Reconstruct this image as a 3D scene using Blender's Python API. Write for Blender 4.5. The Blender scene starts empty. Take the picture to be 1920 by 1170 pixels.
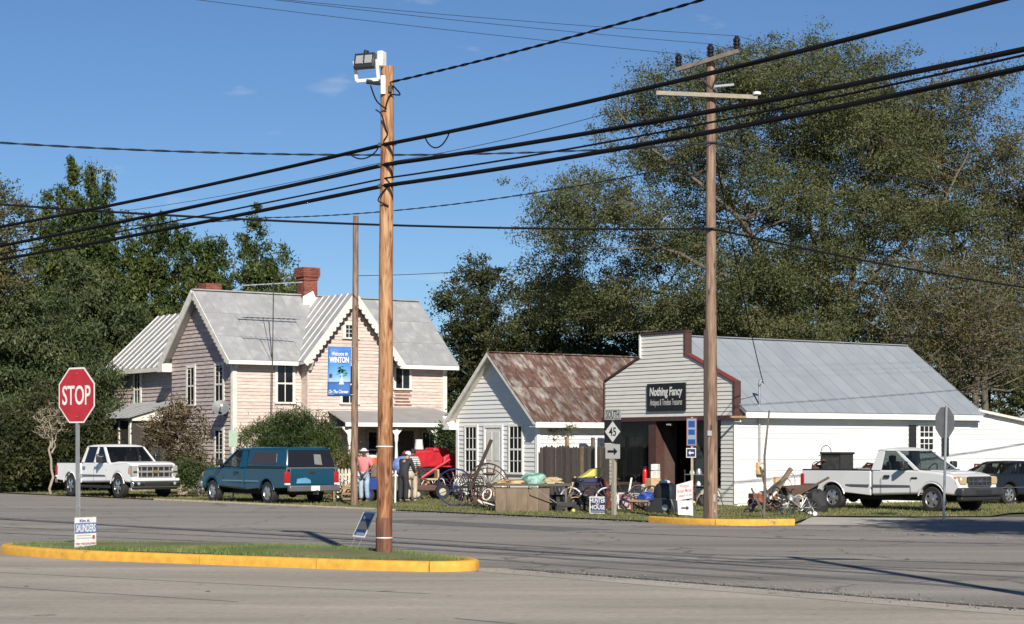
import bpy, bmesh, math, random
import numpy as np
from mathutils import Vector, Matrix

random.seed(7)
scene = bpy.context.scene
COL = scene.collection

# ------------------------------------------------------------------ camera
EYE, FPX, HOR = 1.8, 3600.0, 840.0          # eye height (m), focal length and horizon row of the 1920x1170 photograph
cam_d = bpy.data.cameras.new('camera')
cam_d.sensor_width = 36.0
cam_d.lens = 36.0 * FPX / 1920.0
cam_d.shift_y = (HOR - 585.0) / 1920.0
cam_d.clip_start = 0.1
cam_d.clip_end = 3000.0
cam = bpy.data.objects.new('camera', cam_d)
COL.objects.link(cam)
cam.location = (0, 0, EYE)
cam.rotation_euler = (math.radians(90), 0, 0)
scene.camera = cam

# ------------------------------------------------------------------ sky, sun, exposure
SUN_AZ, SUN_EL = math.radians(168), math.radians(32)
world = bpy.data.worlds.new('World')
scene.world = world
world.use_nodes = True
wn, wl = world.node_tree.nodes, world.node_tree.links
wn.clear()
w_out = wn.new('ShaderNodeOutputWorld')
w_bg = wn.new('ShaderNodeBackground')
w_sky = wn.new('ShaderNodeTexSky')
w_sky.sky_type = 'NISHITA'
w_sky.sun_disc = False
w_sky.sun_elevation = SUN_EL
w_sky.sun_rotation = SUN_AZ
w_sky.air_density = 1.0
w_sky.altitude = 1200
w_sky.dust_density = 0.0
w_sky.ozone_density = 7.5
w_bg.inputs['Strength'].default_value = 0.066
# thin wisps of cloud, spread over the whole sky
w_tc = wn.new('ShaderNodeTexCoord')
w_map = wn.new('ShaderNodeMapping')
w_map.inputs['Scale'].default_value = (7.0, 7.0, 26.0)
w_map.inputs['Location'].default_value = (0.35, 0.1, 0.4)
w_noise = wn.new('ShaderNodeTexNoise')
w_noise.inputs['Scale'].default_value = 2.6
w_noise.inputs['Detail'].default_value = 6.0
w_ramp = wn.new('ShaderNodeValToRGB')
w_ramp.color_ramp.elements[0].position = 0.64
w_ramp.color_ramp.elements[0].color = (0, 0, 0, 1)
w_ramp.color_ramp.elements[1].position = 0.82
w_ramp.color_ramp.elements[1].color = (0.45, 0.45, 0.45, 1)
w_mix = wn.new('ShaderNodeMixRGB')
w_mix.inputs['Color2'].default_value = (8.2, 8.4, 8.8, 1)
wl.new(w_tc.outputs['Generated'], w_map.inputs['Vector'])
wl.new(w_map.outputs['Vector'], w_noise.inputs['Vector'])
wl.new(w_noise.outputs['Fac'], w_ramp.inputs['Fac'])
wl.new(w_ramp.outputs['Color'], w_mix.inputs['Fac'])
wl.new(w_sky.outputs['Color'], w_mix.inputs['Color1'])
wl.new(w_mix.outputs['Color'], w_bg.inputs['Color'])
wl.new(w_bg.outputs['Background'], w_out.inputs['Surface'])

sun_d = bpy.data.lights.new('sun', 'SUN')
sun_d.energy = 5.0
sun_d.angle = math.radians(0.53)
sun_d.color = (1.0, 0.93, 0.82)
sun = bpy.data.objects.new('sun', sun_d)
COL.objects.link(sun)
S_DIR = Vector((math.sin(SUN_AZ) * math.cos(SUN_EL), math.cos(SUN_AZ) * math.cos(SUN_EL), math.sin(SUN_EL)))
sun.rotation_euler = (-S_DIR).to_track_quat('-Z', 'Y').to_euler()
sun.location = (10, -20, 30)

scene.view_settings.view_transform = 'Standard'
scene.view_settings.look = 'None'
scene.view_settings.exposure = 0.42
scene.view_settings.gamma = 1.0
scene.view_settings.use_curve_mapping = False
scene.cycles.max_bounces = 6
scene.cycles.transparent_max_bounces = 12
scene.cycles.caustics_reflective = False
scene.cycles.caustics_refractive = False

# ------------------------------------------------------------------ helpers
def V(*a): return Vector(a)
def G(px, py, z=0.0):
    """ground point seen at a photo pixel"""
    y = FPX * (EYE - z) / (py - HOR)
    return Vector(((px - 960) / FPX * y, y, z))
def P(px, py, y):
    return Vector(((px - 960) / FPX * y, y, EYE - (py - HOR) / FPX * y))
def PX(px, y): return (px - 960) / FPX * y
def PZ(py, y): return EYE - (py - HOR) / FPX * y

def tag(o, label=None, cat=None, group=None, kind=None):
    if label: o['label'] = label
    if cat: o['category'] = cat
    if group: o['group'] = group
    if kind: o['kind'] = kind
    return o
def thing(name, label, cat, loc=(0, 0, 0), rz=0.0, group=None):
    o = bpy.data.objects.new(name, None)
    o.empty_display_size = 0.2
    COL.objects.link(o)
    o.location = loc
    o.rotation_euler = (0, 0, rz)
    return tag(o, label, cat, group)
def link(name, mesh, parent=None, mat=None):
    o = bpy.data.objects.new(name, mesh)
    COL.objects.link(o)
    if parent is not None: o.parent = parent
    if mat is not None and not mesh.materials: mesh.materials.append(mat)
    return o
def copy_tree(o, parent=None):
    c = o.copy()
    COL.objects.link(c)
    c.parent = parent
    for ch in list(o.children): copy_tree(ch, c)
    return c

class MB:
    def __init__(s): s.v = []; s.f = []
    def add(s, vs, fs):
        b = len(s.v)
        s.v += [tuple(p) for p in vs]
        s.f += [tuple(i + b for i in f) for f in fs]
        return s
    def box(s, c, d, rz=0.0, M=None):
        c = Vector(c); hx, hy, hz = d[0] / 2, d[1] / 2, d[2] / 2
        R = M if M is not None else Matrix.Rotation(rz, 3, 'Z')
        vs = [c + R @ Vector((x * hx, y * hy, z * hz)) for x in (-1, 1) for y in (-1, 1) for z in (-1, 1)]
        return s.add(vs, [(0, 1, 3, 2), (4, 6, 7, 5), (0, 4, 5, 1), (2, 3, 7, 6), (0, 2, 6, 4), (1, 5, 7, 3)])
    def bx(s, x0, x1, y0, y1, z0, z1):
        return s.box(((x0 + x1) / 2, (y0 + y1) / 2, (z0 + z1) / 2), (abs(x1 - x0), abs(y1 - y0), abs(z1 - z0)))
    def beam(s, p0, p1, w, h, up=(0, 0, 1)):
        p0, p1 = Vector(p0), Vector(p1)
        a = (p1 - p0).normalized(); u = Vector(up)
        if abs(a.dot(u)) > 0.98: u = Vector((1, 0, 0))
        b = a.cross(u).normalized(); c = b.cross(a).normalized()
        vs = []
        for p in (p0, p1):
            for i, j in ((-1, -1), (1, -1), (1, 1), (-1, 1)):
                vs.append(p + b * (i * w / 2) + c * (j * h / 2))
        return s.add(vs, [(3, 2, 1, 0), (4, 5, 6, 7), (0, 1, 5, 4), (1, 2, 6, 5), (2, 3, 7, 6), (3, 0, 4, 7)])
    def tube(s, pts, r, n=8, cap=True):
        pts = [Vector(p) for p in pts]
        rs = r if isinstance(r, (list, tuple)) else [r] * len(pts)
        vs = []; prev = None
        for i, p in enumerate(pts):
            d = (pts[min(i + 1, len(pts) - 1)] - pts[max(i - 1, 0)])
            d = d.normalized() if d.length > 1e-9 else Vector((0, 0, 1))
            if prev is None:
                u = Vector((0, 0, 1)) if abs(d.z) < 0.9 else Vector((1, 0, 0))
                b = d.cross(u).normalized()
            else:
                b = (prev - d * prev.dot(d)).normalized()
            prev = b; c = d.cross(b)
            for k in range(n):
                a = 2 * math.pi * k / n
                vs.append(p + (b * math.cos(a) + c * math.sin(a)) * rs[i])
        fs = []
        for i in range(len(pts) - 1):
            for k in range(n):
                k2 = (k + 1) % n
                fs.append((i * n + k, i * n + k2, (i + 1) * n + k2, (i + 1) * n + k))
        if cap:
            fs.append(tuple(range(n - 1, -1, -1)))
            fs.append(tuple((len(pts) - 1) * n + k for k in range(n)))
        return s.add(vs, fs)
    def cyl(s, p0, p1, r0, r1=None, n=12, cap=True):
        return s.tube([p0, p1], [r0, r0 if r1 is None else r1], n, cap)
    def ring(s, c, axis, R, r, n=24, m=6, squash=1.0, a0=0, a1=2 * math.pi):
        c = Vector(c); ax = Vector(axis).normalized()
        u = Vector((0, 0, 1)) if abs(ax.z) < 0.9 else Vector((1, 0, 0))
        b = ax.cross(u).normalized(); d = ax.cross(b)
        full = abs(a1 - a0 - 2 * math.pi) < 1e-6
        vs = []; N = n if full else n + 1
        for i in range(N):
            a = a0 + (a1 - a0) * i / n
            rad = b * math.cos(a) + d * math.sin(a)
            for k in range(m):
                t = 2 * math.pi * k / m
                vs.append(c + rad * (R + r * math.cos(t)) + ax * (r * squash * math.sin(t)))
        fs = []
        for i in range(n):
            i2 = (i + 1) % N
            for k in range(m):
                k2 = (k + 1) % m
                fs.append((i * m + k, i2 * m + k, i2 * m + k2, i * m + k2))
        return s.add(vs, fs)
    def lathe(s, prof, c, axis=(0, 0, 1), n=20, closed=False):
        c = Vector(c); ax = Vector(axis).normalized()
        u = Vector((0, 0, 1)) if abs(ax.z) < 0.9 else Vector((1, 0, 0))
        b = ax.cross(u).normalized(); d = ax.cross(b)
        vs = []
        for (r, h) in prof:
            for k in range(n):
                a = 2 * math.pi * k / n
                vs.append(c + ax * h + (b * math.cos(a) + d * math.sin(a)) * r)
        fs = []
        for i in range(len(prof) - 1):
            for k in range(n):
                k2 = (k + 1) % n
                fs.append((i * n + k, i * n + k2, (i + 1) * n + k2, (i + 1) * n + k))
        if closed:
            i = len(prof) - 1
            for k in range(n): fs.append((i * n + k, i * n + (k + 1) % n, (k + 1) % n, k))
        else:
            fs.append(tuple(range(n - 1, -1, -1)))
            fs.append(tuple((len(prof) - 1) * n + k for k in range(n)))
        return s.add(vs, fs)
    def prism(s, poly, o, a, b, c):
        """poly (i,j) -> o + a*i + b*j, extruded by vector c"""
        o, a, b, c = Vector(o), Vector(a), Vector(b), Vector(c)
        n = len(poly)
        vs = [o + a * i + b * j for i, j in poly] + [o + a * i + b * j + c for i, j in poly]
        fs = [tuple(range(n - 1, -1, -1)), tuple(range(n, 2 * n))]
        fs += [(k, (k + 1) % n, n + (k + 1) % n, n + k) for k in range(n)]
        return s.add(vs, fs)
    def ball(s, c, r, nu=12, nv=8):
        c = Vector(c)
        rx, ry, rz = (r, r, r) if not isinstance(r, (tuple, list)) else r
        vs = [c + Vector((0, 0, rz))]
        for j in range(1, nv):
            t = math.pi * j / nv
            for i in range(nu):
                a = 2 * math.pi * i / nu
                vs.append(c + Vector((rx * math.sin(t) * math.cos(a), ry * math.sin(t) * math.sin(a), rz * math.cos(t))))
        vs.append(c - Vector((0, 0, rz)))
        fs = [(0, 1 + i, 1 + (i + 1) % nu) for i in range(nu)]
        for j in range(nv - 2):
            for i in range(nu):
                i2 = (i + 1) % nu
                fs.append((1 + j * nu + i, 1 + (j + 1) * nu + i, 1 + (j + 1) * nu + i2, 1 + j * nu + i2))
        L = len(vs) - 1; b = 1 + (nv - 2) * nu
        fs += [(b + i, L, b + (i + 1) % nu) for i in range(nu)]
        return s.add(vs, fs)
    def mesh(s, name, smooth=None, recalc=True):
        me = bpy.data.meshes.new(name)
        me.from_pydata(s.v, [], s.f)
        if recalc:
            bm = bmesh.new(); bm.from_mesh(me)
            bmesh.ops.recalc_face_normals(bm, faces=bm.faces)
            bm.to_mesh(me); bm.free()
        if smooth:
            me.polygons.foreach_set('use_smooth', [True] * len(me.polygons))
            me.set_sharp_from_angle(angle=math.radians(smooth))
        me.update()
        return me
    def build(s, name, mat, parent=None, smooth=None, bevel=0.0, seg=2):
        me = s.mesh(name, smooth)
        me.materials.append(mat)
        o = link(name, me, parent)
        if bevel:
            m = o.modifiers.new('bevel', 'BEVEL'); m.width = bevel; m.segments = seg
            m.limit_method = 'ANGLE'; m.angle_limit = math.radians(32); m.harden_normals = False
            me.polygons.foreach_set('use_smooth', [True] * len(me.polygons))
            me.set_sharp_from_angle(angle=math.radians(50))
        return o

# ------------------------------------------------------------------ materials
MATS = {}
def nodes_of(name):
    m = bpy.data.materials.new(name); m.use_nodes = True
    n, l = m.node_tree.nodes, m.node_tree.links
    return m, n, l, n['Principled BSDF']
def mat(name, col, rough=0.6, metal=0.0, var=0.0, vscale=3.0, orand=0.0, bump=0.0, bscale=30.0, spec=0.5, stretch=(1, 1, 1), coat=0.0, col2=None, edge=(0.4, 0.62)):
    """plain material: base colour, patchy variation (towards col2 where given), per-object variation, fine relief"""
    if name in MATS: return MATS[name]
    m, n, l, b = nodes_of(name)
    b.inputs['Roughness'].default_value = rough
    b.inputs['Metallic'].default_value = metal
    b.inputs['Specular IOR Level'].default_value = spec
    b.inputs['Coat Weight'].default_value = coat
    b.inputs['Coat Roughness'].default_value = 0.08
    tc = n.new('ShaderNodeTexCoord'); mp = n.new('ShaderNodeMapping')
    mp.inputs['Scale'].default_value = stretch
    l.new(tc.outputs['Object'], mp.inputs['Vector'])
    if orand:      # pieces that share a mesh must not share their stains
        oi0 = n.new('ShaderNodeObjectInfo'); mo = n.new('ShaderNodeVectorMath'); mo.operation = 'MULTIPLY'; mo.inputs[1].default_value = (37, 53, 71)
        l.new(oi0.outputs['Random'], mo.inputs[0]); l.new(mo.outputs['Vector'], mp.inputs['Location'])
    rgb = n.new('ShaderNodeRGB'); rgb.outputs[0].default_value = (*col, 1)
    out = rgb.outputs[0]
    if col2 is not None:
        ns = n.new('ShaderNodeTexNoise'); ns.inputs['Scale'].default_value = vscale; ns.inputs['Detail'].default_value = 8
        ns.inputs['Roughness'].default_value = 0.65
        rp = n.new('ShaderNodeValToRGB'); rp.color_ramp.elements[0].position = edge[0]; rp.color_ramp.elements[1].position = edge[1]
        mx = n.new('ShaderNodeMixRGB'); mx.inputs['Color2'].default_value = (*col2, 1)
        l.new(mp.outputs['Vector'], ns.inputs['Vector']); l.new(ns.outputs['Fac'], rp.inputs['Fac'])
        l.new(rp.outputs['Color'], mx.inputs['Fac']); l.new(out, mx.inputs['Color1'])
        out = mx.outputs['Color']
    if var:
        ns = n.new('ShaderNodeTexNoise'); ns.inputs['Scale'].default_value = vscale * 1.7; ns.inputs['Detail'].default_value = 7
        mr = n.new('ShaderNodeMapRange'); mr.inputs['From Min'].default_value = 0.3; mr.inputs['From Max'].default_value = 0.7
        mr.inputs['To Min'].default_value = 1 - var; mr.inputs['To Max'].default_value = 1 + var
        mu = n.new('ShaderNodeVectorMath'); mu.operation = 'SCALE'
        l.new(mp.outputs['Vector'], ns.inputs['Vector']); l.new(ns.outputs['Fac'], mr.inputs['Value'])
        l.new(out, mu.inputs[0]); l.new(mr.outputs['Result'], mu.inputs['Scale'])
        out = mu.outputs['Vector']
    if orand:
        oi = n.new('ShaderNodeObjectInfo')
        mr = n.new('ShaderNodeMapRange'); mr.inputs['To Min'].default_value = 1 - orand; mr.inputs['To Max'].default_value = 1 + orand
        mu = n.new('ShaderNodeVectorMath'); mu.operation = 'SCALE'
        l.new(oi.outputs['Random'], mr.inputs['Value']); l.new(out, mu.inputs[0]); l.new(mr.outputs['Result'], mu.inputs['Scale'])
        out = mu.outputs['Vector']
    l.new(out, b.inputs['Base Color'])
    if bump:
        ns = n.new('ShaderNodeTexNoise'); ns.inputs['Scale'].default_value = bscale; ns.inputs['Detail'].default_value = 5
        bp = n.new('ShaderNodeBump'); bp.inputs['Strength'].default_value = bump; bp.inputs['Distance'].default_value = 0.02
        l.new(mp.outputs['Vector'], ns.inputs['Vector']); l.new(ns.outputs['Fac'], bp.inputs['Height'])
        l.new(bp.outputs['Normal'], b.inputs['Normal'])
    MATS[name] = m
    return m
def leaf_mat(name, c1, c2, c3, trans=0.35, rough=0.55):
    """leaves: each leaf its own shade between three greens, some light passing through"""
    m, n, l, b = nodes_of(name)
    g = n.new('ShaderNodeNewGeometry')
    rp = n.new('ShaderNodeValToRGB')
    rp.color_ramp.elements[0].color = (*c1, 1)
    rp.color_ramp.elements[1].color = (*c3, 1)
    e = rp.color_ramp.elements.new(0.55); e.color = (*c2, 1)
    tc = n.new('ShaderNodeTexCoord'); ns = n.new('ShaderNodeTexNoise'); ns.inputs['Scale'].default_value = 0.55; ns.inputs['Detail'].default_value = 3
    l.new(tc.outputs['Object'], ns.inputs['Vector'])
    ad = n.new('ShaderNodeMath'); ad.operation = 'MULTIPLY_ADD'; ad.inputs[1].default_value = 0.55
    sb = n.new('ShaderNodeMath'); sb.operation = 'MULTIPLY_ADD'; sb.inputs[1].default_value = 1.6; sb.inputs[2].default_value = -0.55
    l.new(ns.outputs['Fac'], sb.inputs[0])
    l.new(g.outputs['Random Per Island'], ad.inputs[0]); l.new(sb.outputs[0], ad.inputs[2])
    l.new(ad.outputs[0], rp.inputs['Fac'])
    l.new(rp.outputs['Color'], b.inputs['Base Color'])
    b.inputs['Roughness'].default_value = rough
    b.inputs['Specular IOR Level'].default_value = 0.3
    tr = n.new('ShaderNodeBsdfTranslucent'); l.new(rp.outputs['Color'], tr.inputs['Color'])
    mx = n.new('ShaderNodeMixShader'); mx.inputs['Fac'].default_value = trans
    out = n['Material Output']
    l.new(b.outputs['BSDF'], mx.inputs[1]); l.new(tr.outputs['BSDF'], mx.inputs[2]); l.new(mx.outputs['Shader'], out.inputs['Surface'])
    MATS[name] = m
    return m
def glass_mat(name, tint, alpha, rough=0.03):
    m, n, l, b = nodes_of(name)
    out = n['Material Output']
    t = n.new('ShaderNodeBsdfTransparent'); t.inputs['Color'].default_value = (*tint, 1)
    b.inputs['Base Color'].default_value = (0.012, 0.014, 0.016, 1); b.inputs['Roughness'].default_value = rough
    mx = n.new('ShaderNodeMixShader'); mx.inputs['Fac'].default_value = alpha
    l.new(t.outputs['BSDF'], mx.inputs[1]); l.new(b.outputs['BSDF'], mx.inputs[2]); l.new(mx.outputs['Shader'], out.inputs['Surface'])
    MATS[name] = m
    return m

M_GLASS = mat('window_glass', (0.012, 0.014, 0.017), 0.06, bump=0.04, bscale=1.5)
M_CARGLASS = glass_mat('car_glass', (0.55, 0.62, 0.6), 0.42)
M_DARKGLASS = glass_mat('tinted_glass', (0.2, 0.2, 0.2), 0.8)
M_SHOPGLASS = glass_mat('shop_glass', (0.75, 0.78, 0.78), 0.35)
M_WHITE = mat('white_paint', (0.78, 0.77, 0.73), 0.55, var=0.06, vscale=2.0)
M_TRIM = mat('aged_white_trim', (0.66, 0.635, 0.57), 0.65, var=0.16, vscale=3.0, orand=0.05)
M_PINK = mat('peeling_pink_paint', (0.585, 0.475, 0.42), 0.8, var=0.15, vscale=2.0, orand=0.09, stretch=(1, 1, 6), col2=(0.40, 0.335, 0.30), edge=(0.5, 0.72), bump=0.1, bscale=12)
M_GREYB = mat('weathered_dimmed_board', (0.40, 0.335, 0.32), 0.8, var=0.2, vscale=2.5, orand=0.12, stretch=(1, 1, 6), col2=(0.56, 0.47, 0.43), edge=(0.45, 0.7), bump=0.2, bscale=14)  # weathered pink paint, greyed further for the grazing light on left walls
M_VINYLW = mat('white_vinyl', (0.72, 0.72, 0.705), 0.5, orand=0.02, var=0.03, vscale=1.2)
M_VINYLC = mat('cream_vinyl', (0.66, 0.645, 0.585), 0.55, orand=0.03, var=0.05, vscale=1.2)
M_BROWN = mat('brown_trim', (0.075, 0.035, 0.03), 0.5, var=0.15, vscale=4)
M_REDTRIM = mat('red_trim', (0.16, 0.035, 0.03), 0.55, var=0.2, vscale=5)
M_ROOFM = mat('painted_tin', (0.33, 0.335, 0.34), 0.5, metal=0.15, var=0.1, vscale=1.6, orand=0.07, bump=0.06, bscale=5, col2=(0.45, 0.45, 0.44), edge=(0.5, 0.7))
M_GALV = mat('galvanised_tin', (0.42, 0.43, 0.44), 0.38, metal=0.45, var=0.12, vscale=1.2, orand=0.06)
M_BLUETIN = mat('blue_grey_tin', (0.33, 0.36, 0.39), 0.42, metal=0.25, var=0.07, vscale=0.9, orand=0.05)
M_RUST = mat('rusted_tin', (0.10, 0.052, 0.038), 0.9, var=0.5, vscale=1.6, orand=0.3, stretch=(2.2, .9, .9), col2=(0.235, 0.21, 0.19), edge=(0.47, 0.62), bump=0.1)
M_BRICK = mat('red_brick', (0.21, 0.062, 0.042), 0.85, var=0.2, vscale=9, orand=0.3, bump=0.2)
M_MORTAR = mat('mortar', (0.33, 0.25, 0.21), 0.9, var=0.15)
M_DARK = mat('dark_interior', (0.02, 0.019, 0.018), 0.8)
M_BLACK = mat('black_rubber', (0.02, 0.02, 0.021), 0.75, var=0.2, vscale=8)
M_BLACKP = mat('black_plastic', (0.022, 0.022, 0.024), 0.45)
M_CABLE = mat('cable_sheath', (0.006, 0.006, 0.008), 0.8, spec=0.15)
M_WIRE = mat('thin_wire', (0.025, 0.032, 0.045), 0.7, spec=0.2)
M_STEEL = mat('galvanised_steel', (0.42, 0.43, 0.43), 0.4, metal=0.6, var=0.12, vscale=6)
M_CHROME = mat('chrome', (0.62, 0.62, 0.63), 0.13, metal=1.0)
M_ALLOY = mat('alloy', (0.55, 0.55, 0.55), 0.3, metal=0.85)
M_SILVERP = mat('bumper_grey', (0.16, 0.16, 0.165), 0.4, metal=0.4, var=0.1)
M_SIGNBACK = mat('sign_back', (0.16, 0.165, 0.17), 0.5, metal=0.5, var=0.12, vscale=4)
M_OLDWOOD = mat('old_grey_wood', (0.105, 0.088, 0.075), 0.85, var=0.3, vscale=4, orand=0.25, stretch=(5, 5, 0.6), bump=0.2)
M_LUMBER = mat('lumber', (0.27, 0.18, 0.10), 0.8, var=0.25, vscale=4, orand=0.2)
M_PLY = mat('old_plywood', (0.17, 0.125, 0.085), 0.8, var=0.2, vscale=2.5, orand=0.1, col2=(0.10, 0.07, 0.05), edge=(0.5, 0.7), stretch=(1, 1, 0.35))
M_IRON = mat('rusty_iron', (0.09, 0.05, 0.035), 0.8, var=0.35, vscale=12)
M_DKIRON = mat('dark_iron', (0.03, 0.028, 0.028), 0.65, var=0.3, vscale=9)
M_BLUE = mat('blue_paint', (0.015, 0.05, 0.25), 0.5, var=0.12)
M_NAVY = mat('navy_paint', (0.02, 0.03, 0.09), 0.5, var=0.2)
M_RED = mat('tractor_red', (0.45, 0.02, 0.03), 0.45, var=0.2, vscale=4)
M_SIGNRED = mat('sign_red', (0.40, 0.022, 0.032), 0.45, var=0.14, vscale=2)
M_SIGNWHITE = mat('sign_white', (0.68, 0.68, 0.655), 0.5, var=0.1, vscale=4)
M_SIGNBLACK = mat('sign_black', (0.012, 0.012, 0.013), 0.5)
M_SIGNBLUE = mat('sign_blue', (0.02, 0.07, 0.25), 0.5)
M_SIGNNAVY = mat('sign_navy', (0.02, 0.035, 0.12), 0.5)
M_ORANGE = mat('orange_plastic', (0.60, 0.10, 0.03), 0.5)
M_YELLOW = mat('yellow_plastic', (0.50, 0.48, 0.09), 0.5)
M_TARP = mat('green_tarp', (0.22, 0.38, 0.32), 0.6, var=0.2, vscale=5)
M_TAN = mat('tan_cloth', (0.48, 0.33, 0.17), 0.8, var=0.2, vscale=6)
M_LIGHTW = mat('plastic_white', (0.68, 0.665, 0.63), 0.5, var=0.1, vscale=5)
# ------------------------------------------------------------------ lettering (made first, while the scene is small)
def text_mesh(body, size, bold=0.0, sx=1.0, shear=0.0, space=1.0):
    cu = bpy.data.curves.new('lettering', 'FONT')
    cu.body = body; cu.size = size; cu.align_x = 'CENTER'; cu.align_y = 'CENTER'
    cu.extrude = 0.0015; cu.offset = bold; cu.shear = shear; cu.space_character = space; cu.resolution_u = 3
    o = bpy.data.objects.new('lettering', cu); COL.objects.link(o)
    bpy.context.view_layer.update()
    me = bpy.data.meshes.new_from_object(o.evaluated_get(bpy.context.evaluated_depsgraph_get()))
    bpy.data.objects.remove(o); bpy.data.curves.remove(cu)
    me.materials.clear()
    for v in me.vertices: v.co.x *= sx
    xs = [v.co.x for v in me.vertices]; ys = [v.co.y for v in me.vertices]
    cx, cy = (min(xs) + max(xs)) / 2, (min(ys) + max(ys)) / 2
    for v in me.vertices: v.co.x -= cx; v.co.y -= cy
    return me
def fit_text(body, w, h, bold=0.0, shear=0.0, space=1.0):
    """lettering scaled to a width and a height"""
    me = text_mesh(body, 1.0, bold, 1.0, shear, space)
    xs = [v.co.x for v in me.vertices]; ys = [v.co.y for v in me.vertices]
    kx, ky = w / (max(xs) - min(xs)), h / (max(ys) - min(ys))
    for v in me.vertices: v.co.x *= kx; v.co.y *= ky; v.co.z = 0.0015 if v.co.z > 0 else -0.0015
    return me
T = {
    'stop': fit_text('STOP', 0.73, 0.33, 0.012),
    'nothing': fit_text('Nothing Fancy', 1.62, 0.36, 0.03, 0.1),
    'antiques': fit_text('Antiques & Timeless Treasures', 1.6, 0.27, 0.004, 0.15),
    'south': fit_text('SOUTH', 0.46, 0.19, 0.01),
    '45': fit_text('45', 0.26, 0.23, 0.012),
    'kim': fit_text('Kim A.', 0.22, 0.045, 0.01),
    'saunders': fit_text('SAUNDERS', 0.42, 0.13, 0.02),
    'children': fit_text('FOR THE CHILDREN', 0.42, 0.028, 0.01),
    'hunter': fit_text('HUNTER', 0.44, 0.12, 0.02),
    'for': fit_text('for', 0.10, 0.06, 0.01),
    'house': fit_text('HOUSE', 0.44, 0.12, 0.02),
    'winton_fm': fit_text('Winton', 0.34, 0.11, 0.012),
    'farmers': fit_text('Farmers Market', 0.56, 0.12, 0.012),
    'tuesdays': fit_text('Tuesdays 3-6 pm', 0.56, 0.11, 0.012),
    'welcome': fit_text('Welcome to', 0.50, 0.13, 0.02, 0.25),
    'winton': fit_text('WINTON', 0.60, 0.19, 0.035),
    'chowan': fit_text('On The Chowan', 0.60, 0.11, 0.02, 0.25),
}
def lettering(key, m, parent, loc, R=None, name='lettering'):
    """place lettering on a plate that lies in local XZ and faces -Y"""
    me = T[key].copy()
    o = link(name, me, parent, m)
    o.location = loc
    o.rotation_euler = (math.radians(90), 0, 0) if R is None else R
    return o

# ------------------------------------------------------------------ ground, road, concrete
def sheet(name, poly, z, m, kind='structure', parent=None):
    mb = MB(); mb.add([(x, y, z) for x, y in poly], [tuple(range(len(poly)))])
    me = mb.mesh(name, recalc=False)
    me.materials.append(m)
    bm = bmesh.new(); bm.from_mesh(me)
    for f in bm.faces:
        f.normal_update()
        if f.normal.z < 0: f.normal_flip()
    bm.to_mesh(me); bm.free()
    o = link(name, me, parent)
    if kind: o['kind'] = kind
    return o

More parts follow.
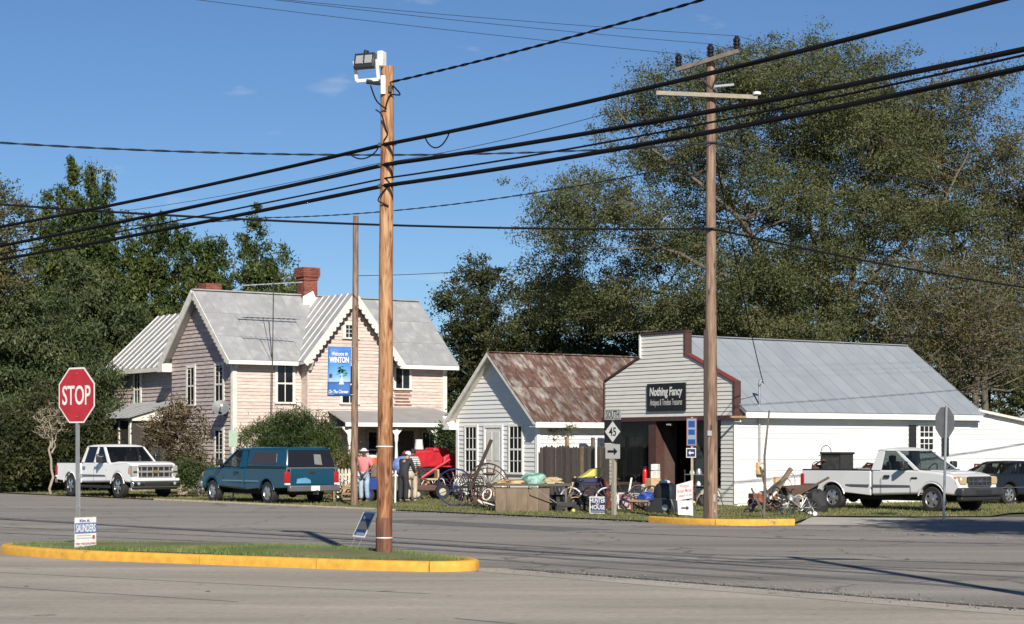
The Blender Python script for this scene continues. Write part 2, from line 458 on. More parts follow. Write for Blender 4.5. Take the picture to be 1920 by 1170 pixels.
def raw_mesh(name, verts, faces, m, parent=None):
    me = bpy.data.meshes.new(name)
    k = faces.shape[1]; nf = len(faces)
    me.vertices.add(len(verts)); me.vertices.foreach_set('co', np.asarray(verts, dtype=np.float32).ravel())
    me.loops.add(nf * k); me.loops.foreach_set('vertex_index', np.asarray(faces, dtype=np.int32).ravel())
    me.polygons.add(nf); me.polygons.foreach_set('loop_start', np.arange(0, nf * k, k, dtype=np.int32))
    me.polygons.foreach_set('loop_total', np.full(nf, k, dtype=np.int32))
    me.update(calc_edges=True)
    me.materials.append(m)
    return link(name, me, parent)
def asphalt_material():
    m, n, l, b = nodes_of('worn_asphalt')
    tc = n.new('ShaderNodeTexCoord')
    rot = n.new('ShaderNodeMapping'); rot.inputs['Rotation'].default_value = (0, 0, math.radians(-128.5)); rot.inputs['Scale'].default_value = (0.05, 0.55, 1)
    l.new(tc.outputs['Object'], rot.inputs['Vector'])
    # long wheel-worn streaks running with the street
    st = n.new('ShaderNodeTexNoise'); st.inputs['Scale'].default_value = 1.0; st.inputs['Detail'].default_value = 7; st.inputs['Roughness'].default_value = 0.6
    l.new(rot.outputs['Vector'], st.inputs['Vector'])
    r1 = n.new('ShaderNodeValToRGB'); r1.color_ramp.elements[0].position = 0.3; r1.color_ramp.elements[1].position = 0.72
    r1.color_ramp.elements[0].color = (0.17, 0.158, 0.142, 1); r1.color_ramp.elements[1].color = (0.32, 0.295, 0.262, 1)
    l.new(st.outputs['Fac'], r1.inputs['Fac'])
    fine = n.new('ShaderNodeTexNoise'); fine.inputs['Scale'].default_value = 14; fine.inputs['Detail'].default_value = 8; fine.inputs['Roughness'].default_value = 0.75
    l.new(tc.outputs['Object'], fine.inputs['Vector'])
    mr = n.new('ShaderNodeMapRange'); mr.inputs['From Min'].default_value = 0.3; mr.inputs['From Max'].default_value = 0.7; mr.inputs['To Min'].default_value = 0.72; mr.inputs['To Max'].default_value = 1.26
    l.new(fine.outputs['Fac'], mr.inputs['Value'])
    mu = n.new('ShaderNodeVectorMath'); mu.operation = 'SCALE'
    l.new(r1.outputs['Color'], mu.inputs[0]); l.new(mr.outputs['Result'], mu.inputs['Scale'])
    # sealed cracks
    wv = n.new('ShaderNodeTexVoronoi'); wv.feature = 'DISTANCE_TO_EDGE'; wv.inputs['Scale'].default_value = 0.22
    wob = n.new('ShaderNodeTexNoise'); wob.inputs['Scale'].default_value = 0.5; wob.inputs['Detail'].default_value = 5
    ad = n.new('ShaderNodeVectorMath'); ad.operation = 'MULTIPLY_ADD'; ad.inputs[1].default_value = (3.0, 3.0, 0)
    l.new(tc.outputs['Object'], wob.inputs['Vector']); l.new(wob.outputs['Color'], ad.inputs[0]); l.new(tc.outputs['Object'], ad.inputs[2]); l.new(ad.outputs['Vector'], wv.inputs['Vector'])
    cr = n.new('ShaderNodeValToRGB'); cr.color_ramp.elements[0].position = 0.003; cr.color_ramp.elements[1].position = 0.011
    cr.color_ramp.elements[0].color = (0.45, 0.45, 0.45, 1); cr.color_ramp.elements[1].color = (1, 1, 1, 1)
    l.new(wv.outputs['Distance'], cr.inputs['Fac'])
    m2 = n.new('ShaderNodeMixRGB'); m2.blend_type = 'MULTIPLY'; m2.inputs['Fac'].default_value = 0.8
    l.new(mu.outputs['Vector'], m2.inputs['Color1']); l.new(cr.outputs['Color'], m2.inputs['Color2'])
    l.new(m2.outputs['Color'], b.inputs['Base Color'])
    b.inputs['Roughness'].default_value = 0.85; b.inputs['Specular IOR Level'].default_value = 0.25
    grit = n.new('ShaderNodeTexNoise'); grit.inputs['Scale'].default_value = 60; grit.inputs['Detail'].default_value = 3
    l.new(tc.outputs['Object'], grit.inputs['Vector'])
    bp = n.new('ShaderNodeBump'); bp.inputs['Strength'].default_value = 0.5; bp.inputs['Distance'].default_value = 0.02
    l.new(grit.outputs['Fac'], bp.inputs['Height']); l.new(bp.outputs['Normal'], b.inputs['Normal'])
    return m
def concrete_material(name, c1, c2, ang):
    m, n, l, b = nodes_of(name)
    tc = n.new('ShaderNodeTexCoord')
    rot = n.new('ShaderNodeMapping'); rot.inputs['Rotation'].default_value = (0, 0, math.radians(ang)); rot.inputs['Scale'].default_value = (0.12, 0.6, 1)
    l.new(tc.outputs['Object'], rot.inputs['Vector'])
    st = n.new('ShaderNodeTexNoise'); st.inputs['Scale'].default_value = 1.0; st.inputs['Detail'].default_value = 8; st.inputs['Roughness'].default_value = 0.62
    l.new(rot.outputs['Vector'], st.inputs['Vector'])
    r1 = n.new('ShaderNodeValToRGB'); r1.color_ramp.elements[0].position = 0.32; r1.color_ramp.elements[1].position = 0.7
    r1.color_ramp.elements[0].color = (*c1, 1); r1.color_ramp.elements[1].color = (*c2, 1)
    l.new(st.outputs['Fac'], r1.inputs['Fac'])
    fine = n.new('ShaderNodeTexNoise'); fine.inputs['Scale'].default_value = 9; fine.inputs['Detail'].default_value = 8; fine.inputs['Roughness'].default_value = 0.75
    l.new(tc.outputs['Object'], fine.inputs['Vector'])
    mr = n.new('ShaderNodeMapRange'); mr.inputs['From Min'].default_value = 0.3; mr.inputs['From Max'].default_value = 0.7; mr.inputs['To Min'].default_value = 0.8; mr.inputs['To Max'].default_value = 1.16
    l.new(fine.outputs['Fac'], mr.inputs['Value'])
    mu = n.new('ShaderNodeVectorMath'); mu.operation = 'SCALE'
    l.new(r1.outputs['Color'], mu.inputs[0]); l.new(mr.outputs['Result'], mu.inputs['Scale'])
    # small dark spots and oil drips
    sp = n.new('ShaderNodeTexNoise'); sp.inputs['Scale'].default_value = 2.3; sp.inputs['Detail'].default_value = 5
    l.new(tc.outputs['Object'], sp.inputs['Vector'])
    r2 = n.new('ShaderNodeValToRGB'); r2.color_ramp.elements[0].position = 0.27; r2.color_ramp.elements[1].position = 0.33
    r2.color_ramp.elements[0].color = (0.6, 0.58, 0.56, 1); r2.color_ramp.elements[1].color = (1, 1, 1, 1)
    l.new(sp.outputs['Fac'], r2.inputs['Fac'])
    m2 = n.new('ShaderNodeMixRGB'); m2.blend_type = 'MULTIPLY'; m2.inputs['Fac'].default_value = 1.0
    l.new(mu.outputs['Vector'], m2.inputs['Color1']); l.new(r2.outputs['Color'], m2.inputs['Color2'])
    l.new(m2.outputs['Color'], b.inputs['Base Color'])
    b.inputs['Roughness'].default_value = 0.9; b.inputs['Specular IOR Level'].default_value = 0.25
    bp = n.new('ShaderNodeBump'); bp.inputs['Strength'].default_value = 0.3; bp.inputs['Distance'].default_value = 0.02
    l.new(fine.outputs['Fac'], bp.inputs['Height']); l.new(bp.outputs['Normal'], b.inputs['Normal'])
    return m

M_ASPH = asphalt_material()
M_CONC = concrete_material('tan_concrete', (0.25, 0.224, 0.186), (0.41, 0.37, 0.308), 30)
M_APRON = concrete_material('pale_concrete', (0.34, 0.32, 0.28), (0.48, 0.45, 0.40), 30)
M_SOIL = mat('lawn_soil', (0.12, 0.125, 0.05), 0.95, var=0.25, vscale=0.8, col2=(0.17, 0.13, 0.075), edge=(0.5, 0.68), bump=0.3, bscale=8)
M_FIELD = mat('field', (0.06, 0.065, 0.028), 0.95, var=0.3, vscale=0.3)
M_KERBY = mat('yellow_kerb_paint', (0.58, 0.31, 0.04), 0.75, var=0.16, vscale=4.5, col2=(0.20, 0.14, 0.08), edge=(0.62, 0.69), bump=0.2)
M_KERBP = mat('old_kerb', (0.36, 0.30, 0.20), 0.85, var=0.2, vscale=3)
M_LINE = mat('worn_line_paint', (0.42, 0.41, 0.39), 0.8, var=0.2, vscale=6, col2=(0.2, 0.195, 0.19), edge=(0.42, 0.62))
M_TAR = mat('tar_seam', (0.05, 0.048, 0.046), 0.8, var=0.3, vscale=3)

tS = Vector((-0.623, 0.783, 0)); nS = Vector((0.783, 0.623, 0))     # street direction and its normal (away from the camera)
sheet('ground', [(-900, -300), (900, -300), (900, 1400), (-900, 1400)], -0.02, M_FIELD)
def st(s, w):   # along the street, across it (0 = near edge)
    p = Vector((0, 28.5, 0)) + tS * s + nS * w
    return (p.x, p.y)
sheet('road', [st(-70, -45), st(160, -45), st(160, 13.9), st(22.9, 13.9), (3.47, 46.3), (4.7, 44.6), (6.7, 44.7), (7.0, 46.0), (8.2, 49.6), (14, 50.2), (40, 66), (60, 30)], 0.0, M_ASPH)
sheet('forecourt', [(-0.1, 28.6), (2.9, 24.9), (5.76, 21.6), (14, 12.2), (14, -10), (-40, -10), (-40, 44), (-14, 35.0), (-8.9, 32.6), (-5, 31.2), (-2, 29.6)], 0.004, M_CONC)
# ragged tar seam between concrete and asphalt, and the paler gutter strip along it
mb = MB(); rnd = random.Random(3)
pts = []
for k in range(60):
    s = -k * 0.36
    pts.append((s, 0.02 + rnd.uniform(-0.05, 0.05), 0.05 + rnd.random() * 0.07))
vs = []
for s, w, h in pts:
    vs += [(*st(s, w - h), 0.008), (*st(s, w + h), 0.008)]
mb.add(vs, [(2 * i, 2 * i + 1, 2 * i + 3, 2 * i + 2) for i in range(len(pts) - 1)])
tag(mb.build('seam', M_TAR), kind='structure')
sheet('gutter_strip', [st(0, -0.75), st(-22, -0.62), st(-22, -0.06), st(0, -0.06)], 0.0075, concrete_material('gutter_concrete', (0.29, 0.265, 0.225), (0.43, 0.39, 0.335), 50))
# joints in the concrete
for (a, b_) in (((-0.6, 20.2), (2.2, 17.4)), ((-7.5, 25.4), (-3.2, 22.4)), ((-9.5, 29.0), (-1.0, 23.6))):
    d = (Vector(b_) - Vector(a)).normalized(); q = Vector((-d.y, d.x)) * 0.012
    sheet('joint', [tuple(Vector(a) + q), tuple(Vector(b_) + q), tuple(Vector(b_) - q), tuple(Vector(a) - q)], 0.009, M_TAR)
# worn lane lines
def line(s0, s1, w, h, m=M_LINE):
    return sheet('lane_line', [st(s0, w), st(s1, w), st(s1, w + h), st(s0, w + h)], 0.005, m)
line(30.5, 36, 6.6, 0.13); line(38.5, 60, 6.6, 0.13); line(24, 29.2, 6.6, 0.10)
line(16, 40, 2.9, 0.10); line(5.5, 7.0, 6.7, 0.1)
# old dark patches in the asphalt
M_PATCH = mat('asphalt_patch', (0.12, 0.115, 0.108), 0.9, var=0.25, vscale=2)
for (s0, s1, w0, w1) in ((-14, 8, 2.2, 2.5), (-20, 14, 4.35, 4.55), (9.5, 17, 8.8, 10.4), (-4, 5, 1.15, 1.3)):
    ps = []
    rnd = random.Random(int(s0 * 10))
    N = 14
    for k in range(N + 1): ps.append(st(s0 + (s1 - s0) * k / N, w0 + rnd.uniform(-.05, .05)))
    for k in range(N, -1, -1): ps.append(st(s0 + (s1 - s0) * k / N, w1 + rnd.uniform(-.05, .05)))
    sheet('road_patch', ps, 0.003, M_PATCH)

# faint tyre marks swinging through the junction, oil drips
M_TYRE = mat('tyre_mark', (0.105, 0.10, 0.095), 0.9, var=0.3, vscale=3, col2=(0.19, 0.18, 0.17), edge=(0.4, 0.6))
for k, (c0, c1, c2) in enumerate((((-12, 44), (0, 34), (9, 29)), ((-13, 42.4), (-.5, 32.6), (8.5, 27.4)), ((2, 41), (7, 36), (13, 35)), ((-22, 58), (-8, 44), (2, 31.5)))):
    vs = []
    for i in range(25):
        t = i / 24; p = Vector(c0) * (1 - t) ** 2 + Vector(c1) * 2 * t * (1 - t) + Vector(c2) * t * t
        d = ((Vector(c1) - Vector(c0)) * (1 - t) + (Vector(c2) - Vector(c1)) * t).normalized(); q = Vector((-d.y, d.x)) * (.09 + .03 * math.sin(i))
        vs += [(p.x + q.x, p.y + q.y, .0046 + .0004 * k), (p.x - q.x, p.y - q.y, .0046 + .0004 * k)]
    mb = MB(); mb.add(vs, [(2 * i, 2 * i + 1, 2 * i + 3, 2 * i + 2) for i in range(24)]); tag(mb.build('tyre_track', M_TYRE), kind='structure')
rnd = random.Random(12)
for k in range(26):
    x, y = rnd.uniform(-8, 7), rnd.uniform(19, 44); r = rnd.uniform(.02, .06)
    if abs(x) > y * .27 or k % 3: continue
    sheet('oil_spot', [(x + r * rnd.uniform(.6, 1.2) * math.cos(a), y + r * 1.6 * rnd.uniform(.6, 1.2) * math.sin(a)) for a in [6.283 * i / 9 for i in range(9)]], .0105, mat('oil_stain', (.15, .135, .115), .8))
# far side: lawn, apron, kerb
LAWN = [st(150, 13.95), st(22.9, 13.95), (3.5, 46.45), (4.7, 44.85), (6.55, 44.9), (6.85, 46.2), (7.9, 50.2), (10.4, 49.6), (12.4, 49.9), (13.6, 52.4), (18, 56), (60, 90), (60, 200), (-120, 200)]
sheet('lawn', LAWN, 0.03, M_SOIL)
sheet('driveway_apron', [(6.6, 44.75), (8.0, 44.6), (9.5, 46.6), (10.1, 48.9), (7.75, 49.9), (6.95, 46.1)], 0.012, M_APRON)

def kerb(name, pts, w, h, m, parent, r=0.035, gap=0.012):
    """one kerb stone run: a swept, rounded profile along pts; w>0 grows to the left of the run"""
    pts = [Vector((p[0], p[1], 0)) for p in pts]
    prof = [(0, -0.02), (0.0, h - r), (r * 0.35, h - r * 0.3), (r, h), (w - r, h), (w, h - r), (w, -0.02)]
    n = len(prof); vs = []; fs = []
    for i, p in enumerate(pts):
        d = (pts[min(i + 1, len(pts) - 1)] - pts[max(i - 1, 0)]).normalized(); q = Vector((-d.y, d.x, 0))
        if i == 0: p = p + d * gap
        if i == len(pts) - 1: p = p - d * gap
        for a, z in prof: vs.append(p + q * a + Vector((0, 0, z)))
    for i in range(len(pts) - 1):
        for k in range(n - 1): fs.append((i * n + k, (i + 1) * n + k, (i + 1) * n + k + 1, i * n + k + 1))
    fs.append(tuple(range(n))); fs.append(tuple((len(pts) - 1) * n + k for k in range(n - 1, -1, -1)))
    mb = MB(); mb.add(vs, fs)
    return mb.build(name, m, parent, smooth=50)
def smooth_path(pts, per=6, closed=False):
    P_ = [Vector((p[0], p[1])) for p in pts]; out = []; N = len(P_)
    rng_ = range(N) if closed else range(N - 1)
    for i in rng_:
        if closed: a, b_, c, d = P_[i - 1], P_[i], P_[(i + 1) % N], P_[(i + 2) % N]
        else: a, b_, c, d = P_[max(i - 1, 0)], P_[i], P_[i + 1], P_[min(i + 2, N - 1)]
        for k in range(per):
            t = k / per
            out.append(0.5 * ((2 * b_) + (c - a) * t + (2 * a - 5 * b_ + 4 * c - d) * t * t + (3 * b_ - a - 3 * c + d) * t ** 3))
    if not closed: out.append(P_[-1])
    return out

far_kerb = thing('street_kerb', 'kerb along the lawn edge, painted yellow at the corner by the tall pole', 'kerb')
cr = smooth_path([st(8, 13.9), st(16, 13.9) if False else (3.47, 46.3), (4.15, 45.2), (4.75, 44.62), (5.6, 44.5), (6.55, 44.72)], 5)
yk = smooth_path([(3.3, 46.52), (3.95, 45.35), (4.72, 44.62), (5.6, 44.48), (6.6, 44.72)], 5)
half = len(yk) // 2
kerb('kerb_stone', yk[:half + 1], 0.16, 0.15, M_KERBY, far_kerb)
kerb('kerb_stone', yk[half:], 0.16, 0.15, M_KERBY, far_kerb)
for k in range(6):
    a, b_ = -22.9 + 0 - k * 0, 0
    s0 = 22.9 + k * 2.4; s1 = s0 + 2.4
    kerb('kerb_stone', [st(s1, 13.85), st((s0 + s1) / 2, 13.85), st(s0, 13.85)], 0.14, 0.055, M_KERBP, far_kerb)

# loose gravel and crumbs of asphalt along the seam and the far gutter
rng = np.random.default_rng(77); nn = 5200
ss_ = np.concatenate([rng.uniform(-22, 0, nn // 2), rng.uniform(-2, 40, nn // 2)]); ww_ = np.concatenate([rng.normal(.05, .28, nn // 2), 13.75 - np.abs(rng.normal(0, .22, nn // 2))])
base_ = np.array([0, 28.5])[None] + ss_[:, None] * np.array([[-0.623, 0.783]]) + ww_[:, None] * np.array([[0.783, 0.623]])
gs = rng.uniform(.006, .022, (nn, 1, 1)); dirs = rng.normal(0, 1, (nn, 4, 3)); dirs /= np.linalg.norm(dirs, axis=2)[:, :, None]
vv = np.concatenate([base_, np.full((nn, 1), .012)], 1)[:, None, :] + dirs * gs
ff_ = np.array([[0, 1, 2], [0, 2, 3], [0, 3, 1], [1, 3, 2]])[None] + (np.arange(nn) * 4)[:, None, None]
gv = raw_mesh('gravel', vv.reshape(-1, 3), ff_.reshape(-1, 3), mat('gravel_stone', (.26, .24, .21), .9, var=.4, vscale=20)); tag(gv, 'loose gravel crumbs along the road edges', 'gravel', kind='stuff')
# traffic island
ISL = [(-8.72, 32.75), (-7.15, 31.0), (-5.4, 29.95), (-3.7, 29.0), (-2.2, 28.2), (-1.05, 27.85), (-0.5, 28.3), (-0.75, 29.2), (-2.1, 30.8), (-4.2, 32.7), (-6.2, 33.6), (-8.2, 33.6)]
isl = smooth_path(ISL, 6, closed=True)
island = thing('traffic_island', 'grassy traffic island with yellow painted kerb in the foreground', 'traffic island')
N = len(isl); cuts = [0, 6, 14, 21, 29, 35, 38, 46, 54, 66, N]
for i in range(len(cuts) - 1):
    seg = [isl[k % N] for k in range(cuts[i], cuts[i + 1] + 1)]
    kerb('kerb_stone', seg, 0.20, 0.155, M_KERBY, island, r=0.05, gap=0.008)
cen = Vector((sum(p.x for p in isl) / N, sum(p.y for p in isl) / N))
def inset(p, k): return (cen.x + (p.x - cen.x) * k, cen.y + (p.y - cen.y) * k)
inner = []
for i in range(N):
    d = (isl[(i + 1) % N] - isl[i - 1]).normalized(); q = Vector((-d.y, d.x))
    inner.append(isl[i] + q * 0.17)
mb = MB(); vs = []
rings = [1.0, 0.85, 0.6, 0.3]
for j, k in enumerate(rings):
    for p in inner: vs.append((*inset(p, k), 0.12 + [0, 0.05, 0.09, 0.1][j]))
fs = []
for j in range(len(rings) - 1):
    for i in range(N): fs.append((j * N + i, j * N + (i + 1) % N, (j + 1) * N + (i + 1) % N, (j + 1) * N + i))
fs.append(tuple(3 * N + i for i in range(N)))
mb.add(vs, fs); mb.build('soil', M_SOIL, island, smooth=60)

def blades(name, pts, h, w, m, parent=None, seed=1, lean=0.5):
    """many grass blades as one mesh: pts Nx3 numpy roots"""
    rng = np.random.default_rng(seed)
    n = len(pts)
    ang = rng.uniform(0, 2 * np.pi, n); hh = h * rng.uniform(0.45, 1.25, n); ww = w * rng.uniform(0.6, 1.3, n)
    dx, dy = np.cos(ang), np.sin(ang)
    la = rng.uniform(0, 2 * np.pi, n); ll = hh * lean * rng.uniform(0, 1, n)
    v = np.zeros((n, 3, 3))
    v[:, 0] = pts + np.stack([dx * ww, dy * ww, np.zeros(n)], 1)
    v[:, 1] = pts - np.stack([dx * ww, dy * ww, np.zeros(n)], 1)
    v[:, 2] = pts + np.stack([np.cos(la) * ll, np.sin(la) * ll, hh], 1)
    return raw_mesh(name, v.reshape(-1, 3), np.arange(n * 3).reshape(n, 3), m, parent)
def in_poly(pts, poly):
    x, y = pts[:, 0], pts[:, 1]; inside = np.zeros(len(pts), bool); j = len(poly) - 1
    for i in range(len(poly)):
        xi, yi = poly[i][0], poly[i][1]; xj, yj = poly[j][0], poly[j][1]
        c = ((yi > y) != (yj > y)) & (x < (xj - xi) * (y - yi) / (yj - yi + 1e-12) + xi)
        inside ^= c; j = i
    return inside
M_GRASS = leaf_mat('grass_green', (0.075, 0.135, 0.03), (0.145, 0.215, 0.055), (0.28, 0.29, 0.12), 0.3)
M_GRASSY = leaf_mat('grass_dry', (0.09, 0.115, 0.032), (0.165, 0.18, 0.058), (0.32, 0.28, 0.15), 0.3)
rng = np.random.default_rng(5)
q = np.column_stack([rng.uniform(-9, -0.3, 90000), rng.uniform(27.8, 33.8, 90000)])
q = q[in_poly(q, [tuple(p) for p in inner])]
d = np.sqrt(((q[:, 0] - cen.x) / 4.3) ** 2 + ((q[:, 1] - cen.y) / 2.0) ** 2)
z = 0.12 + 0.07 * np.clip(1 - d, 0, 1)
g = blades('grass', np.column_stack([q, z]), 0.07, 0.008, M_GRASS, island, 2)
g['kind'] = 'stuff'
# lawn grass: dense near the kerb, sparser further back
ps = []
poly2 = [(p[0], p[1]) for p in LAWN]
q = np.column_stack([rng.uniform(-34, 20, 420000), rng.uniform(44.5, 92, 420000)])
keep = in_poly(q, poly2)
# clear of what the camera never sees and of the buildings
keep &= np.abs(q[:, 0]) < q[:, 1] * 0.29
keep &= rng.uniform(0, 1, len(q)) < np.clip((95 - q[:, 1]) / 50, 0.15, 1)
q = q[keep]
n1 = np.sin(q[:, 0] * 0.9) * np.cos(q[:, 1] * 0.7) + rng.normal(0, 0.5, len(q))
q = q[n1 > -0.7]
g = blades('lawn_grass', np.column_stack([q, np.full(len(q), 0.028)]), 0.062, 0.015, M_GRASSY, None, 3, .8)
tag(g, 'short patchy green grass along the kerb and under the yard goods', 'grass', kind='stuff')
# ------------------------------------------------------------------ building tools (buildings: local x runs along the long wall, local y along the gable end)
RZ = math.radians(35)
X_, Y_, Z_ = Vector((1, 0, 0)), Vector((0, 1, 0)), Vector((0, 0, 1))
def span_at(poly, z):
    xs = []
    n = len(poly)
    for i in range(n):
        (x0, z0), (x1, z1) = poly[i], poly[(i + 1) % n]
        if (z0 - z) * (z1 - z) < 0: xs.append(x0 + (x1 - x0) * (z - z0) / (z1 - z0))
    return (min(xs), max(xs)) if len(xs) >= 2 else None
def siding(parent, poly, o, a, nrm, h, m, d1=0.028, name='clapboard', skip=(), rnd=None):
    """lapped boards over a wall face, each board an object; poly in (along a, height)"""
    o, a, nrm = Vector(o), Vector(a), Vector(nrm)
    z = min(p[1] for p in poly); zt = max(p[1] for p in poly); rnd = rnd or random.Random(11)
    cache = {}
    while z < zt - 0.02:
        z1 = min(z + h, zt)
        s0, s1 = span_at(poly, z + 0.004), span_at(poly, z1 - 0.004)
        if s0 and s1:
            key = (round(s0[0], 3), round(s0[1], 3), round(s1[0], 3), round(s1[1], 3), round(z1 - z, 3))
            if key not in cache:
                mb = MB(); hh = z1 - z
                loc = [(s0[0], 0), (s0[1], 0), (s1[1], hh), (s1[0], hh)]
                offs = [d1, d1, 0.006, 0.006]
                mb.add([a * s + Z_ * t for s, t in loc] + [a * s + Z_ * t + nrm * f for (s, t), f in zip(loc, offs)],
                       [(0, 1, 2, 3), (4, 7, 6, 5), (0, 4, 5, 1), (1, 5, 6, 2), (2, 6, 7, 3), (3, 7, 4, 0)])
                me = mb.mesh(name); me.materials.append(m); cache[key] = me
            b = link(name, cache[key], parent)
            b.location = o + Z_ * (z + rnd.uniform(-.005, .005)) + nrm * rnd.uniform(-.004, .003)
        z = z1
def window(parent, o, a, nrm, s, z0, z1, w, cols=2, rows=2, mtrim=None, fw=0.11, sill=True, sash=True, glass=None, name='window'):
    """cased sash window set on a wall face; frame is the window part, panes, sashes and sill its pieces"""
    mtrim = mtrim or M_TRIM; glass = glass or M_GLASS
    o, a, nrm = Vector(o), Vector(a), Vector(nrm)
    c = lambda ss, zz, d: o + a * ss + Z_ * zz + nrm * d
    L, R = s - w / 2, s + w / 2
    mb = MB()
    for s0, s1, t0, t1 in ((L - fw, L, z0 - fw * 0.3, z1 + fw), (R, R + fw, z0 - fw * 0.3, z1 + fw), (L, R, z1, z1 + fw)):
        mb.prism([(s0, t0), (s1, t0), (s1, t1), (s0, t1)], o + nrm * 0.0, a, Z_, nrm * 0.062)
    fr = mb.build(name, mtrim, parent)
    if sill:
        mb = MB(); mb.prism([(L - fw - .03, z0 - 0.07), (R + fw + .03, z0 - 0.07), (R + fw + .03, z0), (L - fw - .03, z0)], o, a, Z_, nrm * 0.10)
        mb.build('sill', mtrim, fr)
    # muntins and meeting rail
    mb = MB()
    bw = 0.035 if cols < 3 else 0.022
    for k in range(1, cols):
        x = L + w * k / cols
        mb.prism([(x - bw / 2, z0), (x + bw / 2, z0), (x + bw / 2, z1), (x - bw / 2, z1)], o + nrm * 0.03, a, Z_, nrm * 0.022)
    for k in range(1, rows):
        y = z0 + (z1 - z0) * k / rows
        bb = 0.065 if (sash and k * 2 == rows) else bw
        mb.prism([(L, y - bb / 2), (R, y - bb / 2), (R, y + bb / 2), (L, y + bb / 2)], o + nrm * 0.03, a, Z_, nrm * 0.025)
    if mb.v: mb.build('muntin', mtrim, fr)
    dx, dz = w / cols, (z1 - z0) / rows
    mb = MB(); mb.prism([(0, 0), (dx, 0), (dx, dz), (0, dz)], (0, 0, 0), a, Z_, nrm * 0.006)
    me = mb.mesh('pane'); me.materials.append(glass)
    for i in range(cols):
        for j in range(rows):
            p = link('pane', me, fr); p.location = o + a * (L + i * dx) + Z_ * (z0 + j * dz) + nrm * 0.031; p.rotation_euler = (random.uniform(-.01, .01), random.uniform(-.01, .01), random.uniform(-.01, .01))
    return fr
def roof_panels(parent, o, a, up, L, pw, m, thick=0.03, rows=1, seam=None, gap=0.008, name='roof_panel', jitter=0.006, seam_h=0.035, seam_w=0.03, seed=1):
    """metal roof: separate sheets laid from eave to ridge, with raised seams"""
    o, a, up = Vector(o), Vector(a).normalized(), Vector(up)
    U = up.length; u = up.normalized(); nr = a.cross(u)
    if nr.z < 0: nr = -nr
    n = max(1, round(L / pw)); w = L / n; rl = U / rows
    rnd = random.Random(seed)
    mb = MB(); mb.prism([(gap / 2, 0), (w - gap / 2, 0), (w - gap / 2, rl - gap), (gap / 2, rl - gap)], (0, 0, 0), a, u, nr * thick)
    me = mb.mesh(name); me.materials.append(m)
    for i in range(n):
        for j in range(rows):
            p = link(name, me, parent); p.location = o + a * (w * i) + u * (rl * j) + nr * (rnd.uniform(0, jitter) + 0.004 * j)
    if seam is not None:
        mb = MB(); mb.prism([(-seam_w / 2, -0.01), (seam_w / 2, -0.01), (seam_w / 2, U), (-seam_w / 2, U)], (0, 0, 0), a, u, nr * (thick + seam_h))
        ms = mb.mesh('seam'); ms.materials.append(seam)
        for i in range(n + 1):
            p = link('seam', ms, parent); p.location = o + a * (w * i)
def gable_body(mb, x0, x1, y0, y1, ze, zr, axis='x'):
    """solid of a gabled building; ridge along x or y"""
    if axis == 'x':
        ym = (y0 + y1) / 2
        mb.prism([(y0, 0), (y1, 0), (y1, ze), (ym, zr), (y0, ze)], (x0, 0, 0), Y_, Z_, X_ * (x1 - x0))
    else:
        xm = (x0 + x1) / 2
        mb.prism([(x0, 0), (x1, 0), (x1, ze), (xm, zr), (x0, ze)], (0, y0, 0), X_, Z_, Y_ * (y1 - y0))
    return mb
def bricks(parent, cx0, cy0, hw, z0, z1, bl=0.22, bh=0.08, core=None, top=None):
    """courses of bricks round a square chimney shaft, every brick an object under the chimney"""
    x0, x1, y0, y1 = cx0 - hw, cx0 + hw, cy0 - hw, cy0 + hw
    if core is None:
        mb = MB(); mb.bx(x0 + .012, x1 - .012, y0 + .012, y1 - .012, z0, (top or z1) - .03)
        core = mb.build('chimney', M_MORTAR, parent)
    n = max(1, int(round((z1 - z0) / bh))); bh = (z1 - z0) / n
    cache = {}
    def brick(cx, cy, cz, dx, dy):
        key = (round(dx, 3), round(dy, 3))
        if key not in cache:
            b = MB(); b.box((0, 0, 0), (dx, dy, bh - 0.012)); me = b.mesh('brick'); me.materials.append(M_BRICK); cache[key] = me
        o = link('brick', cache[key], core); o.location = (cx, cy, cz)
    dp = 0.14
    for k in range(n):
        zc = z0 + (k + 0.5) * bh; off = k % 2
        for (face, lo, hi) in (('y0', x0, x1), ('x0', y0 + dp, y1), ('x1', y0 + dp, y1), ('y1', x0 + dp, x1 - dp)):
            m_ = max(2, int(round((hi - lo) / bl))); w = (hi - lo) / m_
            xs = [lo + i * w for i in range(m_ + 1)]
            if off: xs = [lo] + [lo + (i + 0.5) * w for i in range(m_)] + [hi]
            for i in range(len(xs) - 1):
                c, dd = (xs[i] + xs[i + 1]) / 2, xs[i + 1] - xs[i] - 0.012
                j = random.uniform(-0.004, 0.004)
                if face == 'y0': brick(c, y0 + dp / 2 + j, zc, dd, dp)
                elif face == 'y1': brick(c, y1 - dp / 2 + j, zc, dd, dp)
                elif face == 'x0': brick(x0 + dp / 2 + j, c, zc, dp, dd)
                else: brick(x1 - dp / 2 + j, c, zc, dp, dd)
    return core

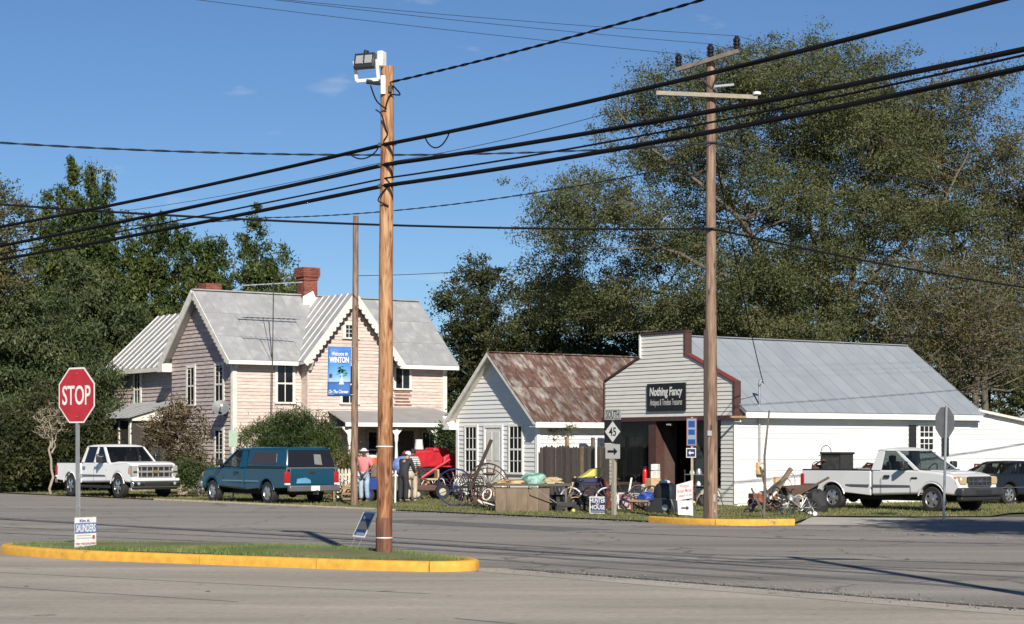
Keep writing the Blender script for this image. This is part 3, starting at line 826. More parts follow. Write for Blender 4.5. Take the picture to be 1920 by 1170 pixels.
# ------------------------------------------------------------------ the two-storey house
house = thing('pink_house', 'two-storey pink clapboard farmhouse with tin roof and gingerbread gables', 'house', (-11.04, 76.0, 0), RZ)
HL, HW, HE, HR = 10.0, 5.6, 5.55, 8.1          # length, depth, eave, ridge
mb = gable_body(MB(), 0, HL, 0, HW, HE, HR)
w1 = mb.build('wall', M_PINK, house)
BAY = -0.5
mb = MB(); mb.prism([(3.05, .2), (7.05, .2), (7.05, HE), (5.05, 7.95), (3.05, HE)], (0, BAY, 0), X_, Z_, Y_ * 3.2)
cg = mb.build('gable_wall', M_PINK, house)
siding(w1, [(0, 0.4), (HL, 0.4), (HL, HE), (0, HE)], (0, 0, 0), X_, -Y_, 0.135, M_PINK)
siding(cg, [(3.05, .4), (7.05, .4), (7.05, HE), (5.05, 7.9), (3.05, HE)], (0, BAY, 0), X_, -Y_, 0.135, M_PINK)
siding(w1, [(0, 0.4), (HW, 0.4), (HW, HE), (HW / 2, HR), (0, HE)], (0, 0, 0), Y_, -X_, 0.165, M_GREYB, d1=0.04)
mb = MB()      # corner boards and frieze
for a in ((-0.05, 0.14, -0.06, 0.0), (-0.06, -.001, 0.0, 0.12), (HL - .14, HL + .06, -0.06, 0.0), (3.04, 3.10, BAY - .04, BAY - .001), (7.0, 7.06, BAY - .04, BAY - .001)):
    mb = MB(); mb.bx(*a, 0.3, HE - .12); mb.build('corner_board', M_PINK if a[2] < -.2 else M_TRIM, house)
# main roof
roof = MB(); rise = HR - HE; half = HW / 2; ov = 0.42
sl = rise / half
e_y, e_z = -ov, HE - ov * sl
roof.prism([(e_y, e_z), (half, HR), (HW + ov, e_z), (HW + ov, e_z + .10), (half, HR + .12), (e_y, e_z + .10)], (-ov, 0, 0), Y_, Z_, X_ * (HL + 2 * ov))
rf = roof.build('roof', M_GALV, house)
roof_panels(rf, (-ov, e_y, e_z + .11), X_, (0, half + ov, HR - e_z + .01), HL + 2 * ov, 0.58, M_ROOFM, 0.012, rows=3, seam=M_ROOFM, seam_h=0.016, seam_w=0.022, seed=2, jitter=0.004)
roof_panels(rf, (-ov, HW + ov, e_z + .11), X_, (0, -half - ov, HR - e_z + .01), HL + 2 * ov, 0.58, M_ROOFM, 0.012, rows=1, seed=3)
mb = MB(); mb.beam((-ov, half, HR + .15), (HL + ov, half, HR + .15), 0.26, 0.05); mb.build('ridge_cap', M_ROOFM, rf)
# cross gable roof
cgw = 2.0; cz = 7.98; csl = (cz - HE) / cgw; co = 0.32
mb = MB()
for sgn in (-1, 1):
    pass
mb.prism([(5.05 - cgw - co, HE - co * csl), (5.05, cz), (5.05 + cgw + co, HE - co * csl), (5.05 + cgw + co, HE - co * csl + .1), (5.05, cz + .13), (5.05 - cgw - co, HE - co * csl + .1)], (0, BAY - .42, 0), X_, Z_, Y_ * 3.65)
cr_ = mb.build('cross_roof', M_GALV, house)
roof_panels(cr_, (5.05 - cgw - co, BAY - .42, HE - co * csl + .12), Y_, (cgw + co, 0, cz - HE + co * csl + .02), 3.65, 0.55, M_ROOFM, 0.012, seam=M_LIGHTW, seam_h=0.03, seam_w=0.035, seed=4)
roof_panels(cr_, (5.05 + cgw + co, BAY - .42, HE - co * csl + .12), Y_, (-cgw - co, 0, cz - HE + co * csl + .02), 3.65, 0.55, M_ROOFM, 0.012, seam=M_ROOFM, seed=5)
# fascias, barge boards, gingerbread
def barge(parent, p0, p1, nrm, depth=0.2, lobes=True):
    p0, p1, nrm = Vector(p0), Vector(p1), Vector(nrm)
    mb = MB(); mb.beam(p0, p1, 0.045, depth, up=nrm.cross(p1 - p0).normalized())
    b = mb.build('barge_board', M_TRIM, parent)
    if lobes:
        mb = MB(); d = (p1 - p0); n = int(d.length / 0.24); down = nrm.cross(d).normalized()
        if down.z > 0: down = -down
        for k in range(1, n):
            c = p0 + d * (k / n) + down * (depth * 0.5)
            mb.prism([(math.cos(t) * 0.09, math.sin(t) * 0.075) for t in [math.pi * i / 6 for i in range(7)]], c - nrm * 0.02, d.normalized(), down, nrm * 0.035)
        mb.build('gingerbread', M_TRIM, b)
for a in ((-ov, 3.0 - co), (7.1 + co, HL + ov)):
    mb = MB(); mb.bx(*a, -ov - .03, -ov, e_z - .06, e_z + .1); mb.build('fascia', M_WHITE, house)
for a in ((0, 3.0), (7.1, HL)):
    mb = MB(); mb.bx(*a, -ov, 0, e_z - .02, e_z + .02); mb.build('soffit', M_TRIM, house)
barge(house, (5.05 - cgw - co, BAY - .44, HE - co * csl), (5.05, BAY - .44, cz + .0), -Y_, 0.24)
barge(house, (5.05 + cgw + co, BAY - .44, HE - co * csl), (5.05, BAY - .44, cz + .0), -Y_, 0.24)
barge(house, (-ov - .02, e_y, e_z), (-ov - .02, half, HR), -X_, 0.22)
barge(house, (-ov - .02, HW + ov, e_z), (-ov - .02, half, HR), -X_, 0.34, lobes=False)
mb = MB(); mb.prism([(0, -.06), (0.5, -.06), (.5, .12), (0, .30)], (-ov - .05, HW + ov - .42, e_z - .12), Y_, Z_, X_ * 0.45); mb.build('cornice_return', M_TRIM, house)
for (x, y) in ((0.06, -0.06), (HL - .1, -0.06), (3.12, BAY - 0.06)):
    mb = MB(); mb.prism([(0, 0), (0.1, 0), (.3, .34), (.3, .42), (0, .42)], (x - .05, y, HE - .62), -Y_, Z_, X_ * 0.1); mb.build('bracket', M_TRIM, house)
# windows
F, G_ = ((0, 0, 0), X_, -Y_), ((0, 0, 0), Y_, -X_)
window(house, *F, 2.3, 3.65, 5.15, 0.68, 2, 2)
window(house, (0, BAY, 0), X_, -Y_, 5.0, 3.65, 5.15, 0.68, 2, 2)
window(house, *F, 7.85, 4.30, 5.15, 0.66, 2, 1)
window(house, *F, 2.3, 0.9, 2.5, 0.7, 2, 2)
window(house, (0, BAY, 0), X_, -Y_, 5.05, 6.32, 6.82, 0.46, 3, 3, fw=0.14)
window(house, *G_, 1.15, 3.6, 5.1, 0.62, 2, 2, fw=0.13)
window(house, *G_, 3.75, 3.6, 5.1, 0.62, 2, 2, fw=0.13)
window(house, *G_, 1.15, 0.75, 2.5, 0.62, 2, 2, fw=0.13)
# boards bare of paint under the small window
for k in range(5):
    mb = MB(); mb.bx(7.45 + 0.05 * (k % 2), 8.3 - 0.07 * (k % 3), -0.036, -0.024, 3.55 + k * .135 + .02, 3.55 + k * .135 + .09)
    mb.build('bare_board', mat('bare_wood', (0.20, 0.115, 0.08), 0.85, var=0.3, vscale=5, orand=0.2), house)
# brick chimney where the ridges meet, and a lower one behind
ch = bricks(house, 4.85, 2.75, .32, 7.6, 8.86, top=9.36)
bricks(house, 4.85, 2.75, .36, 8.86, 9.0, core=ch); bricks(house, 4.85, 2.75, .41, 9.0, 9.40, core=ch)
mb = MB(); mb.prism([(-.42, 0), (.42, 0), (0.05, .8), (-.42, .55)], (4.85, 2.33, 7.6), X_, Z_, Y_ * 0.05); mb.build('flashing', M_WHITE, ch)
bricks(house, 0.9, 3.9, .36, 7.2, 8.62)
# rear wing with its screened porch
WY0, WY1, WX = HW, HW + 7.3, 0.5
mb = MB(); mb.prism([(WX, 0), (WX + 4.8, 0), (WX + 4.8, 5.5), (WX + 2.4, 7.75), (WX, 5.5)], (0, WY0, 0), X_, Z_, Y_ * 7.3)
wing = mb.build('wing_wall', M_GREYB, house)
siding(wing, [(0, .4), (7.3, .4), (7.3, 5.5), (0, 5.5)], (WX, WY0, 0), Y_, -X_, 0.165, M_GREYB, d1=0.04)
wsl = 2.25 / 2.4
mb = MB(); mb.prism([(WX - .4, 5.5 - .4 * wsl), (WX + 2.4, 7.75), (WX + 5.2, 5.5 - .4 * wsl), (WX + 5.2, 5.6 - .4 * wsl), (WX + 2.4, 7.87), (WX - .4, 5.6 - .4 * wsl)], (0, WY0 - 1.6, 0), X_, Z_, Y_ * 9.3)
wr = mb.build('wing_roof', M_GALV, house)
roof_panels(wr, (WX - .4, WY0 - 1.6, 5.62 - .4 * wsl), Y_, (2.8, 0, 2.8 * wsl), 9.3, 0.62, M_GALV, 0.012, seam=M_LIGHTW, seam_h=0.035, seam_w=0.06, seed=6)
mb = MB(); mb.bx(WX - .43, WX - .4, WY0 - .2, WY0 + 7.7, 5.5 - .4 * wsl - .06, 5.62 - .4 * wsl); mb.build('fascia', M_TRIM, house)
mb = MB(); mb.bx(WX - .06, WX + .1, WY1 - .12, WY1 + .05, .3, 5.2); mb.build('corner_board', M_TRIM, house)
window(house, (WX, WY0, 0), Y_, -X_, 4.6, 3.65, 5.1, 0.56, 2, 2, fw=0.14)
# screened side porch
pz0, pz1, pw = 3.75, 3.05, 2.35
mb = MB(); mb.prism([(WX - pw, pz1 - .12), (WX, pz1 - .12), (WX, pz0), (WX - pw, pz1)], (0, WY0 - .1, 0), X_, Z_, Y_ * 6.0)
pr = mb.build('side_porch_roof', M_TRIM, house)
roof_panels(pr, (WX - pw - .25, WY0 - .2, pz1 - .02), Y_, (pw + .25, 0, pz0 - pz1 + .05), 6.2, 0.6, M_ROOFM, 0.012, seam=M_GALV, seam_h=0.03, seam_w=0.06, seed=7)
M_SCREEN = mat('insect_screen', (0.035, 0.03, 0.026), 0.7, var=0.3, vscale=1.5)
mb = MB(); mb.bx(WX - pw, WX - .1, WY0 + .05, WY0 + 5.8, 0, 0.9); mb.build('side_porch_base', M_GREYB, house)
for k in range(6):
    y = WY0 + .1 + k * 1.12
    mb = MB(); mb.bx(WX - pw - .02, WX - pw + .1, y, y + (.16 if k in (0,) else .1), .9, pz1 - .12); mb.build('post', M_TRIM, house)
    if k < 5:
        mb = MB(); mb.bx(WX - pw + .03, WX - pw + .05, y + .1, y + 1.12, .9, pz1 - .12); mb.build('screen', M_SCREEN, house)
mb = MB(); mb.bx(WX - pw + .03, WX - .1, WY0 + .04, WY0 + .06, .9, pz1 - .12); mb.build('screen', M_SCREEN, house)
# front porch
px0, px1, pd = 3.9, 10.35, 2.1
fz0, fz1 = 3.45, 2.82
mb = MB()
mb.add([(px0, -pd, fz1 - .03), (px1, -pd, fz1 - .03), (px1 - .9, 0, fz0), (px0 + .1, 0, fz0), (px0, -pd, fz1), (px1, -pd, fz1), (px1 - .9, 0, fz0 + .03), (px0 + .1, 0, fz0 + .03), (px1, 0, fz1)],
       [(4, 5, 6, 7), (3, 2, 1, 0), (0, 1, 5, 4), (5, 8, 6), (0, 4, 7, 3)])
pr = mb.build('porch_roof', mat('flat_grey_roof', (0.27, 0.265, 0.26), 0.7, var=0.1, vscale=1), house)
for a in ((px0, px1, -pd - .03, -pd), (px1 - .01, px1 + .03, -pd, 0)):
    mb = MB(); mb.bx(*a, fz1 - .16, fz1); mb.build('porch_fascia', M_WHITE, house)
mb = MB(); mb.bx(px0 + .1, px1 - .1, -pd + .1, -.06, fz1 - .2, fz1 - .16); mb.build('porch_ceiling', mat('porch_ceiling_paint', (0.25, 0.24, 0.22), .8), house)
mb = MB(); mb.bx(px0 + .1, px1 - .1, -pd + .05, 0, 0.0, 0.42); mb.build('porch_floor', M_OLDWOOD, house)
for x in (px0 + .3, 6.4, 8.3, px1 - .25):
    mb = MB(); mb.lathe([(.08, .42), (.08, .9), (.055, 1.0), (.07, 1.3), (.05, 2.0), (.08, 2.15), (.08, fz1 - .16)], (x, -pd + .2, 0), n=8)
    po = mb.build('porch_post', M_WHITE, house, smooth=40)
    mb = MB()
    for sg in (-1, 1):
        mb.prism([(0, 0), (0.06, 0), (.14, .12), (.32, .3), (.32, .36), (0, .36)], (x, -pd + .18, fz1 - .53), X_ * sg, Z_, Y_ * 0.04)
    mb.build('post_bracket', M_WHITE, po)
window(house, (0, BAY, 0), X_, -Y_, 6.3, 1.0, 2.45, 0.8, 2, 2, mtrim=M_GREYB)
mb = MB(); mb.bx(7.5, 8.4, -0.05, 0, .42, 2.5); d_ = mb.build('door', M_OLDWOOD, house)
window(house, *F, 9.2, 1.0, 2.45, 0.7, 2, 2, mtrim=M_GREYB)

# ------------------------------------------------------------------ white shed with the rusty roof
shed = thing('white_shed', 'small white clapboard shed with rusty tin roof beside the fence', 'shed', (0.88, 66.0, 0), RZ)
SL, SW, SE, SR = 9.5, 5.0, 2.95, 5.1
mb = gable_body(MB(), 0, SL, 0, SW, SE, SR); sw_ = mb.build('wall', M_VINYLW, shed)
siding(sw_, [(0, .1), (SW, .1), (SW, SE), (SW / 2, SR), (0, SE)], (0, 0, 0), Y_, -X_, 0.155, M_VINYLW, d1=0.032)
siding(sw_, [(0, .1), (SL, .1), (SL, SE), (0, SE)], (0, 0, 0), X_, -Y_, 0.155, M_VINYLW, d1=0.032)
ssl = (SR - SE) / (SW / 2); so = 0.36
mb = MB(); mb.prism([(-so, SE - so * ssl), (SW / 2, SR), (SW + so, SE - so * ssl), (SW + so, SE - so * ssl + .06), (SW / 2, SR + .07), (-so, SE - so * ssl + .06)], (-so, 0, 0), Y_, Z_, X_ * (SL + so))
sr = mb.build('roof', M_TRIM, shed)
roof_panels(sr, (-so - .03, -so - .04, SE - so * ssl + .05), X_, (0, SW / 2 + so + .04, SR - SE + so * ssl + .03), SL + so, 0.64, M_RUST, 0.012, rows=2, seam=M_RUST, seam_h=0.022, seam_w=0.04, seed=9)
roof_panels(sr, (-so - .03, SW + so + .04, SE - so * ssl + .05), X_, (0, -SW / 2 - so - .04, SR - SE + so * ssl + .03), SL + so, 0.64, M_RUST, 0.012, rows=1, seed=10)
mb = MB(); mb.beam((-so - .03, SW / 2, SR + .1), (SL, SW / 2, SR + .1), .24, .03); mb.build('ridge_cap', M_RUST, sr)
barge(shed, (-so - .02, -so, SE - so * ssl), (-so - .02, SW / 2, SR + .02), -X_, 0.13, lobes=False)
barge(shed, (-so - .02, SW + so, SE - so * ssl), (-so - .02, SW / 2, SR + .02), -X_, 0.13, lobes=False)
mb = MB(); mb.bx(-so, SL, -so - .04, -so, SE - so * ssl - .14, SE - so * ssl + .05); mb.build('fascia', M_WHITE, shed)
mb = MB(); mb.bx(-so, SL, -so, 0, SE - so * ssl - .12, SE - so * ssl - .1); mb.build('soffit', M_WHITE, shed)
mb = MB(); mb.prism([(0, 0), (.45, 0), (.45, .5), (0, .12)], (-so, SW, SE - .48), Y_, Z_, X_ * so); mb.build('cornice_return', M_WHITE, shed)
for a in ((-.045, .08, -.045, .0), (-.045, 0, .0, .1), (-.045, 0, SW - .1, SW + .045)):
    mb = MB(); mb.bx(*a, .1, SE - .1); mb.build('corner_board', M_WHITE, shed)
GS = ((0, 0, 0), Y_, -X_)
window(shed, *GS, 4.05, 0.95, 2.55, 0.68, 3, 4, mtrim=M_WHITE, fw=0.09)
window(shed, *GS, 1.25, 0.95, 2.55, 0.72, 3, 4, mtrim=M_WHITE, fw=0.09)
mb = MB(); mb.bx(-.06, 0, 2.05, 2.15, .1, 2.62); mb.bx(-.06, 0, 3.15, 3.25, .1, 2.62); mb.bx(-.06, 0, 2.15, 3.15, 2.52, 2.62)
df = mb.build('door_frame', M_WHITE, shed)
mb = MB(); mb.bx(-.032, -.0, 2.15, 3.15, .12, 2.52); dr = mb.build('door', mat('door_paint', (0.66, 0.65, 0.60), .55, var=.08), shed)
mdp = mat('door_paint', (0, 0, 0))
for (y0, y1, z0, z1) in ((2.25, 2.58, 1.35, 2.38), (2.72, 3.05, 1.35, 2.38), (2.25, 2.58, .3, 1.15), (2.72, 3.05, .3, 1.15)):
    mb = MB(); mb.bx(-.048, -.034, y0, y1, z0, z1); mb.build('door_panel', mdp, dr, bevel=0.012)
mb = MB(); mb.ball((-.08, 3.08, 1.22), .03, 8, 6); mb.build('door_knob', M_CHROME, dr)

# privacy fence between the shed and the shop
f0, f1 = Vector((0.95, 65.75, 0)), Vector((3.15, 62.3, 0))
fdir = (f1 - f0); fl = fdir.length; fd = fdir.normalized(); fn = Vector((fd.y, -fd.x, 0))
fence = thing('picket_fence', 'weathered grey dog-eared board fence between shed and shop', 'fence', f0, math.atan2(fd.y, fd.x))
npk = 25
for k in range(npk):
    w = fl / npk; hgt = 1.86 + random.uniform(-.035, .035)
    mb = MB(); mb.prism([(0.006, 0.02), (w - .006, 0.02), (w - .006, hgt - .05), (w * .62, hgt), (w * .38, hgt), (.006, hgt - .05)], (k * w, random.uniform(-.008, .008), 0), X_, Z_, Y_ * 0.02)
    m_ = M_LUMBER if k in (15,) else M_OLDWOOD
    mb.build('picket', m_, fence)
for z in (.5, 1.45):
    mb = MB(); mb.bx(0, fl, .03, .07, z, z + .09); mb.build('rail', M_OLDWOOD, fence)
mb = MB(); mb.bx(fl * .36, fl * .36 + .1, .05, .15, 0, 2.18); mb.build('post', M_LUMBER, fence)
mb = MB(); mb.bx(fl * .73, fl * .73 + .1, .05, .15, 0, 2.15); mb.build('post', M_OLDWOOD, fence)
wp = MB(); wp.cyl((0, 0, 0), (0, 0, 2.0), .035, n=8)
tag(wp.build('pipe', M_LIGHTW), 'white plastic pipe standing upright at the end of the board fence', 'pipe').location = f0 + fd * (fl * .86) - fn * -0.0 + Vector((-.1, -.12, 0))

# ------------------------------------------------------------------ the shop
shop = thing('antique_shop', 'shop with cream stepped false front and long white side under blue-grey roof', 'shop', (6.79, 58.5, 0), RZ)
KL, KW, KE, KR = 10.5, 6.44, 3.05, 5.3
HD = 2.8                                               # header over the shop window
# shell: hollow, so that the doorway looks into a dark room
mb = MB(); mb.bx(0.0, KL, 0, .12, 0, KE); lw = mb.build('side_wall', M_VINYLW, shop)
siding(lw, [(0, .12), (KL, .12), (KL, KE), (0, KE)], (0, 0, 0), X_, -Y_, 0.165, M_VINYLW, d1=0.022)
mb = MB(); mb.bx(0.0, KL, KW - .12, KW, 0, KE); mb.build('side_wall', M_VINYLW, shop)
mb = MB(); mb.prism([(0.12, 0), (KW - .12, 0), (KW - .12, KE), (KW / 2, KR), (.12, KE)], (KL - .12, 0, 0), Y_, Z_, X_ * .12); mb.build('end_wall', M_VINYLW, shop)
mb = MB(); mb.bx(.12, KL - .12, .12, KW - .12, 0, .1); mb.build('floor', M_OLDWOOD, shop)
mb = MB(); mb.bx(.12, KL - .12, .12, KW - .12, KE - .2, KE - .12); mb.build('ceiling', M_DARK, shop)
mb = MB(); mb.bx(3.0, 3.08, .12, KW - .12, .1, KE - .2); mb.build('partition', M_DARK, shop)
# false front, above the header
FPLY = [(0, HD), (KW, HD), (KW, 3.98), (4.55, 4.72), (4.55, 5.45), (2.3, 5.45), (2.3, 4.72), (0, 3.80)]
mb = MB(); mb.prism(FPLY, (0.0, 0, 0), Y_, Z_, X_ * .16); ff = mb.build('false_front', M_VINYLC, shop)
siding(ff, FPLY, (0, 0, 0), Y_, -X_, 0.125, M_VINYLC, d1=0.026)
def cap(p0, p1, m, w=.28, h=.05):
    mb = MB(); mb.beam((0.06, *p0), (0.06, *p1), w, h) if False else None
    a, b_ = Vector((0.08, *p0)), Vector((0.08, *p1))
    mb = MB(); mb.beam(a, b_, w, h, up=X_.cross(b_ - a)); mb.build('coping', m, ff)
cap((0, 3.82), (2.3, 4.76), M_REDTRIM); cap((2.3, 4.72), (2.3, 5.46), M_BROWN); cap((2.25, 5.48), (4.6, 5.48), M_BROWN); cap((4.55, 5.46), (4.55, 4.72), M_TRIM, .3, .05); cap((4.55, 4.76), (KW, 4.02), M_BROWN, .3, .06)
cap((0, HD), (0, 3.85), M_BROWN, .26, .08); cap((KW, HD), (KW, 4.0), M_BROWN, .3, .06)
mb = MB(); mb.bx(-.12, .16, -.1, KW + .04, HD - .14, HD + .0); mb.build('header', M_BROWN, ff)
# sign board
sb = thing('shop_sign', 'black shop sign board with white hand lettering on the false front', 'sign', shop.matrix_basis @ Vector((-.045, 3.2, 3.42)), RZ - math.pi / 2)
mb = MB(); mb.bx(-.95, .95, -.03, .01, -.44, .44); mb.build('board', M_SIGNBLACK, sb)
lettering('nothing', M_SIGNWHITE, sb, (0, -.034, .14)); lettering('antiques', mat('chalk_lettering', (.5, .5, .48), .6), sb, (0, -.034, -.19))
# lower front: piers, bulkheads, windows, recessed doorway
def pier(y0, y1, z0, z1, m=M_VINYLC):
    mb = MB(); mb.bx(0, .14, y0, y1, z0, z1); p = mb.build('pier', m, shop)
    siding(p, [(y0, z0), (y1, z0), (y1, z1), (y0, z1)], (0, 0, 0), Y_, -X_, .125, m, d1=.026)
pier(0, .62, 0.05, HD - .14); pier(KW - .5, KW, 0.05, HD - .14)
pier(4.1, KW - .5, .05, .62); pier(.62, 2.05, .05, .55)
def plate(y0, y1, z0, z1, x, m, name='shop_window'):
    mb = MB(); mb.bx(x, x + .012, y0, y1, z0, z1); g = mb.build(name, m, shop)
    mb = MB()
    for a in ((y0, y0 + .07, z0, z1), (y1 - .07, y1, z0, z1), (y0 + .07, y1 - .07, z0, z0 + .07), (y0 + .07, y1 - .07, z1 - .07, z1)): mb.bx(x - .04, x + .05, *a)
    mb.build('window_frame', M_BROWN, g)
    return g
plate(4.1, KW - .5, .62, HD - .14, .06, M_SHOPGLASS)
plate(.62, 2.05, .55, HD - .14, .06, M_SHOPGLASS)
mb = MB(); mb.bx(-.05, .3, 3.72, 4.1, .02, HD - .14); mb.build('brown_pier', M_BROWN, shop)
mb = MB(); mb.prism([(0, 0), (.5, 0), (.5, 1.75), (.3, 2.25), (0, 2.55)], (0.3, 3.72, .1), X_, Z_, Y_ * .05); mb.build('doorway_side', mat('faded_brown', (.085, .05, .042), .7, var=.15), shop)
mb = MB(); mb.bx(.0, .12, 4.1, 4.14, .62, HD - .14); mb.build('window_frame', M_BROWN, shop)
# open door leaf swung inward
mb = MB(); mb.bx(.15, 1.05, 2.12, 2.17, .1, 2.3); dl = mb.build('door', mat('blue_white_door', (.42, .46, .5), .5, var=.1), shop)
mb = MB(); mb.bx(.3, .9, 2.175, 2.185, 1.3, 2.1); mb.build('door_glass', M_GLASS, dl)
mb = MB(); mb.cyl((-.02, 3.0, HD - .25), (-.02, 3.2, HD - .25), .04, n=8); mb.build('door_lamp', M_LIGHTW, shop)
for k, (y, z, hh) in enumerate(((4.5, .1, 1.9), (4.9, .1, 1.5), (5.3, .1, 2.1), (1.0, .1, 1.7), (1.6, .1, 2.0))):
    mb = MB(); mb.box((.55, y, .1 + hh / 2), (.3, .06, hh)); mb.box((.55, y, .1 + hh * .6), (.3, .32, .05)); mb.box((.55, y, .1 + hh * .3), (.3, .32, .05))
    mb.build('display_rack', [M_OLDWOOD, M_IRON, M_LUMBER, M_STEEL, M_OLDWOOD][k], shop)
for k in range(7):
    mb = MB(); mb.box((.2 + .03 * (k % 2), 4.24 + k * .27, 1.75), (.03, .24, 1.75)); mb.build('drape_reflection', mat('grey_drape_reflection', (.16, .145, .13), .85, var=.35, vscale=2, orand=.3, stretch=(3, 3, .5)), shop)  # drapery strips whose colour also paints in the glass's board-like reflections
# roof
ksl = (KR - KE) / (KW / 2); ko = 0.3
mb = MB(); mb.prism([(-ko, KE - ko * ksl), (KW / 2, KR), (KW + ko, KE - ko * ksl), (KW + ko, KE - ko * ksl + .07), (KW / 2, KR + .08), (-ko, KE - ko * ksl + .07)], (.16, 0, 0), Y_, Z_, X_ * (KL + .1))
kr = mb.build('roof', M_GALV, shop)
roof_panels(kr, (.17, -ko - .05, KE - ko * ksl + .06), X_, (0, KW / 2 + ko + .05, KR - KE + ko * ksl + .03), KL + .15, 0.62, M_BLUETIN, 0.012, seam=M_BLUETIN, seam_h=0.02, seam_w=0.03, seed=12)
roof_panels(kr, (.17, KW + ko + .05, KE - ko * ksl + .06), X_, (0, -KW / 2 - ko - .05, KR - KE + ko * ksl + .03), KL + .15, 0.62, M_BLUETIN, 0.012, seed=13)
mb = MB(); mb.beam((.16, KW / 2, KR + .1), (KL + .3, KW / 2, KR + .1), .26, .03); mb.build('ridge_cap', M_GALV, kr)
mb = MB(); mb.bx(.16, KL + .26, -ko - .05, -ko - .01, KE - ko * ksl - .12, KE - ko * ksl + .05); mb.build('fascia', M_WHITE, shop)
mb = MB(); mb.bx(.16, KL + .26, -ko, 0, KE - ko * ksl - .1, KE - ko * ksl - .07); mb.build('soffit', M_WHITE, shop)
mb = MB(); mb.bx(-.045, .1, -.03, 0.0, .1, HD - .2); mb.build('corner_board', M_WHITE, shop)
# side window with dark shutters
FK = ((0, 0, 0), X_, -Y_)
window(shop, *FK, 8.35, 1.75, 2.52, 0.62, 3, 4, mtrim=M_WHITE, fw=.1)
for x in (7.7, 9.25):
    mb = MB(); mb.bx(x - .16, x + .16, -.06, -.0, 1.55, 2.55); sh = mb.build('shutter', M_BLACKP, shop)
    for k in range(9):
        mb = MB(); mb.bx(x - .13, x + .13, -.072, -.062, 1.6 + k * .1, 1.66 + k * .1); mb.build('slat', M_BLACKP, sh)
# lean-to at the far end
mb = MB(); mb.prism([(KL, 0), (KL + 7.5, 0), (KL + 7.5, 2.05), (KL, 3.05)], (0, 0.02, 0), X_, Z_, Y_ * 5.5); le = mb.build('lean_to', M_VINYLW, shop)
siding(le, [(KL, .12), (KL + 7.5, .12), (KL + 7.5, 2.05), (KL, 3.05)], (0, 0.02, 0), X_, -Y_, .165, M_VINYLW, d1=.022)
mb = MB(); mb.beam((KL + .28, 2.5, 3.06), (KL + 7.9, 2.5, 2.04), 5.4, .08); mb.build('lean_to_roof', M_TRIM, shop)
# electric service on the side wall
sv = thing('electric_service', 'grey conduit with round electric meter on the white side wall', 'electric meter', shop.matrix_basis @ Vector((.95, -.06, 0)), RZ)
mb = MB(); mb.cyl((0, 0, 1.35), (0, 0, 3.75), .035, n=8); mb.tube([(0, 0, 3.72), (0, -.02, 3.85), (.06, -.08, 3.88), (.12, -.1, 3.8)], .05, 8); mb.build('conduit', M_STEEL, sv, smooth=50)
mb = MB(); mb.bx(-.13, .13, -.1, .03, .98, 1.36); bo = mb.build('meter_box', M_TAN, sv, bevel=.02)
mb = MB(); mb.lathe([(.1, 0), (.1, .08), (.08, .12), (.03, .13)], (0.02, -.1, 1.2), (0, -1, 0), 14); mb.build('meter_dial', M_LIGHTW, sv, smooth=50)
mb = MB(); mb.bx(.62, .8, -.06, .03, .62, .9); mb.build('junction_box', M_TAN, sv)
mb = MB(); mb.beam((-1.4, -.25, 2.74), (1.0, -.25, 2.76), .05, .06); mb.build('bar', M_LUMBER, sv)
# television aerial on the house, satellite dish
an = thing('roof_antenna', 'tall thin television antenna mast standing before the pink house', 'antenna', house.matrix_basis @ Vector((1.35, -.62, 0)), RZ)
mb = MB(); mb.cyl((0, 0, 0), (0.12, 0, 8.35), .02, n=6); mb.build('mast', M_DKIRON, an)
mb = MB(); mb.beam((-1.15, .3, 8.22), (1.35, -.1, 8.45), .05, .04)
for k in range(9):
    c = Vector((-1.15, .3, 8.22)).lerp(Vector((1.35, -.1, 8.45)), k / 8); mb.cyl(c + V(-.05, -.35, 0), c + V(.05, .35, 0), .009, n=4)
mb.build('upper_aerial', M_STEEL, an)
mb = MB(); mb.beam((-1.1, .1, 6.95), (1.1, -.1, 6.95), .03, .03)
for k in range(11):
    c = Vector((-1.1, .1, 6.95)).lerp(Vector((1.1, -.1, 6.95)), k / 10); mb.cyl(c + V(0, -.3, 0), c + V(0, .3, 0), .008, n=4)
mb.build('lower_aerial', M_DKIRON, an)
mb = MB(); mb.cyl((0.02, 0, 5.4), (-.35, .0, 6.95), .012, n=5); mb.build('stay', M_DKIRON, an)
dish = thing('satellite_dish', 'grey satellite dish on the weathered end wall of the house', 'satellite dish', house.matrix_basis @ Vector((-.05, .55, 3.28)), RZ)
mb = MB(); mb.lathe([(.02, -.05), (.2, -.03), (.33, .03), (.34, .05), (.32, .05), (.19, -.01), (.02, -.03)], (-.35, -.25, .1), (-.45, -.75, .45), 18); mb.build('reflector', mat('dish_grey', (.13, .14, .15), .5), dish, smooth=50)
mb = MB(); mb.tube([(0, 0, -.2), (-.2, -.1, -.1), (-.35, -.22, .08)], .025, 6); mb.tube([(-.38, -.1, -.12), (-.55, -.6, .0), (-.6, -.75, .15)], .018, 6); mb.build('arm', M_DKIRON, dish)
mb = MB(); mb.box((-.6, -.78, .2), (.1, .14, .1)); mb.build('receiver', M_LIGHTW, dish)
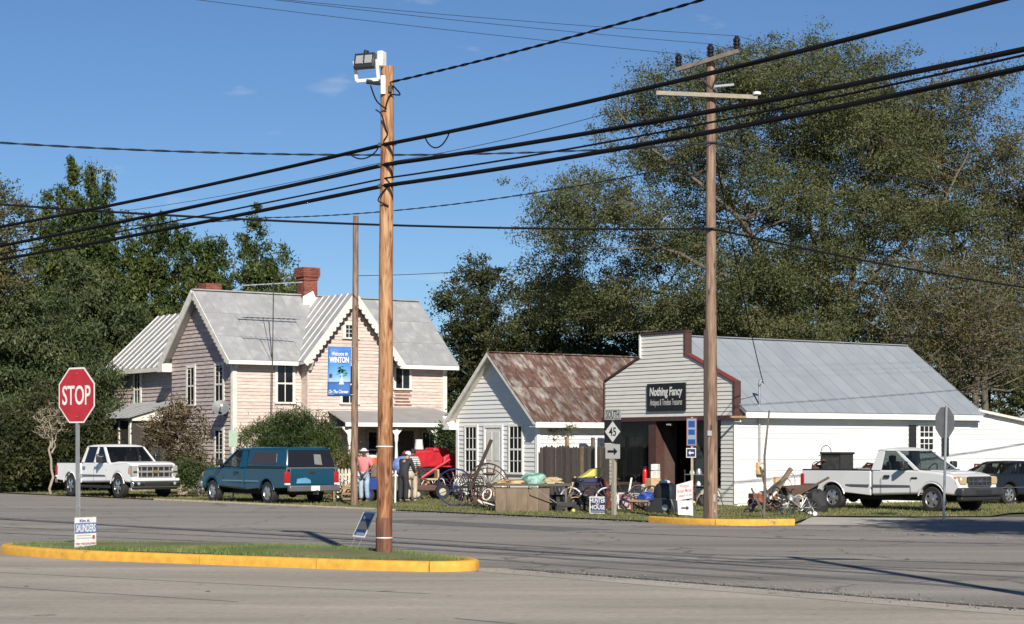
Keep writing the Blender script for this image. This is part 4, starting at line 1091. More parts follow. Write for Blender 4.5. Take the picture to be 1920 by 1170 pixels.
# ------------------------------------------------------------------ vehicles (local x forward, y left, origin on the ground)
def wheel_meshes(r, w, style, m_rim):
    t = MB(); t.lathe([(r * .62, -w / 2), (r * .9, -w / 2), (r * .985, -w * .38), (r, -w * .2), (r, w * .2), (r * .985, w * .38), (r * .9, w / 2), (r * .62, w / 2)], (0, 0, 0), (0, 1, 0), 28, closed=True)
    tm = t.mesh('tyre', smooth=40); tm.materials.append(M_BLACK)
    c = MB(); rr = r * .64
    c.ring((0, w * .40, 0), (0, 1, 0), rr * .95, .022, 28, 6)
    ns = {'five': 5, 'six': 6, 'steel': 8}[style]
    for k in range(ns):
        a = 2 * math.pi * k / ns
        d = Vector((math.cos(a), 0, math.sin(a)))
        q = Vector((-math.sin(a), 0, math.cos(a)))
        wi, wo = (.05, .075) if style != 'steel' else (.05, .06)
        if style == 'six': wi, wo = .028, .05
        vs = []
        for rad, ww, y in ((rr * .2, wi, w * .46), (rr * .96, wo, w * .40)):
            for s_ in (-1, 1):
                vs.append(d * rad + q * (ww * s_) + Vector((0, y, 0)))
                vs.append(d * rad + q * (ww * s_) + Vector((0, y - .05, 0)))
        c.add(vs, [(0, 2, 6, 4), (1, 5, 7, 3), (0, 4, 5, 1), (2, 3, 7, 6), (0, 1, 3, 2), (4, 6, 7, 5)])
    c.lathe([(rr * .26, w * .3), (rr * .26, w * .47), (rr * .18, w * .52), (.01, w * .53)], (0, 0, 0), (0, 1, 0), 14)
    cm = c.mesh('rim', smooth=40); cm.materials.append(m_rim)
    h = MB(); h.lathe([(rr * .98, -w * .3), (rr * .98, w * .12), (.01, w * .13)], (0, 0, 0), (0, 1, 0), 20)
    hm = h.mesh('wheel', smooth=40); hm.materials.append(M_DKIRON)
    return hm, tm, cm
def put_wheels(root, axles, track, r, w, style, m_rim):
    hm, tm, cm = wheel_meshes(r, w, style, m_rim)
    for x in axles:
        for s_ in (-1, 1):
            o = link('wheel', hm, root); o.location = (x, s_ * track / 2, r)
            o.rotation_euler = (0, random.uniform(0, 1), 0 if s_ > 0 else math.pi)
            link('tyre', tm, o); link('rim', cm, o)
def arch(xc, zc, r, x_first, n=10):
    """points of a wheel arch, from the front foot to the rear foot"""
    return [(xc + r * math.cos(math.pi * k / n), zc + r * math.sin(math.pi * k / n)) for k in range(n + 1)]
def panel(root, name, poly, ymap, off, m, thick=0.006):
    """thin panel (window, seam, badge) lying on a side: poly in (x,z); ymap(x,z,side) gives the skin"""
    out = []
    for s_ in (-1, 1):
        mb = MB(); n = len(poly)
        vs = [(x, ymap(z) * s_ + s_ * off, z) for x, z in poly] + [(x, ymap(z) * s_ + s_ * (off + thick), z) for x, z in poly]
        mb.add(vs, [tuple(range(n)), tuple(range(2 * n - 1, n - 1, -1))] + [(k, (k + 1) % n, n + (k + 1) % n, n + k) for k in range(n)])
        out.append(mb.build(name, m, root))
    return out
def greenhouse(root, m, zb, zt, Wb, Wt, pillars, xb, xt, glass_side, glass_front, glass_rear, roof_drop=.0, name='cab'):
    """hollow cab: pillars, roof, glass. pillars: list of (x_bottom0, x_bottom1, x_top0, x_top1) from rear to front. xb=(rear,front) at belt, xt at roof"""
    zr = zt - .075
    for s_ in (-1, 1):
        for (b0, b1, t0, t1) in pillars:
            vs = []
            for (x, z, W) in ((b0, zb, Wb), (b1, zb, Wb), (t1, zr, Wt), (t0, zr, Wt)):
                vs.append((x, s_ * W, z)); vs.append((x, s_ * (W - .07), z))
            mb = MB(); mb.add(vs, [(0, 2, 4, 6), (1, 7, 5, 3), (0, 6, 7, 1), (2, 3, 5, 4), (0, 1, 3, 2), (4, 5, 7, 6)]); mb.build(name + '_pillar', m, root)
    mb = MB()
    x0, x1 = xt; k = 8; vs = []
    prof = [(-1.0, 0), (-.97, .045), (-.8, .075), (-.4, .088), (0, .092), (.4, .088), (.8, .075), (.97, .045), (1.0, 0)]
    secs = [(x0 - .03, .0), (x0 + .02, .6), (x0 + .25, 1.0), ((x0 + x1) / 2, 1.08), (x1 - .25, .95), (x1 - .03, .55), (x1 + .06, .0)]
    for x, f in secs:
        for yy, zz in prof: vs.append((x, yy * (Wt + .012), zr + zz * f))
    n = len(prof); fs = []
    for i in range(len(secs) - 1):
        for j in range(n - 1): fs.append((i * n + j, (i + 1) * n + j, (i + 1) * n + j + 1, i * n + j + 1))
        fs.append((i * n, (i + 1) * n, (i + 1) * n + n - 1, i * n + n - 1))
    mb.add(vs, fs); mb.build(name + '_roof', m, root, smooth=60)
    # side glass between the pillars
    for i in range(len(pillars) - 1):
        p, q = pillars[i], pillars[i + 1]
        for s_ in (-1, 1):
            mb = MB()
            mb.add([(p[1], s_ * (Wb - .03), zb), (q[0], s_ * (Wb - .03), zb), (q[2], s_ * (Wt - .03), zr), (p[3], s_ * (Wt - .03), zr)], [(0, 1, 2, 3)])
            mb.build('side_window', glass_side, root)
    mb = MB(); mb.add([(xb[1] - .02, Wb - .05, zb), (xb[1] - .02, -Wb + .05, zb), (xt[1] + .0, -Wt + .05, zr + .02), (xt[1] + .0, Wt - .05, zr + .02)], [(0, 1, 2, 3)])
    mb.build('windscreen', glass_front, root)
    mb = MB(); mb.add([(xb[0] + .03, Wb - .05, zb), (xb[0] + .03, -Wb + .05, zb), (xt[0] + .02, -Wt + .05, zr), (xt[0] + .02, Wt - .05, zr)], [(0, 1, 2, 3)])
    mb.build('rear_window', glass_rear, root)
def seats(root, xs, zb, W, steer_x):
    for x in xs:
        for y in (-.38, .38):
            mb = MB(); mb.box((x, y, zb - .12), (.14, .5, .75), M=Matrix.Rotation(-.2, 3, 'Y')); mb.box((x - .09, y, zb + .32), (.1, .26, .2)); mb.box((x + .28, y, zb - .42), (.5, .5, .16))
            mb.build('seat', M_BLACKP, root, bevel=.04)
    mb = MB(); mb.ring((steer_x, .38, zb + .02), (-.85, 0, .5), .19, .016, 20, 6); mb.build('steering_wheel', M_BLACKP, root)
    mb = MB(); mb.box((steer_x + .32, 0, zb - .1), (.4, W * 1.85, .18)); mb.build('dashboard', M_BLACKP, root, bevel=.04)

def pickup(name, label, P_, loc, H):
    root = thing(name, label, 'pickup truck', loc, math.atan2(H[1], H[0]), None)
    m = P_['paint']; W = P_['W']; xa, xb = P_['wb'] / 2, -P_['wb'] / 2
    xf, xr, xc0, xc1 = P_['xf'], P_['xr'], P_['xc0'], P_['xc1']
    zb, zh, zf = P_['belt'], P_['hood'], P_['floor']
    ra = P_['r'] + .09; zc = P_['r'] - .0
    zs = zf
    # front body: doors, wings, bonnet
    pts = [(xc0, zs), (xc0, zb), (xc1 - .05, zb + .015), (xc1 + .12, zb), (xf - .45, zh), (xf - .16, zh - .05), (xf - .04, zh - .16), (xf, zh - .36), (xf - .01, zs + .16), (xf - .12, zs + .04)]
    if P_.get('nose'): pts = pts[:4] + [(xf + a, zb + c) for a, c in P_['nose']] + pts[-2:]
    pts += [p for p in arch(xa, zc, ra, 1) if p[1] >= zs - .02]
    mb = MB(); n = len(pts)
    sec = [(-W, 0.0), (-W * .985, 1), (W * .985, 1), (W, 0)]
    vs = []
    def squeeze(x, z, y):
        k = 1.0
        if x > xf - .5: k -= .13 * ((x - (xf - .5)) / .5) ** 2
        if z > zb - .2: k -= .035 * min(1, (z - zb + .2) / .2)
        if z < zs + .2: k -= .03 * (1 - (z - zs) / .2) if z > zs else .03
        return y * k
    for y in (-W, W): vs += [(x, squeeze(x, z, y), z) for x, z in pts]
    mb.add(vs, [tuple(range(n)), tuple(range(2 * n - 1, n - 1, -1))] + [(k, n + k, n + (k + 1) % n, (k + 1) % n) for k in range(n)])
    body = mb.build('body', m, root, bevel=P_.get('round', .075), seg=4)
    mb = MB(); mb.prism([(xf - 1.45, -.05), (xf - .55, -.12), (xf - .5, -.045), (xf - .9, .0), (xf - 1.4, .035)], (0, -W * .55, zb - .01), X_, Z_, Y_ * W * 1.1); mb.build('bonnet', m, root, bevel=.03)
    # wheel housings
    for x in (xa, xb):
        mb = MB(); mb.bx(x - ra + .03, x + ra - .03, -W + .22, W - .22, zs, zc + ra - .06); mb.build('wheel_housing', M_DARK, root)
    # bed
    bp = [(xr, zs + .1), (xr, zb - .02), (xc0 - .03, zb - .02), (xc0 - .03, zs)] + [p for p in arch(xb, zc, ra, 1) if p[1] >= zs - .02]
    for s_ in (-1, 1):
        mb = MB(); n = len(bp)
        y0, y1 = (W, W - .12)
        mb.add([(x, s_ * squeeze(0, z, y0), z) for x, z in bp] + [(x, s_ * y1, z) for x, z in bp], [tuple(range(n)), tuple(range(2 * n - 1, n - 1, -1))] + [(k, n + k, n + (k + 1) % n, (k + 1) % n) for k in range(n)])
        mb.build('bed_side', m, root, bevel=.025)
        mb = MB(); mb.bx(xr + .02, xc0 - .05, s_ * (W - .135), s_ * (W - .03), zb - .02, zb + .015); mb.build('bed_rail', M_BLACKP, root)
        # raised wheel arch lip
        mb = MB(); lip = [(x, z) for x, z in arch(xb, zc, ra + .005, 1, 14) if z > zs]
        mb.tube([(x, s_ * (W - .005), z) for x, z in lip], .022, 6); mb.build('arch_lip', m, root, smooth=60)
        mb = MB(); lip = [(x, z) for x, z in arch(xa, zc, ra + .005, 1, 14) if z > zs]
        mb.tube([(x, s_ * (W - .01), z) for x, z in lip], .022, 6); mb.build('arch_lip', m, root, smooth=60)
    mb = MB(); mb.bx(xr, xc0 - .03, -W + .12, W - .12, zs + .2, zs + .26); mb.bx(xc0 - .09, xc0 - .03, -W + .12, W - .12, zs + .2, zb - .02); mb.build('bed_floor', m, root)
    mb = MB(); mb.bx(xr - .02, xr + .06, -W + .16, W - .16, zs + .14, zb - .02); tg = mb.build('tailgate', m, root, bevel=.02)
    mb = MB(); mb.bx(xr - .032, xr - .018, -.1, .1, zb - .2, zb - .12); mb.build('tailgate_handle', M_BLACKP, tg)
    if P_.get('dent'):
        mb = MB(); mb.bx(xr - .036, xr - .018, -.62, .62, zs + .2, zs + .24); mb.build('crease', m, tg, bevel=.012)
        mb = MB(); mb.prism([(-.3, 0), (.25, .02), (.22, .16), (-.1, .2), (-.28, .12)], (xr - .024, .35, zs + .22), Y_, Z_, X_ * .006); mb.build('scuff', mat('scuffed_blue', (.10, .27, .42), .5, var=.2), tg)
    mlight = mat('tail_red', (.35, .012, .015), .2, coat=.5)
    for s_ in (-1, 1):
        mb = MB(); mb.bx(xr - .03, xr + .1, s_ * (W - .17), s_ * (W + .012), zb - .48, zb - .12); mb.build('tail_light', mlight, root, bevel=.02)
        mb = MB(); mb.bx(xr - .032, xr + .05, s_ * (W - .16), s_ * (W + .014), zb - .54, zb - .482); mb.build('reversing_light', M_LIGHTW, root)
    # rear bumper, plate, hitch
    mb = MB(); mb.bx(xr - .2, xr - .02, -W + .05, W - .05, zs - .02, zs + .17); mb.build('rear_bumper', P_['bumper_r'], root, bevel=.03)
    mb = MB(); mb.bx(xr - .212, xr - .2, -.16, .16, zs + .0, zs + .16); mb.build('number_plate', M_SIGNWHITE, root)
    mb = MB(); mb.bx(xr - .34, xr - .1, -.04, .04, zs - .12, zs - .05); mb.ball((xr - .31, 0, zs), .035, 8, 6); mb.bx(xr - .33, xr - .29, -.02, .02, zs - .06, zs - .02); mb.build('tow_hitch', M_DKIRON, root)
    # undercarriage
    mb = MB(); mb.bx(xr + .2, xf - .3, -.42, .42, zs - .14, zs + .02); mb.cyl((xb, -W + .2, P_['r']), (xb, W - .2, P_['r']), .07, n=8); mb.ball((xb, 0, P_['r']), .17, 10, 8); mb.cyl((xa, -W + .2, P_['r']), (xa, W - .2, P_['r']), .05, n=8)
    mb.cyl((xr + .3, -.5, zs - .06), (xc0 + .8, -.5, zs - .06), .05, n=8); mb.build('chassis', M_DARK, root)
    # cab
    greenhouse(root, m, zb, P_['top'], W - .035, W - .19, P_['pillars'], (xc0, xc1), P_['xt'], P_.get('gs', M_CARGLASS), M_CARGLASS, P_.get('gr', M_CARGLASS))
    seats(root, P_['seats'], zb, W, P_['steer'])
    # door seams, handles, mouldings, mirrors
    ym = lambda z: W - .002 - (.035 * W * max(0, min(1, (z - zb + .2) / .2)))
    for x in P_['seams']:
        panel(root, 'door_seam', [(x - .006, zs + .06), (x + .006, zs + .06), (x + .006, zb - .22), (x - .006, zb - .22)], lambda z: W, .0, M_DARK, .003)
    for x in P_['handles']:
        panel(root, 'door_handle', [(x - .1, zb - .215), (x + .1, zb - .215), (x + .1, zb - .14), (x - .1, zb - .14)], ym, .0, P_.get('m_handle', M_BLACKP), .02)
    if P_.get('mould'):
        for x0, x1 in P_['mould']:
            panel(root, 'side_moulding', [(x0, zs + .27), (x1, zs + .27), (x1, zs + .315), (x0, zs + .315)], lambda z: W, .0, P_['m_mould'], .012)
    if P_.get('badge'):
        x = P_['badge']; panel(root, 'badge', [(x - .1, zb - .24), (x + .1, zb - .24), (x + .1, zb - .19), (x - .1, zb - .19)], ym, .0, M_BLACKP, .008)
    if P_.get('step'):
        for s_ in (-1, 1):
            mb = MB(); mb.tube([(xb + ra + .1, s_ * (W - .03), zs - .12), (xa - ra - .1, s_ * (W - .03), zs - .12)], .05, 8); mb.build('side_step', M_BLACKP, root)
    mx = xc1 - .32
    for s_ in (-1, 1):
        mb = MB(); mb.box((mx, s_ * (W + .17), zb + .16), (.13, .24, P_.get('mirror_h', .19))); mi = mb.build('mirror', P_['m_mirror'], root, bevel=.035)
        mb = MB(); mb.tube([(mx, s_ * (W - .06), zb + .06), (mx, s_ * (W + .1), zb + .12)], .025, 6); mb.build('mirror_arm', M_BLACKP, mi)
        if P_.get('mirror_cap'):
            mb = MB(); mb.box((mx + .02, s_ * (W + .17), zb + .25), (.13, .245, .1)); mb.build('mirror_cap', M_CHROME, mi, bevel=.03)
    # wipers and windscreen base
    mb = MB(); mb.bx(xc1 - .1, xc1 + .13, -W + .16, W - .16, zb - .0, zb + .022); mb.build('scuttle', M_BLACKP, root)
    # face
    P_['face'](root, P_, xf, W, zs, zh)
    put_wheels(root, (xa, xb), 2 * W - .30, P_['r'], .26, P_['style'], P_['m_rim'])
    return root

def face_square(root, P_, xf, W, zs, zh):
    """tall chrome grille with two rows, stacked square lamps, chrome and body bumper"""
    mb = MB(); mb.bx(xf - .06, xf + .012, -W * .66, W * .66, zs + .22, zh - .10); gr = mb.build('grille', M_BLACKP, root)
    zm = (zs + .22 + zh - .10) / 2
    mb = MB(); mb.bx(xf, xf + .045, -W * .69, W * .69, zh - .15, zh - .07); mb.bx(xf, xf + .05, -W * .69, W * .69, zm - .035, zm + .035); mb.bx(xf, xf + .045, -W * .69, W * .69, zs + .2, zs + .26)
    for k in range(6):
        y = -W * .56 + W * 1.12 * k / 5; mb.bx(xf + .005, xf + .03, y - .018, y + .018, zs + .26, zm - .03); mb.bx(xf + .005, xf + .03, y - .018, y + .018, zm + .03, zh - .15)
    mb.build('grille_bars', mat('bright_trim', (.72, .72, .72), .28, metal=.75), gr)
    mb = MB(); mb.prism([(-.13, -.02), (-.05, -.02), (-.05, -.055), (.05, -.055), (.05, -.02), (.13, -.02), (.13, .02), (.05, .02), (.05, .055), (-.05, .055), (-.05, .02), (-.13, .02)], (xf + .05, 0, zm), Y_, Z_, X_ * .012)
    mb.build('emblem', mat('gold_badge', (.6, .38, .08), .3, metal=.7), gr)
    lens = mat('lamp_lens', (.5, .5, .48), .12, metal=.4, coat=.6); amb = mat('amber_lens', (.55, .2, .03), .2, coat=.5)
    for s_ in (-1, 1):
        mb = MB(); mb.bx(xf - .3, xf + .01, s_ * W * .70, s_ * W * .905, zs + .26, zh - .10); hl = mb.build('headlight', lens, root, bevel=.025)
        mb = MB(); mb.bx(xf - .30, xf - .2, s_ * W * .86, s_ * W * .925, zs + .36, zh - .2); mb.build('indicator', amb, hl, bevel=.02)
        mb = MB(); mb.bx(xf + .012, xf + .018, s_ * W * .72, s_ * W * .88, zm - .04, zm + .02); mb.build('lamp_divider', M_BLACKP, hl)
    mb = MB(); mb.box((xf + .0, 0, zs + .15), (.2, W * 1.9, .12)); mb.build('bumper_cap', P_['paint'], root, bevel=.05, seg=3)
    mb = MB(); mb.box((xf + .02, 0, zs - .02), (.2, W * 1.92, .22)); bu = mb.build('front_bumper', M_CHROME, root, bevel=.05, seg=3)
    mb = MB(); mb.bx(xf + .1, xf + .128, -W * .5, W * .5, zs - .05, zs + .07); mb.build('air_intake', M_BLACKP, bu)
    mb = MB(); mb.box((xf - .04, 0, zs - .14), (.2, W * 1.75, .12)); mb.build('air_dam', M_BLACKP, root, bevel=.04)
    for s_ in (-1, 1):
        mb = MB(); mb.lathe([(.055, 0), (.055, .02), (.03, .03)], (xf + .115, s_ * W * .72, zs + .02), (1, 0, 0), 12); mb.build('fog_lamp', lens, bu, smooth=40)
def face_oval(root, P_, xf, W, zs, zh):
    """dark grille with cross bars, swept lamps, dull bumper"""
    mg = P_.get('m_grille', M_SILVERP)
    mb = MB(); mb.prism([(-W * .56, .0), (-W * .48, -.13), (W * .48, -.13), (W * .56, .0), (W * .52, .13), (-W * .52, .13)], (xf - .06, 0, zs + .43), Y_, Z_, X_ * .075); gr = mb.build('grille', M_BLACKP, root, bevel=.02)
    mb = MB()
    for z in (-.125, 0, .125): mb.bx(xf + .01, xf + .032, -W * .52, W * .52, zs + .43 + z - .016, zs + .43 + z + .016)
    for k in range(6):
        y = -W * .53 + W * 1.06 * k / 5; mb.bx(xf + .012, xf + .03, y - .014, y + .014, zs + .31, zs + .55)
    mb.build('grille_bars', mg, gr)
    mb = MB(); mb.lathe([(.11, 0), (.11, .012), (.08, .02)], (xf + .034, 0, zs + .43), (1, 0, 0), 16)
    e = mb.mesh('emblem', smooth=40); e.materials.append(mat('dark_badge', (.05, .06, .1), .3)); eo = link('emblem', e, gr); eo.scale = (1, 1, .5); eo.location = (0, 0, (zs + .43) * .5)
    lens = mat('amber_tinted_lens', (.62, .47, .27), .15, metal=.3, coat=.6); amb = mat('amber_lens', (.55, .2, .03), .2, coat=.5)
    for s_ in (-1, 1):
        mb = MB(); mb.prism([(W * .585, -.1), (W * .86, -.1), (W * .885, .02), (W * .84, .13), (W * .575, .12)], (xf - .2, 0, zs + .44), Y_ * s_, Z_, X_ * .2); hl = mb.build('headlight', lens, root, bevel=.025)
        mb = MB(); mb.prism([(-.36, -.1), (-.14, -.1), (-.14, .12), (-.3, .12)], (xf, s_ * W * .86, zs + .44), X_, Z_, Y_ * s_ * .055); mb.build('indicator', amb, hl, bevel=.015)
    mb = MB(); mb.box((xf + .02, 0, zs + .14), (.26, W * 1.96, .24)); bu = mb.build('front_bumper', P_['bumper_f'], root, bevel=.06, seg=3)
    mb = MB(); mb.bx(xf + .13, xf + .157, -.35, .35, zs + .07, zs + .2); mb.build('plate_recess', M_BLACKP, bu)
    mb = MB(); mb.box((xf - .02, 0, zs - .04), (.2, W * 1.86, .14)); mb.build('valance', P_.get('m_val', M_SILVERP), root, bevel=.04)

M_TRUCKW = mat('white_car_paint', (.74, .74, .73), .3, coat=.4, var=.03, vscale=1)
M_TRUCKG = mat('silver_white_paint', (.60, .605, .615), .35, coat=.3, var=.03, vscale=1)
M_TEAL = mat('teal_car_paint', (.004, .048, .088), .3, coat=.5, var=.05, vscale=1.5)
M_SEDAN = mat('dark_car_paint', (.008, .009, .013), .35, coat=.25)

def root_from_wheel(px, y, H, lx, ly):
    """place a vehicle so that its wheel (local lx, ly) stands where the photo shows it"""
    a = math.atan2(H[1], H[0]); R = Matrix.Rotation(a, 2)
    w = Vector((PX(px, y), y)) - R @ Vector((lx, ly))
    return (w.x, w.y, 0.0)
def norm2(x, y):
    l = math.hypot(x, y); return (x / l, y / l)

H1 = norm2(.64, -.77)
sil = dict(round=.10, nose=[(-1.0, .05), (-.45, .03), (-.16, -.02), (-.05, -.09), (0, -.28)], paint=M_TRUCKW, W=1.0, wb=3.64, xf=2.78, xr=-2.95, xc0=-.98, xc1=1.14, belt=1.27, hood=1.28, floor=.52, top=1.92, r=.42,
           pillars=[(-.98, -.80, -.80, -.70), (-.02, .1, .03, .12), (1.03, 1.16, .44, .52)], xt=(-.80, .50), seats=[-.55, .3], steer=.72,
           seams=[-.97, .04, 1.0], handles=[-.72, .2], mould=[(-.95, .98)], m_mould=M_SILVERP, step=True, m_mirror=M_BLACKP, mirror_cap=True, mirror_h=.3,
           bumper_r=M_CHROME, face=face_square, style='five', m_rim=M_CHROME, gs=M_DARKGLASS, gr=M_DARKGLASS, m_handle=M_CHROME)
pickup('pickup_truck', 'white crew-cab pickup with chrome grille parked facing the camera', sil, root_from_wheel(226, 68.6, H1, 1.82, -.86), H1)
H2 = norm2(-.62, .785)
tealp = dict(nose=[(-.95, -.02), (-.6, -.055), (-.3, -.12), (-.12, -.22), (-.03, -.36), (0, -.5)], paint=M_TEAL, W=.99, wb=3.52, xf=2.66, xr=-2.92, xc0=-.35, xc1=1.28, belt=1.17, hood=1.08, floor=.44, top=1.80, r=.365,
             pillars=[(-.35, -.02, -.22, .02), (1.17, 1.30, .40, .48)], xt=(-.22, .46), seats=[.05], steer=.8,
             seams=[.02, 1.05], handles=[.22], mould=[(-.3, 1.05), (-1.25, -.4)], m_mould=mat('teal_moulding', (.10, .22, .30), .4), m_mirror=M_BLACKP, dent=True,
             bumper_r=M_SILVERP, bumper_f=M_SILVERP, face=face_oval, style='five', m_rim=M_ALLOY, gr=M_DARKGLASS)
teal = pickup('pickup_truck', 'teal blue pickup with matching bed cap, seen from behind', tealp, root_from_wheel(507, 61.6, H2, -1.76, .84), H2)
# bed cap
W = .99; xr, xc = -2.90, -.40; zb, zt = 1.155, 1.83
mb = MB()
mb.add([(xr, -W + .02, zb), (xr, W - .02, zb), (xc, W - .02, zb), (xc, -W + .02, zb), (xr + .2, -W + .17, zt), (xr + .2, W - .17, zt), (xc, W - .17, zt), (xc, -W + .17, zt)],
       [(3, 2, 1, 0), (4, 5, 6, 7), (0, 1, 5, 4), (1, 2, 6, 5), (2, 3, 7, 6), (3, 0, 4, 7)])
capo = mb.build('bed_cap', M_TEAL, teal, bevel=.11, seg=4)
def capside(z): return W - .02 - .15 * (z - zb) / (zt - zb)
panel(capo, 'cap_side_window', [(-2.25, 1.28), (-.75, 1.28), (-.72, 1.34), (-.78, 1.64), (-.86, 1.68), (-2.14, 1.68), (-2.22, 1.62), (-2.28, 1.34)], capside, .002, mat('smoked_glass', (.045, .035, .032), .12), .008)
mb = MB(); f = lambda z: xr + .2 * (z - zb) / (zt - zb) - .004
q = [(-.86, 1.21), (.86, 1.21), (.78, 1.74), (-.78, 1.74)]
mb.add([(f(z) - .0, y, z) for y, z in q] + [(f(z) - .012, y, z) for y, z in q], [(0, 1, 2, 3), (7, 6, 5, 4), (0, 4, 5, 1), (1, 5, 6, 2), (2, 6, 7, 3), (3, 7, 4, 0)])
rg = mb.build('cap_rear_window', mat('dark_hatch_glass', (.014, .014, .016), .07), capo)
mb = MB(); q = [(-.40, 1.26), (-.12, 1.28), (-.14, 1.6), (-.40, 1.59)]
mb.add([(f(z) - .015, y, z) for y, z in q], [(0, 1, 2, 3)]); mb.build('window_sticker', mat('grey_sticker', (.16, .165, .17), .6, var=.3, vscale=14), rg)
mb = MB(); mb.bx(xr - .02, xr + .03, -W + .04, W - .04, 1.125, 1.19); mb.build('cap_seal', M_SILVERP, capo)
H3 = norm2(.66, -.75)
wf = dict(tealp); wf.update(paint=M_TRUCKG, bumper_f=mat('dull_bumper', (.055, .055, .058), .35, metal=.3, var=.2, vscale=3), m_mould=M_SILVERP, dent=False, gr=M_CARGLASS, badge=1.18, mould=[(-.3, 1.05), (-1.25, -.4), (-2.85, -2.25)], top=1.80, m_val=M_BLACKP, m_grille=mat('grille_dark', (.06, .06, .062), .4))
wtruck = pickup('pickup_truck', 'silver-white pickup with junk in its open bed beside the shop', wf, root_from_wheel(1752, 53.6, H3, 1.76, -.84), H3)
# papers on its dashboard
mb = MB(); mb.box((.98, -.35, 1.17), (.16, .34, .09)); mb.box((.99, .1, 1.16), (.14, .2, .06)); mb.build('dashboard_papers', M_TAN, wtruck)
def in_truck(x, y, z): return wtruck.matrix_basis @ Vector((x, y, z))
rzt = math.atan2(H3[1], H3[0])
t = thing('grill_box', 'open black metal grill box standing in the pickup bed', 'grill', in_truck(-2.2, -.2, .70), rzt)
mb = MB(); mb.bx(-.36, .36, -.3, -.26, 0, .92); mb.bx(-.36, .36, .26, .3, 0, .92); mb.bx(-.36, -.32, -.26, .26, 0, .92); mb.bx(.32, .36, -.26, .26, 0, .92); mb.build('body', M_DKIRON, t)
mb = MB(); mb.bx(-.39, .39, -.33, .33, .92, .98); mb.build('lid', M_BLACKP, t)
mb = MB(); mb.bx(-.3, .3, -.315, -.302, .08, .82); mb.build('door', mat('sooty_panel', (.05, .048, .046), .6, var=.4, vscale=5), t)
mb = MB(); mb.cyl((-.36, -.1, .86), (-.62, -.1, .88), .018, n=6); mb.build('handle', M_STEEL, t)
t = thing('rusty_machine', 'rusty red engine housing lying in the pickup bed', 'machine', in_truck(-1.05, .1, .70), rzt)
mb = MB(); mb.prism([(-.5, 0), (.5, 0), (.5, .5), (.1, .62), (-.2, .6), (-.42, .3)], (0, -.3, 0), X_, Z_, Y_ * .6); mb.build('housing', mat('rusty_red', (.22, .05, .03), .7, var=.4, vscale=6), t, bevel=.04)
mb = MB(); mb.tube([(-.3, -.32, .4), (0, -.34, .66), (.3, -.32, .62)], .03, 6); mb.build('handle', M_IRON, t)
t = MB(); t.box((0, 0, .23), (.62, .4, .46)); t.box((0, 0, .48), (.66, .44, .06))
o = tag(t.build('tool_box', mat('grey_box', (.3, .31, .31), .5), bevel=.02), 'grey lidded tool box behind the cab in the pickup bed', 'tool box'); o.location = in_truck(-.66, -.55, .70); o.rotation_euler = (0, 0, rzt)
t = MB(); t.box((0, 0, .3), (.06, 1.4, .6)); t.tube([(0, -.6, .6), (.3, -.6, .75), (.5, -.2, .62)], .03, 6)
o = tag(t.build('scrap_rack', M_IRON), 'rusty scrap metal rack at the tail of the pickup bed', 'scrap metal'); o.location = in_truck(-2.72, 0, .70); o.rotation_euler = (0, 0, rzt)

